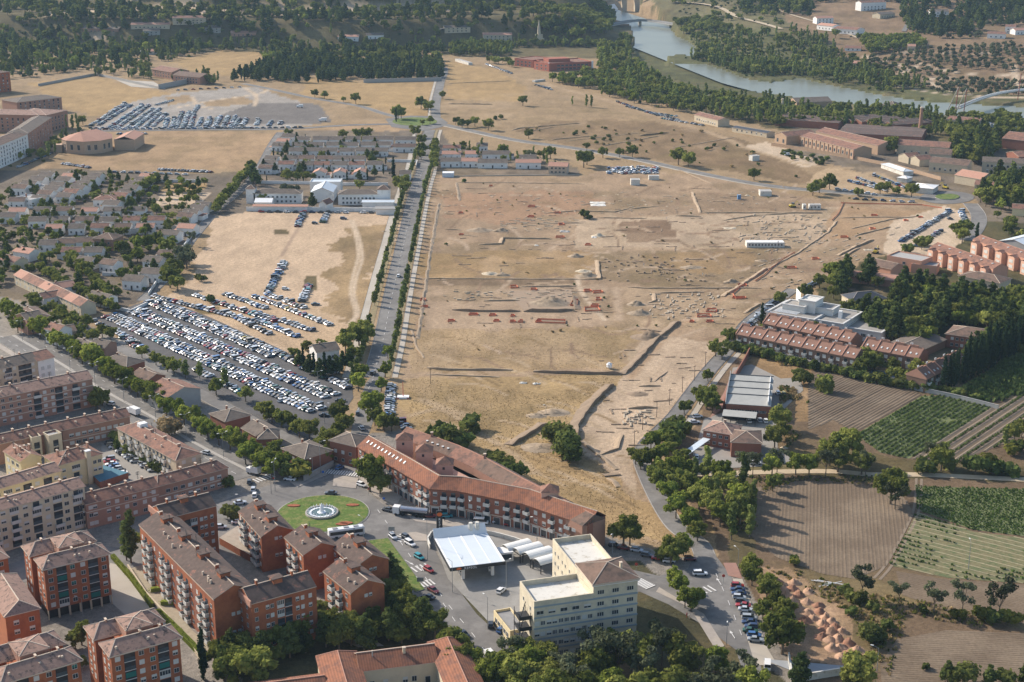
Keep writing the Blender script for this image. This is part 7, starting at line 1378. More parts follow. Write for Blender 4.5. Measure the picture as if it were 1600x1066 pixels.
SC = [([(711,286),(716,314)], .9), ([(711,286),(780,286),(915,288)], .5), ([(684,318),(672,382)], .9), ([(672,382),(660,462),(650,530)], .8), ([(747,383),(785,382),(786,373),(862,374)], 1.0), ([(695,359),(722,360)], .8), ([(723,368),(745,370)], .6),
 ([(935,407),(939,437),(906,437)], 1.0), ([(935,341),(1010,342)], .7), ([(1083,300),(1096,333)], .8), ([(1096,333),(1200,333.5),(1285,334)], .8), ([(756,471),(812,470)], 1.2), ([(813,448.5),(900,448)], .8), ([(706,485),(730,487),(812,487.5)], 1.5), ([(818,487.5),(870,488),(897,485)], 1.9), ([(660,436),(905,437)], .6), ([(893,463),(897,484)], 1.4),
 ([(980,449),(1010,451),(1190,451)], .7), ([(1023,459),(1100,457)], .8), ([(1023,459),(1025,471),(1012,474)], .9), ([(1012,476),(1032,476)], 1.0), ([(1200,419.5),(1165,443),(1132,464)], 1.1), ([(1190,475),(1165,490)], .9), ([(1064,503),(1045,518),(1028,533),(1000,563),(977,586)], 1.7), ([(1000,515),(1040,520),(1052,512)], .8), ([(666,575.6),(700,579),(800,579)], 1.2), ([(833,582),(900,585),(975,586)], 1.7), ([(666,586),(780,590)], .6),
 ([(960,602),(942,618),(918,645),(905,668),(902,690)], 2.0), ([(940,616),(958,602)], 1.0), ([(1022,597),(1045,581)], .6), ([(998,604),(1031,604)], 1.2), ([(980,639.5),(1027,638)], 1.3), ([(975,680),(967,702),(940,712)], 1.0), ([(940,712),(920,716)], .9), ([(945,746),(970,743)], 1.6), ([(948,748),(962,762)], 1.0), ([(1311,341),(1370,340),(1428,340)], .6), ([(1309,346),(1294,364),(1246,397),(1200,421)], .7), ([(1311,400),(1340,386),(1365,375)], 1.2), ([(1318,402),(1345,388)], 1.0), ([(1337,369),(1392,355)], .8), ([(1213,334),(1285,333)], 1.0), ([(1060,266),(1110,287)], .5), ([(1330,358),(1395,343),(1440,338)], .6),
 ([(850,334),(900,330),(960,332),(985,326)], .7), ([(910,320),(950,318)], .6), ([(804,347),(850,350),(915,347)], .4), ([(840,351),(912,349)], .4), ([(1056,338),(1095,339)], 1.1), ([(985,327),(1030,323)], .7), ([(1130,345),(1180,337),(1230,335)], .7), ([(800,204),(812,201),(906,193)], .9), ([(1000,213),(1045,208)], 1.4), ([(862,219),(925,213)], .7), ([(885,221),(1000,208)], .5), ([(945,228),(1030,213)], .6), ([(820,207),(870,198)], .6), ([(1050,232),(1150,215)], .5), ([(700,131),(800,127)], .6), ([(700,163),(770,164)], 1.0), ([(640,515),(650,545),(660,560)], .5), ([(800,697),(830,680),(855,662)], 1.8), ([(905,690),(925,706),(960,735)], 1.0)]
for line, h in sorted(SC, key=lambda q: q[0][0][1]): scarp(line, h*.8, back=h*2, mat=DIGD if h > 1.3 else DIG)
def mound(x, y, w, hh, mat, label, name='spoil_heap', grp=None, depth=None, px=True):
    p = G(x, y); d = depth or w*.8; hh *= .62 if name == 'spoil_heap' else .8; w *= 1.15 if name == 'spoil_heap' else .85; v = [(0, 0, hh)]; n = 14; rr = random.Random(int(x*31+y)); e = 5; f = []
    for j in range(1, e+1):
        t = j/e
        for i in range(n):
            a = 6.2832*i/n; r = t*(1+.28*rr.uniform(-1, 1)*(j < e)); z = hh*(math.cos(min(1, t)*math.pi)*.5+.5)*(1+.4*rr.uniform(-1, 1)); v.append((w/2*r*math.cos(a), d/2*r*math.sin(a), -.05 if j == e else z))
    for i in range(n): f.append((0, 1+i, 1+(i+1) % n))
    for j in range(e-1):
        for i in range(n): a, b = 1+j*n+i, 1+j*n+(i+1) % n; f.append((a, a+n, b+n, b))
    props(put(name, mesh(name, v, f, mat, smooth=True), None, tuple(p)), label, 'earth heap', grp)
for x, y, w, h, m, lab in ((749,360,16,2.2,SPOIL,'long grey spoil heap left of the stepped cut'), (783,361,10,2.6,SPOIL,'pointed grey spoil heap beside the stepped cut'), (765,428,9,1.6,SPOILP,'pale sand heap by the dark band'), (785,430,9,2.2,SPOIL,'brown heap touching the pale sand heap'), (899,401,9,3,SPOIL,'brown heap above the L-shaped cut'), (917,431,11,3,SPOIL,'brown heap inside the L-shaped cut'), (912,424,9,1.4,SPOILP,'pale sand strip behind the brown heap'), (935,369,8,2.6,SPOILP,'pale sand heap beside the brown square'), (862,474,20,5,SPOIL,'largest earth heap above the long trench'), (845,474,12,2.5,SPOIL,'low shoulder of earth beside the largest heap'), (994,476,9,3.2,SPOIL,'ridge of spoil right of the pale track, upper part'), (1000,490,12,3.2,SPOIL,'ridge of spoil right of the pale track, lower part'), (1014,527,16,4.5,DIGD,'brown heap where the diagonal cut starts'), (1143,441,8,2.6,SPOIL,'small heap left of the diagonal cut'), (1081,418,12,1.6,SPOIL,'low heap in the speckled grass'), (1190,408,7,1.5,SPOIL,'small heap at the end of the pale band'), (1287,362,6,2,SPOIL,'round stone heap on the right track'),
    (865,645,12,2.2,SPOIL,'dark lump in the golden field'), (838,650,8,1.6,SPOIL,'smaller dark lump in the golden field'), (845,700,14,1.8,SPOIL,'low weedy lump left of green bushes'), (997,616,9,1.2,DIGD,'dark low heap in the pale lower dig'), (1168,306,4,1.4,SPOILP,'pale heap beside the blue cabin'), (1225,700,3,1,SPOILP,'tiny pale heap by the yard'), (600,362,3,.8,SPOIL,'tiny dark heap on the sand lot')):
    mound(x, y, w, h, m, lab)
CLAY = M('clay_heap', (.43, .27, .175), .95, .22, .9, .25); CLAYD = M('clay_heap_dark', (.31, .165, .105), .95, .22, .9, .25)
heaps = [(1213,910),(1241,911),(1222,921),(1238,920),(1264,925),(1229,930),(1248,930),(1237,941),(1261,941),(1279,947),(1249,952),(1262,957),(1281,957),(1271,967),(1290,966),(1258,970),(1286,975),(1299,972),(1305,981),(1316,988),(1298,988),(1284,996),(1296,1000),(1310,1000),(1326,1006),(1313,1012),(1340,1016),(1327,1022),(1340,1030),(1316,1028),(1333,1040),(1345,1042),(1300,1014),(1290,984)]
for i, (x, y) in enumerate(heaps): mound(x, y, rs.uniform(4.2, 5.8), rs.uniform(1.4, 2.3), CLAY if i % 3 else CLAYD, f'orange clay heap, {ordinal(i)} counting down the tipping strip', 'clay_heap', 'orange clay heaps tipped beside the field', 4.4)
def net(x, y, w, d, label, rz=0., h=.8):
    p = G(x, y); e = empty('safety_fence', p, rz, label, 'safety fence', 'orange safety netting round the dig pits'); P = [(-w/2, -d/2), (w/2, -d/2+.4), (w/2-.6, d/2), (-w/2+.5, d/2)]
    for a, b in zip(P, P[1:]+P[:1]):
        m = MB(); L = math.hypot(b[0]-a[0], b[1]-a[1]); m.box(0, -.02, .1, L, .02, h); m.put('net_panel', NET, e, (a[0], a[1], 0), math.atan2(b[1]-a[1], b[0]-a[0]))
        m = MB(); m.cyl(0, 0, -.1, h+.15, .05, n=5); m.put('post', DKM, e, (a[0], a[1], 0))
    m = MB(); m.box(-w/2+.8, -d/2+.9, .02, w/2-.9, d/2-.7, .06); m.put('pit_floor', DIGD, e)
nets = [(831,323,8,5,'near the top left of the dig'),(830,339,7,4,'second down, top left of the dig'),(871,333,7,4,'upper middle of the dig'),(877,351,6,5,'above the small grey slab'),(875,371,9,4,'below the small grey slab'),(919,383,6,4,'left of the pale square'),(803,449,7,5,'at the left end of the thin cut'),(834,453,6,4,'on the long thin cut'),(918,455,7,4,'beside the footpath, left'),(934,457,9,4,'beside the footpath, right'),(935,468,5,5,'below the footpath'),(898,474,6,12,'at the right end of the largest heap'),(925,484,13,7,'by the pale gravel patch'),(930,478,7,4,'above the pale gravel patch'),(861,503,24,6,'long pit below the trench'),(842,503,5,3,'left of the long pit'),(814,503,4,4,'small one at dig middle'),(801,503,5,3,'second small one at dig middle'),(801,494,4,3,'third small one at dig middle'),(1112,486,9,6,'upper one of the right cluster'),(1100,494,12,5,'left one of the right cluster'),(1081,503,4,3,'lowest of the right cluster'),(1109,503,6,3,'lower right one of the right cluster'),(1160,446,8,4,'beside the diagonal cut'),(1155,466,12,3,'below the diagonal cut'),(1366,337,7,3,'in the brown right plot, upper'),(1438,340,5,3,'at the right end of the brown plot'),(1415,345,5,3,'second at the right end of the brown plot'),(1363,358,6,4,'in the brown right plot, lower'),(1319,371,8,4,'above the long ruins'),(1274,405,7,4,'right of the bend in the path'),(1237,419,9,4,'beside the path below the white hut'),(767,281+10,4,2,'beside the white cabin'),(705,502,6,3,'at left of the long trench'),(740,492,8,3,'on the long trench, left'),(770,493,6,3,'on the long trench, middle'),(661,469,5,4,'near the avenue wall, upper'),(664,480,6,3,'near the avenue wall, lower'),(776,502,5,3,'small pair below the long trench'),(720,333,5,3,'lone one at upper left dig'),(721,367,5,2,'lone one by left cuts')]
for i, (x, y, w, d, l) in enumerate(nets): net(x, y, w*.6, d*.9, 'orange netting round a dig pit, '+l, rs.uniform(-.2, .2))
def long_net(line, label):
    P = [G(*p) for p in line]; e = empty('safety_fence', P[0], 0, label, 'safety fence', 'orange safety netting round the dig pits')
    for a, b in zip(P, P[1:]):
        m = MB(); L = (b-a).length; m.box(0, -.02, .1, L, .02, .75); m.put('net_panel', NET, e, a-P[0], math.atan2(b.y-a.y, b.x-a.x))
        m = MB(); m.cyl(0, 0, -.1, 1.3, .05, n=5); m.put('post', DKM, e, a-P[0])
long_net([(1314,318),(1350,319),(1400,320),(1440,321),(1472,326)], 'long orange net fence along the top of the brown plot'); long_net([(1318,318),(1310,335),(1300,345)], 'short orange net fence at the head of the path'); long_net([(1242,395),(1225,405),(1205,420),(1195,430),(1180,440)], 'orange net fence along the diagonal path'); long_net([(1160,447),(1145,460),(1150,468),(1165,467)], 'bent orange net fence at the path fork')
def joined(name, items, mat, label, cat):
    b = MB()
    for x0, y0, x1, y1, w, h in items:
        a = G(x0, y0); c = G(x1, y1); L = (c-a).length; t = math.atan2(c.y-a.y, c.x-a.x); n = max(1, int(L/2.2))
        for i in range(n):
            if rs.random() < .15: continue
            b.box(L*i/n, -w/2+rs.uniform(-.2, .2), -.1, L*(i+.9)/n, w/2+rs.uniform(-.2, .2), h*rs.uniform(.5, 1.2), 0, t, (a.x, a.y))
    props(b.put(name, mat), label, cat, None, 'stuff')
ru = []
for _ in range(110): x = rs.uniform(1150, 1290); y = rs.uniform(337, 385); ln = rs.uniform(3, 12); k = rs.random() < .6; ru.append((x, y, x+ln*(1 if k else .3), y-(ln*.12 if k else 4), .5, .45))
for _ in range(60): x = rs.uniform(972, 1015); y = rs.uniform(640, 665); ln = rs.uniform(3, 9); k = rs.random() < .6; ru.append((x, y, x+ln*(1 if k else .15), y+(0.3 if k else 5), .6, .6))
for _ in range(110): x = rs.uniform(1015, 1130); y = rs.uniform(460, 500); ln = rs.uniform(3, 10); k = rs.random() < .6; ru.append((x, y, x+ln*(1 if k else .2), y-(0.5 if k else 4), .6, .5))
for _ in range(70): x = rs.uniform(780, 900); y = rs.uniform(340, 362); ln = rs.uniform(3, 12); ru.append((x, y, x+ln, y+rs.uniform(-1.5, 1.5), .4, .35))
for _ in range(160): x = rs.uniform(690, 1180); y = rs.uniform(300, 335); ln = rs.uniform(2, 8); ru.append((x, y, x+ln, y+rs.uniform(-1.5, 1.5), .5, .3))
for _ in range(120): x = rs.uniform(1180, 1400); y = rs.uniform(350, 470); ln = rs.uniform(3, 12); ru.append((x, y, x+ln, y-ln*.3, .5, .35)) if y > 350+(1400-x)*.2 and y < 430+(1300-x)*.5 else None
for _ in range(60): x = rs.uniform(690, 900); y = rs.uniform(455, 470); ln = rs.uniform(3, 10); ru.append((x, y, x+ln, y+rs.uniform(-1, 1), .5, .5))
joined('wall_remains', ru, RUBBLE, 'low broken wall remains and stones across the dig', 'ruins')
cuts = []
for _ in range(230):
    x, y = (rs.uniform(680, 1250), rs.uniform(290, 510)) if rs.random() < .8 else (rs.uniform(930, 1080), rs.uniform(530, 700)); ln = rs.uniform(6, 34)
    cuts.append((x, y, x+ln, y+rs.uniform(-1.2, 1.2), .7, .3) if rs.random() < .75 else (x, y, x+rs.uniform(-1, 4), y+ln*.25, .6, .3))
joined('fine_cuts', cuts, DIGD, 'fine dark cut lines and earth lips across the dig', 'earth lips')
pit = []
for _ in range(75): x = rs.uniform(940, 1110); y = rs.uniform(402, 440); pit.append((x, y, x+rs.uniform(2, 5), y+rs.uniform(-.3, .3), rs.uniform(.8, 1.6), rs.uniform(.5, .9)))
joined('clods', pit, DIGD, 'dark clods and small test pits on the speckled patch', 'clods')
sheet('excavated_floor', [(790,455),(893,452),(897,482),(818,485)], M('dig_floor_brown', (.30, .22, .15), .95, .15, .5))
# cabins, tarps, machines
def cabin(name, A, B, D, h, lab, mat=WMET, n=0, cat='cabin', r=CONC):
    if mat is WMET: mat = MATS['roof_membrane_white']
    e, L, Dd = building(name, lab, A, B, D, h, .6, 'flat', 'x', mat, r, cat, parapet=.1)
    if n: fenest(e, 'f', L, Dd, ncols(n, .03), [1.0], ['win'], .9, 1.1)
    return e
cabin('site_cabin', (1167,379), (1226,379), 6, 3, 'long white site hut with eleven windows beside the pale square', n=11, r=WMET); cabin('site_cabin', (691,270.5), (709,270.5), 7, 3.2, 'white cabin at the top left corner of the dig', M('cabin_bluewhite', (.55, .62, .68), .6), r=WMET); cabin('site_cabin', (1255,320), (1260,320), 4, 3.2, 'small white site cabin, left one by the machines', n=1); cabin('site_cabin', (1265,320), (1283,320), 4, 3.2, 'wider white site cabin by the machines', n=3); cabin('site_cabin', (1153,305), (1158,305), 3, 3, 'blue and white portable toilet cabin', M('cabin_blue', (.10, .22, .40), .5)); cabin('site_cabin', (1188,299), (1206,299), 7, 3.4, 'white box cabin right of the blue toilet')
cabin('site_cabin', (986,281), (1000,281), 6, 4, 'small white hut at the breaker yard edge'); cabin('site_cabin', (1014,275), (1030,275), 4, 3, 'pale van-like hut in the breaker yard'); cabin('site_cabin', (1176,244), (1187,243), 5, 4, 'white double hut on the dry slope'); cabin('site_cabin', (836,126), (852,124), 4, 2, 'green-white trailer by the riverside yard'); cabin('site_cabin', (711,92),(732,98), 5, 3, 'long white low hut beside the far road')
def tarp(x, y, w, d, lab, mat=ROOFW):
    p = G(x, y); v = []; n = 6
    for j in range(n+1):
        for i in range(n+1): v.append((w*(i/n-.5)+rs.uniform(-.4, .4), d*(j/n-.5)+rs.uniform(-.4, .4), .12+rs.uniform(0, .5)*(0 < i < n and 0 < j < n)))
    props(put('plastic_sheet', mesh('plastic_sheet', v, [(j*(n+1)+i, j*(n+1)+i+1, (j+1)*(n+1)+i+1, (j+1)*(n+1)+i) for j in range(n) for i in range(n)], mat), None, tuple(p)), lab, 'plastic sheet')
tarp(934, 319, 10, 14, 'white plastic sheeting crumpled over the upper dig'); tarp(928, 371, 3, 4, 'small white sheet by the pale sand heap'); tarp(838, 384, 2, 3, 'tiny white sheet on the dig'); tarp(882, 362, 6, 5, 'grey slab patch on the dig', CONC); tarp(1140, 345+12, 8, 5, 'white sheet by the pale square', SPOILP); tarp(1357, 391-265+0+265, 6, 4, 'pale sheet among the right ruins', SPOILP); tarp(818, 599, 3, 2, 'small white litter patch, left'); tarp(838, 600, 3, 2, 'small white litter patch, right')
p = G(952, 576); d = MB(); v, f = core([(0, 0, 1.4, 1.5, 1.5, 1.5)], 1); props(put('water_tank', mesh('water_tank', v, f, WMET), None, tuple(p)), 'round white water tank on the dig edge', 'tank')
def digger(x, y, lab, s=1, rz=0.3, c='yellow'):
    p = G(x, y); e = empty('digger', p, rz, lab, 'digger'); m = PM[c]; b = MB(); b.box(-2, -1, .9, 1.6, 1, 2.0); b.put('body', m, e); b = MB(); b.box(-.4, -.8, 2.0, 1.1, .8, 3.1); b.put('cab', GLASS, e); b = MB(); b.tube((1.5, 0, 1.8), (3.4, 0, 4.0), .2); b.tube((3.4, 0, 4.0), (4.8, 0, 2.0), .17); b.put('arm', m, e); b = MB(); b.box(4.4, -.5, 1.2, 5.2, .5, 2.0); b.put('bucket', DKM, e); b = MB(); b.box(-2, -1.3, 0, 2, -.8, .9); b.box(-2, .8, 0, 2, 1.3, .9); b.put('track', TYRE, e)
digger(1238, 324, 'yellow digger beside the white site cabins'); digger(1477, 295, 'yellow digger by the large white marquee', rz=2.2); digger(1368, 396, 'small yellow loader beside the school hall', rz=1.)
def person(x, y, lab, top=(.3, .05, .04), px=True):
    p = G(x, y); V = [(0, 0, .95), (0, 0, 1.2), (0, 0, 1.42), (0, 0, 1.55), (0, 0, 1.7), (.1, 0, .9), (.12, .05, .5), (.13, 0, .06), (.13, -.12, .03), (-.1, 0, .9), (-.13, -.08, .5), (-.14, 0, .06), (-.14, -.12, .03), (.19, 0, 1.4), (.25, .02, 1.12), (.26, -.08, .86), (-.19, 0, 1.4), (-.26, .02, 1.12), (-.27, -.08, .86)]
    E = [(0, 1), (1, 2), (2, 3), (3, 4), (0, 5), (5, 6), (6, 7), (7, 8), (0, 9), (9, 10), (10, 11), (11, 12), (2, 13), (13, 14), (14, 15), (2, 16), (16, 17), (17, 18)]
    Rr = [.15, .15, .16, .06, .11, .1, .07, .05, .045, .1, .07, .05, .045, .07, .05, .035, .07, .05, .035]
    me = bpy.data.meshes.new('person'); me.from_pydata(V, E, []); m = bpy.data.materials.get(lab) or M('clothes_%d' % int(x), top, .9); me.materials.append(m); o = put('person', me, None, (p.x, p.y, .14), rs.uniform(0, 6)); sk_ = o.modifiers.new('skin', 'SKIN')
    for i, r in enumerate(Rr): me.skin_vertices[0].data[i].radius = (r, r)
    me.skin_vertices[0].data[0].use_root = True; o.modifiers.new('sub', 'SUBSURF').levels = 1; return props(o, lab, 'person')
bpy.context.view_layer.update()
for x, y, l, c in ((695,815,'person in dark clothes standing beside the sign tower', (.05,.04,.04)), (1073,966,'person in red top on the island pavement', (.3,.05,.04)), (1077,968,'person in pale clothes beside the one in red', (.4,.35,.3)), (1061,938,'person crossing by the island trees', (.1,.1,.15)), (998,402,'person digging in the speckled patch, left', (.1,.1,.15)), (1006,416,'person digging in the speckled patch, right', (.4,.4,.4)), (1098,431,'person in white at the speckled patch edge', (.6,.6,.6)), (1157,368,'person standing on the pale band', (.1,.1,.12)), (1145,385,'person beside the long white hut', (.1,.1,.12)), (1041,343,'person by the pale square', (.5,.5,.5)), (640,452,'person walking on the avenue pavement', (.05,.05,.06)), (666,790,'person on the pavement below the arcade', (.3,.1,.1))):
    try: person(x, y, l, c)
    except Exception as ex: print('person', ex)
# ================================================================ FOUNTAIN, LAMPS, POLES, WALLS, BRIDGES
def fountain():
    c = G(503, 803); e = empty('fountain', (c.x, c.y, .34), 0, 'round fountain with ring of white water jets on the roundabout lawn', 'fountain'); n = 40; b = MB(); R1, R0 = 5.5, 5.0
    V = [(r*math.cos(6.2832*i/n), r*math.sin(6.2832*i/n), z) for r, z in ((R1, -.1), (R1, .55), (R0, .55), (R0, .1)) for i in range(n)]
    b.add(V, [(k*n+i, k*n+(i+1) % n, (k+1)*n+(i+1) % n, (k+1)*n+i) for k in range(3) for i in range(n)]); b.put('basin_rim', KERB, e)
    w = MB(); w.cyl(0, 0, .2, .32, R0, n=n); w.put('water', M('pool_water', (.10, .15, .15), .15, .1, 1), e)
    f = M('water_spray', (.85, .88, .9), .6, .05, 2); fo = MB(); fo.cyl(0, 0, .32, .5, 1.5, 1.2, 14); V = [(r*math.cos(6.2832*i/n)*(1+.05*math.sin(i*3)), r*math.sin(6.2832*i/n), .36) for r in (3.5, 4.2) for i in range(n)]; fo.add(V, [(i, (i+1) % n, n+(i+1) % n, n+i) for i in range(n)]); fo.put('foam', f, e)
    b = MB(); b.cyl(0, 0, .4, 2.6, .75, .5, 10); b.cyl(0, 0, 2.6, 3.5, .5, .1, 10); b.put('central_jet', f, e)
    j = MB(); j.tube((0, 0, .5), (-.5, 0, 1.5), .07, 4); j.tube((-.5, 0, 1.5), (-1.0, 0, .4), .08, 4); jm = j.mesh('jet', f)
    for i in range(24): a = 6.2832*i/24; put('jet', jm, e, (4.9*math.cos(a), 4.9*math.sin(a), 0), a)
fountain()
FLW = M('flower_bed', (.30, .10, .05), .95, .4, 2)
for x, y, l in ((459,792,'left rust-coloured flower bed on the roundabout lawn'), (551,791,'right rust-coloured flower bed on the roundabout lawn'), (541,819,'lower red flower bed on the roundabout lawn'), (535,824-3,'lower red flower bed, small extension')):
    c = G(x, y); P = [(2.2*math.cos(6.28*i/12), 1.0*math.sin(6.28*i/12)) for i in range(12)]; o = slab('flower_bed', P, FLW, 0, .25); o.location = (c.x, c.y, .34); props(o, l, 'flower bed')
STEEL = M('galvanised_steel', (.30, .31, .31), .5, .08, 1, metal=.3); LAMPW = M('lamp_head_white', (.66, .66, .62), .5, .05, 1)
def lamp_meshes(h, dbl):
    p = MB(); p.cyl(0, 0, 0, h, .11, .06, 6); a = MB(); hd = []
    for s in ((1, -1) if dbl else (1,)): a.tube((0, 0, h-.1), (s*1.5, 0, h+.35), .045, 4); hd.append((s*1.8, h+.38))
    m = MB(); m.box(-.4, -.16, -.06, .4, .16, .08); return p.mesh('pole', STEEL), a.mesh('arm', STEEL), m.mesh('lamp_head', LAMPW), hd
LM = {}
def lamp(x, y, lab, h=9.5, dbl=False, rz=0., grp='street lamps'):
    k = (h, dbl)
    if k not in LM: LM[k] = lamp_meshes(h, dbl)
    p, a, m, hd = LM[k]; g = G(x, y); e = empty('street_lamp', (g.x, g.y, .15), rz, lab, 'street lamp', grp); put('pole', p, e); put('arm', a, e)
    for q, z in hd: put('lamp_head', m, e, (q, 0, z))
L1 = offset_line(smooth_line([G(*p) for p in DUAL], 4), 0)
for i, (p, a) in enumerate(along([tuple(q) for q in L1], 27, px=False, start=12)):
    k = (9.5, True)
    if k not in LM: LM[k] = lamp_meshes(9.5, True)
    P_, A_, M_, hd = LM[k]; e = empty('street_lamp', (p.x, p.y, .2), a+R(90), f'two-armed street lamp on the carriageway median, {ordinal(i)} from upper left', 'street lamp', 'median street lamps'); put('pole', P_, e); put('arm', A_, e)
    for q, z in hd: put('lamp_head', M_, e, (q, 0, z))
for x, y, h, d, l in ((430,768,11,True,'tall lamp where the carriageway meets the roundabout'), (568,846,8,False,'lamp at the right rim of the roundabout lawn'), (668,876,14,False,'tall lamp at the gas station corner'), (707,926,10,False,'lamp at the forecourt kerb point'), (762,984,10,False,'lamp beside the office annex'), (791,922,9,False,'slim lamp right of the pale canopy'), (733,826,10,False,'lamp behind the pale canopy'), (839,850,9,False,'lamp behind the car wash bays'), (1135,1008,7.5,False,'curved lamp at the island tip'), (1153,887,6,False,'lamp at the pavement corner by the plane trees'), (1370,1050,7,False,'slim lamp at the end of the clay heaps'), (424,772,7,False,'lamp by the left rim of the roundabout'), (489,745,7,False,'lamp beside the wedge wall'), (501,740,12,False,'thick mast beside the wedge wall'), (507,662,8,True,'two-armed lamp at the car park blue bay'), (497,610,8,True,'two-armed lamp at the car park top edge'), (618,668,6,False,'lamp in the bay behind the roofed block'), (380,815,9,False,'curved lamp by the orange blocks lane'), (130,1000-35,6,False,'lamp beside the sandy yard'), (232,800,7,False,'lamp in front of the brick bar'), (132,826,6,True,'lamp head before the pale cream block'), (878,858,7,False,'lamp at the arcade pavement'), (957,866,7,False,'lamp at the end of the arcade'), (1513,890,9,False,'power pole in the striped vegetable field'), (853,655,6,False,'slim pole in the golden field')):
    lamp(x, y, l, h, d, rs.uniform(0, 6))
POLEW = M('pole_wood', (.16, .12, .09), .9, .1, 1)
pm = MB(); pm.cyl(0, 0, 0, 7, .14, .1, 6); pm.box(-.8, -.06, 6.3, .8, .06, 6.5); pmm = pm.mesh('telegraph_pole', POLEW)
for i, (x, y) in enumerate([(991,700),(1004,672),(1026,652),(1046,633),(1066,613),(1085,595),(1102,573),(1116,552),(1215,395),(673,600)]):
    g = G(x, y); props(put('telegraph_pole', pmm, None, (g.x, g.y, 0), .6), f'wooden pole, {ordinal(i)} going up beside the right-hand road', 'telegraph pole', 'wooden poles beside the road')
RWM = M('red_white_mast', (.45, .07, .05), .7); g = G(630, 622); e = empty('red_mast', g, 0, 'red mast on white base with red stripes beside the golden field', 'mast'); b = MB(); b.box(-2.4, -1.5, 0, 2.4, 1.5, .8); b.put('base', WMET, e); b = MB(); b.box(-2.45, -1.55, .1, -1.6, 1.55, .5); b.box(1.6, -1.55, .1, 2.45, 1.55, .5); b.put('base_stripe', RWM, e); b = MB(); b.cyl(0, 0, .8, 7, .16, .1, 6); b.put('mast', RWM, e)
garden_wall([(475,753),(498,741),(521,729)], 2.2, 'pale wedge wall beside the corner garden', CONC)
garden_wall([(672,858),(668,848),(674,838),(690,830)], 1.6, 'curved white wall round the sign tower', ROOFW); garden_wall([(757,834),(780,839),(805,846),(835,858),(862,872)], 1.3, 'white railing wall between forecourt and road', ROOFW)
garden_wall([(1130,640),(1150,592),(1163,570),(1172,552)], 3.2, 'brick wall between road and works yard', BRICKR); garden_wall([(1180,545),(1290,577),(1345,590),(1440,612),(1500,625),(1560,640)], 1.8, 'pale garden wall behind the terraces hedge', CONC, name='garden_wall')
garden_wall([(200,888),(228,930),(262,968),(300,1012),(318,1040)], 1.2, 'low stone wall beside the long clipped hedge', STONE); garden_wall([(1205,228),(1240,233),(1330,248),(1400,262),(1470,282)], 2.4, 'long brick wall in front of the factory', BRICKT); garden_wall([(700,276),(905,274)], .6, 'low kerb wall in front of the white street', PAVL)
garden_wall([(165,480),(205,489),(240,472)], 1.6, 'white wall at the lane corner above the car park'); garden_wall([(160,431),(245,433)], 2, 'white wall below the villa pair'); garden_wall([(240,357),(306,359)], 2, 'white wall with piers below the slanting cottages'); garden_wall([(605,253),(652,254),(650,262)], 2, 'pale wall round the dry plot'); garden_wall([(245,285),(325,285)], 2, 'white wall behind the pale pitch'); garden_wall([(1232,1030),(1237,1066)], 2, 'white wall at the lower right gate', ROOFW); garden_wall([(1244,1066),(1330,1052)], 2, 'white wall along the lower right yard', ROOFW)
garden_wall([(232,462),(256,426),(283,393),(300,370)], 1.6, 'pale wall along the street of tall trees'); garden_wall([(1170,745),(1100,745)], .3, 'low kerb by the yard', PAVL)
def sign(x, y, lab, kind, rz=0.):
    g = G(x, y); e = empty('road_sign', g, rz, lab, 'road sign'); b = MB(); b.cyl(0, 0, 0, 2.9, .05, n=5); b.put('post', STEEL, e); b = MB()
    if kind == 'board': b.box(-1, -.04, 1.9, 1, .04, 3.3)
    else: n = 3 if kind == 'tri' else 10; b.add([(.5*math.cos(6.2832*i/n+1.57), y_, 2.6+.5*math.sin(6.2832*i/n+1.57)) for y_ in (-.06, .0) for i in range(n)], [tuple(range(n)), tuple(range(n, 2*n))[::-1]]+[(i, n+i, n+(i+1) % n, (i+1) % n) for i in range(n)])
    b.put('sign_plate', {'board': STEEL, 'tri': RWM, 'red': RWM, 'blue': M('sign_blue', (.03, .12, .4), .5)}[kind], e)
for q in ((612,838,'brown-backed sign board at the tip of the roundabout exit','board'), (657,918,'grey sign board at the lower tip of the lawn wedge','board'), (994,894,'round red sign beside the zebra crossing by the office','red'), (505,748,'round blue sign on the roundabout island','blue'), (576,775,'triangular sign at the avenue mouth','tri'), (600,790,'round blue sign on the arcade pavement','blue'), (428,758,'triangular sign before the carriageway crossing','tri'), (560,640,'round red sign at the car park exit','red'), (1130,912,'round red sign at the brick-paved corner','red')): sign(*q)
# fallen white pipes beside the clay heaps
g = G(1285, 913); e = empty('pipe_heap', g, .2, 'tangle of white pipes at the field corner', 'pipes')
for k in range(6): b = MB(); b.tube((rs.uniform(-3, 0), rs.uniform(-3, 3), .3), (rs.uniform(1, 7), rs.uniform(-3, 0), .5), .12); b.put('pipe', WMET, e)
# swimming pool
for nm, P, m, z in (('pool_deck', [(1352,577),(1400,582),(1428,592),(1418,600),(1350,584)], PAVL, .16), ('swimming_pool', [(1357,579),(1395,584),(1404,591),(1362,584)], M('pool_blue', (.03, .16, .36), .1, .1, 1), .22)):
    props(slab(nm, [G(*p)[:2] for p in P], m, .02, z), 'blue swimming pool behind the hedge' if 'swim' in nm else 'pale paved deck round the blue pool', 'pool' if 'swim' in nm else 'terrace')
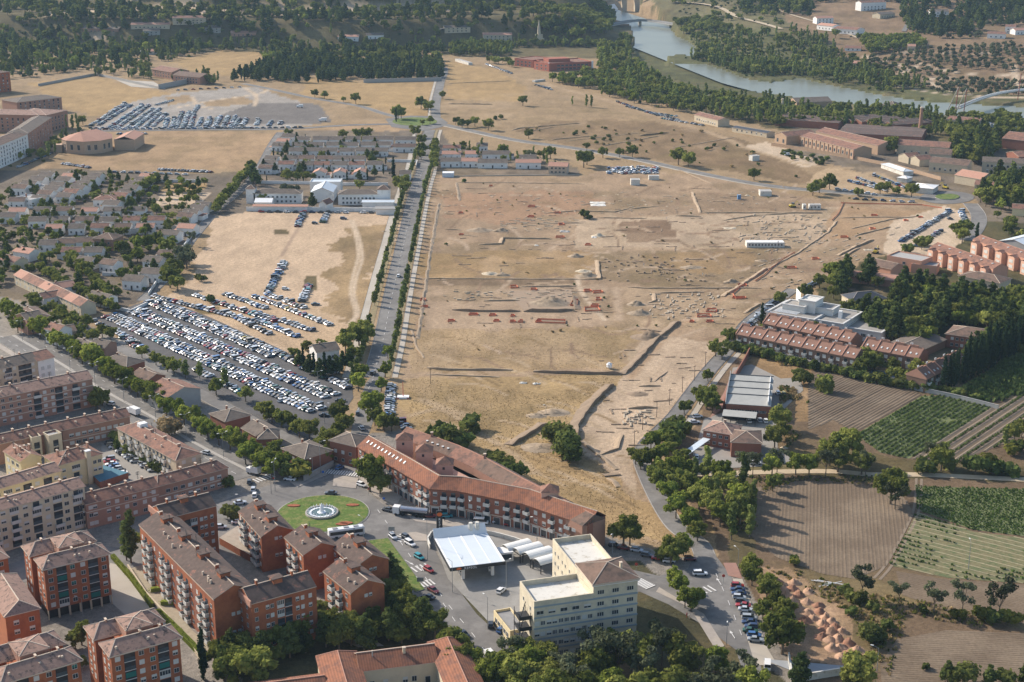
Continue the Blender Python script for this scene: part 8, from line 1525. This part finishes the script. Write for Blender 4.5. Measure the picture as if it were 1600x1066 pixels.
# bridges
def deck(name, line, w, z, th, mat, label, cat='bridge', rail=True, piers=0, rm=None):
    P = [G(*p) for p in line]; P = smooth_line(P, 4); A = offset_line(P, w/2); B = offset_line(P, -w/2); o = P[0].copy(); o.z = 0; e = empty(name, o, 0, label, cat); v = []
    zs = [z if not isinstance(z, (list, tuple)) else z[0]+(z[1]-z[0])*i/(len(P)-1) for i in range(len(P))]
    for a, b, q in zip(A, B, zs): v += [(a.x-o.x, a.y-o.y, q), (b.x-o.x, b.y-o.y, q), (b.x-o.x, b.y-o.y, q-th), (a.x-o.x, a.y-o.y, q-th)]
    f = [(4*i+j, 4*i+(j+1) % 4, 4*i+4+(j+1) % 4, 4*i+4+j) for i in range(len(P)-1) for j in range(4)]+[(0, 1, 2, 3), tuple(len(v)-4+k for k in (3, 2, 1, 0))]
    put('deck', mesh('deck', v, f, mat), e)
    for S in (A, B):
        v = []
        for a, q in zip(S, zs): v += [(a.x-o.x, a.y-o.y, q), (a.x-o.x, a.y-o.y, q+1.3)]
        put('railing', mesh('railing', v, [(2*i, 2*i+2, 2*i+3, 2*i+1) for i in range(len(P)-1)], rm or M('rail_grey', (.25, .25, .25), .7)), e)
    for k in range(piers):
        p = P[int((k+.5)*len(P)/piers)]-o; b = MB(); b.box(p.x-2, p.y-4, -5, p.x+2, p.y+4, (z if not isinstance(z, (list, tuple)) else z[0])-th); b.put('pier', STONE, e)
    return e, o
deck('road_bridge', [(940,37),(1000,36.5),(1060,36),(1110,35)], 10, 6, 1.6, CONC, 'flat grey road bridge across the river', piers=4)
e, o = deck('footbridge', [(1496,181),(1530,168),(1570,158),(1640,151)], 4, (7, 9), .8, PAVL, 'pale footbridge curving over the river with leaning masts', rm=WMET)
for x, y, dx in ((1492,181,0),(1505,183,0),(1590,157,0)):
    p = G(x, y)-o; b = MB(); b.tube((p.x, p.y, 0), (p.x+1, p.y, 26), .4, 8); b.put('mast', M('mast_red', (.25, .07, .06), .6), e)
    if x < 1550: b = MB(); b.tube((p.x-11, p.y-6, 0), (p.x+1, p.y, 26), .4, 8); b.put('strut', PAVL, e)
b = None
g = G(842, 68); e = empty('monument', g, 0, 'pale stone monument with tall spire in the river wood', 'monument'); b = MB(); b.box(-7, -6, 0, 7, 6, 6); b.box(-5, -4, 6, 5, 4, 11); b.put('base', STONE, e); b = MB(); b.cyl(0, 0, 11, 22, 2.4, 1.6, 8); b.cyl(0, 0, 22, 30, 1.2, .5, 8); b.put('spire', STONE, e)
# old bridge arches at the very top
g = G(975, 12); e = empty('arched_bridge', (g.x, g.y, 0), .1, 'stone bridge piers over the rapids at the top edge', 'bridge')
for k in range(4): b = MB(); b.box(-4+k*22, -6, -4, 4+k*22, 6, 16); b.put('pier', STONE, e)
b = MB(); b.box(-40, -5, 16, 90, 5, 19); b.put('deck', STONE, e)
rap = [(934,4),(960,3),(966,12),(962,19),(945,17),(934,10)]; props(put('rapids', mesh('rapids', [(p.x, p.y, -.6) for p in [G(*q) for q in rap]], [list(range(6))], M('white_water', (.62, .62, .56), .8, .4, .15, .5))), None, None, None, 'structure')
# far paths on slope, quarry road
for line, w in (([(1200,10),(1240,25),(1290,40),(1340,60)], 5), ([(1050,5),(1120,12),(1160,30),(1220,46)], 9), ([(1432,8),(1425,25),(1412,50)], 6)):
    P = [G(*p) for p in line]; P = smooth_line(P, 6); A = offset_line(P, w/2); B = offset_line(P, -w/2); v = []
    for a, b_ in zip(A, B): z = max(float(hgt(a.x, a.y, False)), float(hgt(b_.x, b_.y, False)))+.6; v += [(a.x, a.y, z), (b_.x, b_.y, z)]
    props(put('hill_road', mesh('hill_road', v, [(2*i, 2*i+1, 2*i+3, 2*i+2) for i in range(len(P)-1)], MATS['path_dirt'] if w != 6 else ASPH)), None, None, None, 'structure')
# ================================================================ PLANTS
T = tree
for q in ([(800,75),(935,75),(935,112),(862,128),(800,112)], [(262,97),(340,80),(405,82),(415,100),(370,120),(300,112)], [(232,96),(315,100),(318,125),(240,124)], [(822,52),(862,52),(862,72),(822,72)], [(520,54),(605,52),(605,70),(520,70)], [(215,40),(280,40),(280,62),(215,62)], [(1270,5),(1410,5),(1410,60),(1270,60)], [(1535,42),(1620,42),(1620,66),(1535,66)], [(1448,15),(1490,15),(1490,36),(1448,36)], [(690,45),(810,48),(810,72),(690,70)], [(1240,200),(1390,222),(1390,250),(1240,225)], [(1395,190),(1600,195),(1600,300),(1520,290),(1395,250)] if False else [(1400,212),(1486,215),(1486,250),(1400,245)], [(1190,508),(1345,520),(1345,575),(1190,550)]): EXC.append([tuple(G(*p))[:2] for p in q])
P_ = [(20,503),(95,546),(165,590),(245,638),(330,688),(425,736)]
tree_row(P_, 7.0, 'plane', 1.12, 'dual carriageway row', 'upper left', 'plane trees along the dual carriageway', 1.0)
aL = offset_line(smooth_line([G(*p) for p in AVE[2:]], 4), 6.2); aR = offset_line(smooth_line([G(*p) for p in AVE[2:]], 4), -7.6)
for S, nm in ((aL, 'left verge of avenue'), (aR, 'right verge of avenue')):
    for i, (p, a) in enumerate(along([tuple(q) for q in S], 9.5, px=False)):
        if rt.random() < .08: continue
        tree((p.x+rt.uniform(-.4, .4), p.y+rt.uniform(-.6, .6), 0), 'young', rt.uniform(.85, 1.25), f'slim young tree, {ordinal(i)} from far end, {nm}', 'young trees lining the avenue', px=False)
def many(lst, where, grp=None):
    for i, (x, y, k, s) in enumerate(lst): tree((x, y), k, s, f'{KINDS_T[k][0].replace("_", " ")} {where}, {ordinal(i)} going rightwards', grp or 'trees '+where)
many([(137,512,'broad',.7),(160,527,'broad',.7),(173,533,'broad',.75),(222,560,'broad',.7),(244,571,'broad',.7),(262,581,'broad',.85),(272,585,'broad',.75),(290,592,'young',1.4),(312,592,'young',1.4),(338,618,'broad',.8),(384,628,'broad',.8),(352,604,'young',1.3),(412,655,'broad',.75),(425,660,'broad',.85),(440,668,'broad',.9),(452,672,'broad',.8),(468,684,'broad',.85),(484,690,'broad',1.0)], 'on the car park pavement')
many([(551,604,'poplar',.95),(560,612,'plane',.95),(566,596,'plane',.9),(579,655,'plane',1.25),(586,665,'broad',.9),(600,673,'broad',.8),(612,674,'broad',.8),(530,662,'broad',.95),(538,676,'broad',.85),(528,690,'broad',.9),(514,702,'broad',1.05),(505,712,'broad',.95),(508,728,'plane',.8),(602,590,'plane',.8),(596,612,'plane',.7),(606,560,'plane',.8)], 'where the avenue widens')
many([(468,574,'pine',.6),(474,580,'cypress',.9),(484,583,'pine',.7),(491,586,'cypress',1.0),(500,590,'pine',.75),(508,588,'cypress',1.0),(516,588,'pine',.75),(526,585,'pine',.7),(536,580,'pine',.75),(546,574,'pine',.7),(553,562,'broad',.8),(480,548,'bush',1.8),(459,560,'broad',.55),(501,543,'bush',1.5),(548,545,'broad',1.2),(561,540,'broad',1.25),(575,536,'broad',1.0),(540,552,'broad',1.0)], 'round the villa above the car park')
many([(384,726,'plane',.9),(405,738,'plane',.95),(422,732,'broad',.9),(440,740,'plane',.95),(425,748,'plane',.9),(455,746,'bush',2.6),(465,748,'yellow',2.2),(472,742,'broad',.7),(430,716,'broad',.8),(445,722,'bush',2)], 'in the corner garden wedge')
many([(578,768,'plane',1.45),(594,772,'broad',1.0),(974,856,'broad',1.25),(984,852,'broad',1.0),(1048,882,'broad',1.0),(1058,876,'broad',1.1),(1068,868,'plane',.9),(1040,874,'bush',2)], 'at the road edge near the long arcade')
many([(688,686,'bush',2.4),(700,692,'bush',2.8),(713,698,'bush',3.0),(724,700,'bush',2.4),(768,732,'bush',2.6),(782,742,'bush',2.8),(796,752,'bush',2.8),(812,765,'bush',1.6),(735,672,'bush',2.6),(743,676,'bush',1.4),(866,690,'bush',3.2),(874,700,'bush',3.2),(884,712,'bush',3.6),(893,722,'bush',3.4),(880,696,'bush',2.4),(1288,612,'broad',.8),(1289,613,'bush',2.4),(330,493-20,'bush',1.4),(315,440,'bush',1.4),(310,436,'bush',1.1),(725,276+9,'bush',1.),(912,340,'bush',2.0),(921,343,'bush',1.1)], 'alone or clumped on the dry fields')
many([(1118,557,'broad',.95),(1128,562,'broad',.7),(1106,596,'broad',.6),(1093,632,'broad',.95),(1104,640,'broad',1.05),(1113,646,'broad',.9),(1069,648,'broad',.75),(1047,668,'broad',.45),(1026,692,'broad',.6),(993,726,'broad',.8),(1001,734,'broad',.85),(1072,676,'bush',2),(1058,672,'bush',2.4),(1052,684,'bush',2.6),(1045,694,'bush',2.6),(1220,690,'broad',1.0),(1218,672,'broad',1.0),(1210,700,'broad',.9)], 'along the right-hand road')
wood([(1012,700),(1050,688),(1066,728),(1078,742),(1040,745),(1018,735)], 10, ['plane', 'broad'], .65, .95, 'between curving road and yard', 'trees between curving road and yard', 5)
wood([(1045,748),(1090,742),(1160,765),(1180,800),(1172,850),(1140,850),(1085,790)], 25, ['plane', 'broad', 'poplar', 'broad'], .7, 1.15, 'in belt below the yard', 'trees in the belt below the yard', 5.5)
wood([(1020,745),(1045,760),(1075,810),(1100,845),(1080,850),(1048,810),(1015,765)], 12, ['plane', 'broad'], .7, 1.0, 'left of the shaded lane', 'trees left of the shaded lane', 5)
many([(1098,748,'plane',.8),(1117,744,'plane',.7),(1162,744,'sparse',1.0),(1176,742,'sparse',1.0),(1206,744,'plane',.9),(1214,738,'sparse',1.1),(1243,742,'plane',1.0),(1264,742,'plane',1.0),(1290,744,'sparse',1.1),(1309,738,'broad',1.4),(1318,722,'broad',1.5),(1296,728,'broad',1.2),(1346,742,'broad',1.15),(1352,744,'sparse',1.1),(1207,768,'broad',.8),(1456,728,'sparse',1.0),(1470,736,'broad',1.15),(1482,732,'bush',2.2),(1398,764,'broad',.9),(1391,788,'broad',1.35),(1398,796,'sparse',1.2),(1440,738,'bush',2.2),(1452,739,'bush',2),(1524,740,'bush',2.4),(1543,736,'yellow',2.4),(1556,742,'bush',2),(1580,744,'bush',2.2),(1570,700,'poplar',.7),(1585,690,'broad',.8),(1596,684,'broad',.9),(1578,712,'yellow',1.8),(1592,706,'bush',1.8)], 'beside the pale dirt track')
many([(1346,936,'sparse',1.25),(1404,944,'sparse',.95),(1459,958,'sparse',1.0),(1503,960,'sparse',1.15),(1560,968,'sparse',1.3)], 'in the thin row between brown fields')
many([(1240,880,'bush',1.0),(1244,883,'yellow',1.0),(1320,930,'bush',1.3),(1328,937,'bush',1.3),(1344,942,'bush',1.6),(1362,955,'bush',1.1),(1357,1000,'bush',2.0),(1364,1008,'bush',1.8),(1372,1003,'bush',1.3),(1385,985,'bush',1.2),(1330,961,'bush',1),(1443,958,'bush',1.0),(1490,964,'yellow',1.0),(1504,968,'yellow',1.1),(1530,968,'yellow',1.4),(1541,970,'yellow',1.6),(1549,973,'bush',1.5),(1572,974,'yellow',1.5),(1583,976,'yellow',1.5),(1446,1046,'bush',.7)], 'among weeds at the field margin')
many([(1480,1068,'pine',.5),(1505,1070,'bush',2.2),(1545,1072,'pine',.5),(1572,1072,'bush',1.8),(1600,1068,'pine',.5),(1250,1074,'pine',.8),(1344,1078,'broad',1.2),(1335,1074,'bush',2)], 'cut by the bottom edge')
wood([(1168,895),(1190,895),(1212,935),(1228,985),(1222,1010),(1208,1010),(1192,975),(1178,930)], 14, ['broad', 'broad', 'plane'], .65, .9, 'behind lower right car bay', 'trees behind the lower right car bay', 5.5)
T((1222, 1022), 'broad', 1.45, 'largest round green tree standing by the clay heaps'); 
many([(1053,918,'plane',.85),(1062,930,'plane',.85),(1070,950,'plane',.8),(1080,955,'plane',.95),(1088,948,'plane',.7)], 'on the junction island')
wood([(790,1050),(900,1056),(990,1040),(1060,1045),(1120,1062),(1180,1092),(1160,1140),(790,1140)], 48, ['broad', 'broad', 'plane', 'sparse'], 1.15, 1.6, 'massed at the bottom edge', 'trees massed below the office', 6.5)
wood([(775,1055),(815,1048),(830,1090),(780,1100)], 6, ['broad', 'plane'], 1.1, 1.5, 'left of office corner', 'trees massed below the office', 5)
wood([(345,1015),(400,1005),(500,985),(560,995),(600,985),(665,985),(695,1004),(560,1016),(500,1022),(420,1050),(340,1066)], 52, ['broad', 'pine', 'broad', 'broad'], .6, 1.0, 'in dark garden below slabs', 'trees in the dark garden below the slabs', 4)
wood([(606,912),(640,950),(672,988),(625,990),(602,950)], 16, ['broad', 'pine'], .7, 1.05, 'beside the slip road', 'trees beside the slip road', 4)
wood([(700,1020),(745,1050),(770,1090),(730,1090),(706,1050)], 9, ['broad', 'plane'], .7, 1.1, 'right of tile-roofed school', 'trees right of the school', 4)
many([(318,1062,'cypress',1.25),(345,1050,'cypress',.9),(350,1064,'pine',.8),(360,1074,'broad',1.2),(400,1078,'broad',1.3),(205,880,'poplar',1.35),(198,876,'poplar',1.1),(222,858,'broad',.7),(128,1008,'broad',.85),(118,1014,'broad',.7),(558,1006,'broad',.8),(660,1000,'pine',.9),(654,994,'pine',.95),(612,1062,'pine',.6),(362,812,'bush',2.0),(356,760,'bush',1.6),(156,640,'broad',1.0),(160,634,'broad',.8),(264,680,'dry',3.0),(120,1044,'bush',1.4),(500,960,'bush',1.6),(70,745,'bush',1.4)], 'around the orange blocks')
tree_row([(180,690),(215,716),(262,742)], 4.2, 'bush', 1.7, 'hedge beside courtyard bar', 'top', 'courtyard hedge bushes')
tree_row([(150,630),(152,645)], 4, 'broad', .7, 'beside the brick block end', 'top', 'trees beside the brick block')
# cottages' gardens, streets and yards
wood([(0,300),(120,275),(330,285),(300,345),(262,400),(225,455),(120,490),(0,420)], 460, ['broad', 'broad', 'bush', 'bush', 'plane', 'pine'], .4, .75, 'in the cottage gardens', 'trees among the cottages', 5)
tree_row([(60,425),(110,455),(150,478),(185,492)], 6, 'broad', .7, 'lane of trees above car park', 'west', 'trees along the cottage lane'); tree_row([(95,395),(135,430),(175,470)], 6, 'broad', .7, 'cottage lane planting', 'top', 'trees along the cottage lane')
many([(190,398,'broad',1.0),(218,392,'plane',1.1),(232,390,'plane',1.0),(215,410,'plane',1.0),(198,408,'olive',2),(262,415,'broad',.9),(264,400,'broad',1.2),(288,412,'olive',3.0),(292,420,'olive',2.6),(266,450,'broad',1.25),(278,455,'broad',1.0),(300,385,'sparse',.9),(272,430,'bush',3.0),(254,378,'broad',.7),(245,336,'broad',.9),(205,340,'broad',.9),(222,300,'broad',.7)], 'near the street beside the sand lot')
tree_row([(225,300),(245,285)], 6, 'broad', .8, 'school corner of cottages', 'west', 'trees among the cottages'); tree_row([(395,265),(372,290),(350,318),(338,335)], 7, 'broad', .8, 'slanting street beside the white school', 'top', 'trees along the slanting street')
wood([(-40,370),(22,372),(24,420),(10,470),(30,520),(-40,540)], 34, ['broad', 'bush', 'plane'], .6, .9, 'at the left edge villas', 'trees among the roadside villas', 4)
wood([(0,485),(60,470),(110,500),(160,545),(100,540),(20,510)], 34, ['broad', 'broad', 'bush'], .6, .9, 'among the roadside villas', 'trees among the roadside villas', 5)
wood([(440,218),(605,222),(610,275),(560,285),(415,285),(400,275)], 150, ['broad', 'bush', 'bush', 'cypress', 'pine'], .4, .75, 'in the gardens north of the school', 'trees north of the school', 5)
many([(536,219,'broad',1.1),(560,219,'broad',1.1),(573,219,'broad',1.3),(452,217,'broad',.9),(650,215,'broad',1.2),(660,228,'broad',1.0),(660,242,'broad',1.1),(658,250,'broad',1.0),(615,285,'cypress',1.6),(400,290,'pine',1.1),(396,285,'pine',1.2),(411,318,'broad',.8),(448,308,'olive',2.4),(460,306,'olive',2.0),(625,300,'broad',1.3),(632,305,'broad',1.1),(488,325,'pine',.8),(562,298,'broad',.9),(450,284,'broad',1.0),(462,284,'broad',.9),(478,284,'broad',.9)], 'around the white school')
tree_row([(680,265),(678,240),(682,225)], 8, 'broad', .8, 'right verge above the white street', 'bottom', 'trees by the avenue head')
wood([(690,222),(720,232),(850,245),(900,262),(860,262),(700,250)], 42, ['broad', 'bush', 'poplar'], .5, .9, 'in the gardens of the white street', 'trees behind the white street', 5)
many([(785,245,'broad',1.2),(830,252,'olive',2.2),(860,248,'broad',1.1),(912,262,'broad',1.6),(917,258,'broad',1.2),(1060,258,'broad',1.4),(1075,262,'broad',1.3),(942,247,'broad',.9),(968,246,'broad',.8),(917,235,'broad',.7),(826,217,'broad',1.0),(988,246,'broad',1.0),(1178,282,'broad',1.1),(817,166,'broad',1.2),(916,168,'poplar',.9),(924,168,'poplar',1.0),(894,165,'poplar',.7),(774,187,'bush',1.6),(783,186,'bush',1.6),(1270,306,'broad',1.0),(1280,302,'broad',1.1),(1296,296,'broad',1.2),(1340,306,'bush',2),(1375,304,'broad',.9),(1386,302,'broad',.9),(1400,306,'broad',.8),(1424,308,'broad',1.1)], 'dotted beside the upper road')
many([(622,187,'broad',1.5),(627,186,'broad',1.3),(556,163,'broad',1.2),(492,153,'broad',1.0),(507,155,'broad',1.0),(537,160,'broad',.7),(658,170,'broad',1.5),(669,176,'broad',1.3),(619,191,'cypress',1.2),(660,196,'broad',.7),(672,194,'broad',.8),(692,155,'broad',.9),(712,195,'broad',.9),(722,200,'broad',.9),(731,200,'broad',.9),(742,198,'broad',1.0),(763,204,'broad',1.2)], 'around the upper roundabout')
wood([(366,128),(400,127),(480,131),(560,127),(690,126),(692,100),(600,100),(500,96),(380,106)], 420, ['pine', 'cypress', 'pine'], .75, 1.15, 'in the dark pine wood', 'pines of the dark wood', 2.5)
wood([(430,115),(690,110),(688,84),(600,84),(430,92)], 150, ['pine', 'broad'], .9, 1.3, 'behind the pine wood', 'pines of the dark wood', 3)
wood([(0,62),(340,52),(700,55),(760,62),(700,86),(560,88),(410,100),(330,84),(262,98),(240,100),(160,108),(0,126)], 850, ['broad', 'poplar', 'pine', 'plane', 'bush', 'olive'], .8, 1.45, 'in the far left wood', 'far left wood', 3)
wood([(120,118),(200,122),(350,135),(360,128),(240,102),(160,110)], 60, ['broad', 'poplar', 'poplar'], .8, 1.1, 'round the low brick school', 'far trees')
wood([(-20,30),(900,35),(950,50),(880,62),(400,58),(-20,66)], 520, ['broad', 'bush', 'pine', 'bush'], .8, 1.4, 'on the shaded slope', 'slope trees', 3)
wood([(-20,-6),(860,-6),(880,24),(400,23),(-20,27)], 420, ['broad', 'pine', 'broad'], 1.0, 1.5, 'along the terrace above the slope', 'slope trees', 4)
wood([(700,62),(830,60),(960,72),(985,62),(985,100),(1062,146),(1160,158),(1235,170),(1300,186),(1330,200),(1215,200),(1150,190),(1080,178),(1010,166),(940,150),(935,108),(860,110),(800,88),(706,88)], 850, ['broad', 'broad', 'plane', 'poplar', 'bush'], .8, 1.35, 'in the riverside wood', 'riverside wood', 4)
wood([(760,98),(830,112),(860,128),(900,138),(960,150),(940,128),(930,115),(800,100)], 80, ['broad', 'plane'], .8, 1.2, 'before the red office', 'riverside wood')
wood([(880,20),(960,22),(950,60),(900,64),(820,60),(820,30)], 160, ['broad'], 1.2, 1.7, 'at the river bend', 'riverside wood', 4)
wood([(1062,72),(1080,60),(1130,50),(1230,60),(1290,95),(1330,120),(1430,140),(1400,148),(1250,122),(1165,120),(1100,96)], 600, ['broad', 'bush', 'poplar', 'bush'], .8, 1.3, 'on the far river bank', 'far bank wood', 3)
wood([(1070,92),(1110,92),(1240,112),(1300,124),(1250,120),(1165,118),(1100,98)], 150, ['bush', 'bush', 'broad', 'poplar'], .8, 1.2, 'on the reedy river edge', 'far bank wood', 2)
wood([(1230,45),(1300,70),(1340,100),(1420,128),(1450,140),(1370,138),(1290,110)], 260, ['broad', 'bush', 'poplar'], .7, 1.2, 'on the far bank flats', 'far bank wood', 3)
wood([(1050,36),(1110,34),(1140,50),(1070,56)], 70, ['broad'], 1.0, 1.5, 'below the road bridge', 'far bank wood')
wood([(1340,62),(1430,60),(1448,75),(1360,86)], 170, ['broad', 'plane'], .8, 1.1, 'in the green grove', 'far bank wood', 3)
wood([(1140,20),(1290,30),(1300,60),(1380,60),(1420,40),(1420,0),(1200,-5)], 260, ['broad', 'olive', 'bush', 'pine'], .8, 1.4, 'round the far hillside houses', 'hillside trees', 4)
wood([(1400,0),(1600,0),(1600,62),(1520,62),(1470,60),(1420,50)], 650, ['olive', 'bush', 'olive', 'pine'], .9, 1.6, 'over the far hillside', 'hillside scrub', 3)
# orchard set out in lines
for (ax, ay), (bx, by) in clip_rows([(1400,78),(1600,70),(1680,110),(1600,114),(1450,104),(1395,96)], R(4), 12, .1)+clip_rows([(1450,146),(1480,125),(1600,130),(1640,150),(1520,150)], R(4), 13, .1):
    L = math.hypot(bx-ax, by-ay); t = 0
    while t < L:
        x = ax+(bx-ax)*t/L+rt.gauss(0, 1); y = ay+(by-ay)*t/L+rt.gauss(0, 1.5)
        if rt.random() < .85: tree((x, y, float(hgt(x, y, False))), 'olive', rt.uniform(1.1, 1.7), 'olive tree in the far orchard', 'olive trees of the far orchard', px=False)
        t += 9
wood([(1400,96),(1445,104),(1500,110),(1480,122),(1440,140),(1370,125)], 90, ['olive', 'bush'], .9, 1.4, 'between orchard paths', 'hillside scrub'); wood([(1300,95),(1400,90),(1400,120),(1330,125),(1290,105)], 110, ['bush', 'olive'], 1, 1.6, 'on the river spur', 'hillside scrub')
wood([(1290,180),(1400,186),(1500,196),(1610,206),(1610,196),(1500,188),(1400,178),(1320,172)], 110, ['broad', 'bush', 'poplar'], .8, 1.2, 'on the near river edge', 'riverside wood', 3)
wood([(1050,-10),(1190,-10),(1240,50),(1120,34),(1060,25)], 120, ['broad', 'bush', 'olive'], .8, 1.3, 'above the road bridge', 'hillside trees', 3)
wood([(1380,150),(1500,163),(1600,168),(1600,176),(1500,172),(1380,158)], 150, ['bush', 'broad'], .9, 1.3, 'along the water edge', 'far bank wood')
# works gardens and right-hand park
wood([(1200,160),(1310,180),(1400,175),(1480,190),(1500,232),(1420,215),(1300,200),(1200,190)], 130, ['broad', 'poplar', 'bush'], .8, 1.2, 'between the factory roofs', 'factory trees', 4)
wood([(1480,210),(1560,225),(1540,262),(1500,255),(1484,232)], 90, ['broad', 'pine', 'broad'], 1.0, 1.5, 'in the works garden', 'factory trees', 4); wood([(1500,190),(1600,185),(1600,215),(1560,225),(1510,205)], 60, ['broad'], .8, 1.2, 'round the greenhouses', 'factory trees', 4)
wood([(1540,290),(1610,275),(1610,322),(1575,335),(1530,320)], 60, ['broad', 'plane', 'pine'], .8, 1.3, 'right of the roundabout', 'trees right of the roundabout', 4)
wood([(1370,220),(1394,240),(1386,246),(1350,236)], 20, ['broad'], 1, 1.5, 'at the factory gable', 'factory trees'); wood([(1545,345),(1600,392),(1600,370),(1560,340)], 14, ['broad', 'bush'], .6, .9, 'by the metal warehouse', 'trees right of the roundabout')
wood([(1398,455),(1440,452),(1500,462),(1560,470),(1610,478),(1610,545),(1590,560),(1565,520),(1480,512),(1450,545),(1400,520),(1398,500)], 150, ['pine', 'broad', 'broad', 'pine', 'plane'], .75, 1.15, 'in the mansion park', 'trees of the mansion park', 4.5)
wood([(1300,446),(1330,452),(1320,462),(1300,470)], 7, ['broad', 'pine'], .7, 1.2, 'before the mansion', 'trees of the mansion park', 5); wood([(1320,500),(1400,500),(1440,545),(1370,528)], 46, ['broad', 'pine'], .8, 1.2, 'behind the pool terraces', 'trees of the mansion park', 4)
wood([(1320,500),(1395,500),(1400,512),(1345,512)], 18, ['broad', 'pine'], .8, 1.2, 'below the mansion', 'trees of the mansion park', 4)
many([(1312,445,'plane',1.35),(1322,440,'pine',1.1),(1299,440,'broad',1.1),(1356,445,'pine',1.5),(1280,450,'broad',.9),(1256,468,'broad',1.0),(1219,478,'broad',.9),(1145,538,'broad',.8),(1141,530,'bush',2.0),(1190,512,'cypress',1.2),(1205,520,'cypress',.7),(1202,517,'bush',2),(1268,532,'broad',1.1),(1302,548,'bush',2.0),(1525,385,'cypress',1.3),(1448,385,'bush',2.4),(1440,390,'broad',.6),(1432,385,'broad',.6),(1495,372,'broad',1.1),(1503,380,'broad',1.0),(1508,368,'broad',1.1),(1420,396,'bush',2.4),(1478,404,'broad',.6),(1466,400,'bush',2),(1345,572,'broad',.8),(1352,566,'broad',.8),(1342,585,'bush',2.4),(1430,585,'broad',.8),(1433,572,'broad',.7),(1418,600,'bush',2.2),(1255,600,'bush',2.0),(1247,590,'bush',1.6),(1370,452,'broad',.9),(1262,530,'broad',.7)], 'round terraces and flats')
tree_row([(1475,612),(1520,590),(1560,568),(1610,545)], 3.0, 'cypress', 1.5, 'dark screen by tall maize', 'west', 'dark cypress screen'); tree_row([(1510,580),(1560,552),(1610,520)], 4.0, 'pine', 1.3, 'dark screen behind cypresses', 'west', 'dark cypress screen')
tree_row([(1135,542),(1170,553),(1250,572),(1335,590)], 2.6, 'bush', 1.5, 'hedge below front terrace', 'west', 'hedge bushes below the terraces'); tree_row([(1335,592),(1400,604),(1470,614),(1530,628)], 2.6, 'bush', 1.5, 'hedge beyond the pool', 'west', 'hedge bushes below the terraces')
wood([(1330,560),(1345,575),(1440,590),(1440,604),(1340,588)], 22, ['bush', 'bush', 'broad'], .7, 1.0, 'in pool garden', 'pool garden')
wood([(60,200),(125,190),(150,190),(80,250),(0,270),(0,255)], 40, ['broad', 'poplar', 'bush'], .7, 1.1, 'along the tenement street', 'trees by the tenements', 4)
wood([(700,280),(1290,300),(1460,330),(1180,480),(900,560),(650,560)], 70, ['bush', 'dry'], .25, .5, 'on the dig', 'small bushes on the dig')
wood([(800,195),(1100,205),(1290,290),(1000,245),(820,205)], 60, ['bush', 'dry', 'bush'], .5, 1.1, 'on upper dry field', 'bushes on the dry field'); wood([(1215,232),(1300,252),(1290,262),(1215,245)], 26, ['bush'], .8, 1.4, 'before factory wall', 'bushes on the dry field')
# clipped hedges as continuous leafy walls
def hedge(line, w, h, label, px=True):
    P = [G(*p) for p in line]; o = P[0]; rr = random.Random(len(label)); v = []; f = []
    for p, a in along([tuple(q) for q in P], .8, px=False):
        b, c = leaf_cloud([(0, 0, h*.5, .8, w/2, h*.55)], 34, .2, rr); k = len(v); ca, sa = math.cos(a), math.sin(a)
        v += [(p.x-o.x+q[0]*ca-q[1]*sa, p.y-o.y+q[0]*sa+q[1]*ca, q[2]) for q in b]; f += [tuple(i+k for i in t) for t in c]
    for a, b in zip(P, P[1:]):
        m = MB(); L = (b-a).length; m.box(0, -w*.36, 0, L, w*.36, h*.86, 0, math.atan2(b.y-a.y, b.x-a.x), (a.x-o.x, a.y-o.y)); k = len(v); v += m.v; f += [tuple(i+k for i in q) for q in m.f]
    props(put('hedge', mesh('hedge', v, f, LEAF['plane']), None, tuple(o)), label, 'hedge')
hedge([(176,872),(205,905),(238,950)], 1.8, 1.6, 'long clipped green hedge beside the slab gardens'); hedge([(247,958),(270,980),(300,1010),(318,1030)], 2.0, 1.6, 'lower clipped hedge below the slab gardens'); hedge([(236,925),(258,922)], 1.8, 1.5, 'short dark hedge across the slab gardens'); hedge([(252,945),(285,945)], 1.8, 1.5, 'second short dark hedge across the slab gardens')
garden = M('garden_soil', (.33, .28, .2), .95, .2, .8); sheet('garden_path', [(200,890),(232,880),(300,985),(330,1010),(318,1025),(262,965)], garden)
finish_trees()
# ================================================================ THE AIR
hz = MB(); hz.box(-2900, -60, -6, 2900, 5200, 330)
HZ = bpy.data.materials.new('air_haze'); HZ.use_nodes = True; _t = HZ.node_tree
for x in list(_t.nodes):
    if x.type == 'BSDF_PRINCIPLED': _t.nodes.remove(x)
_v = _t.nodes.new('ShaderNodeVolumePrincipled'); _v.inputs['Color'].default_value = (.50, .75, 1.0, 1); _v.inputs['Density'].default_value = .000042; _v.inputs['Anisotropy'].default_value = .0
_t.links.new(_v.outputs[0], [x for x in _t.nodes if x.type == 'OUTPUT_MATERIAL'][0].inputs['Volume'])
props(put('haze', hz.mesh('haze', HZ)), 'thin pale blue summer haze over the town', None, None, 'stuff')
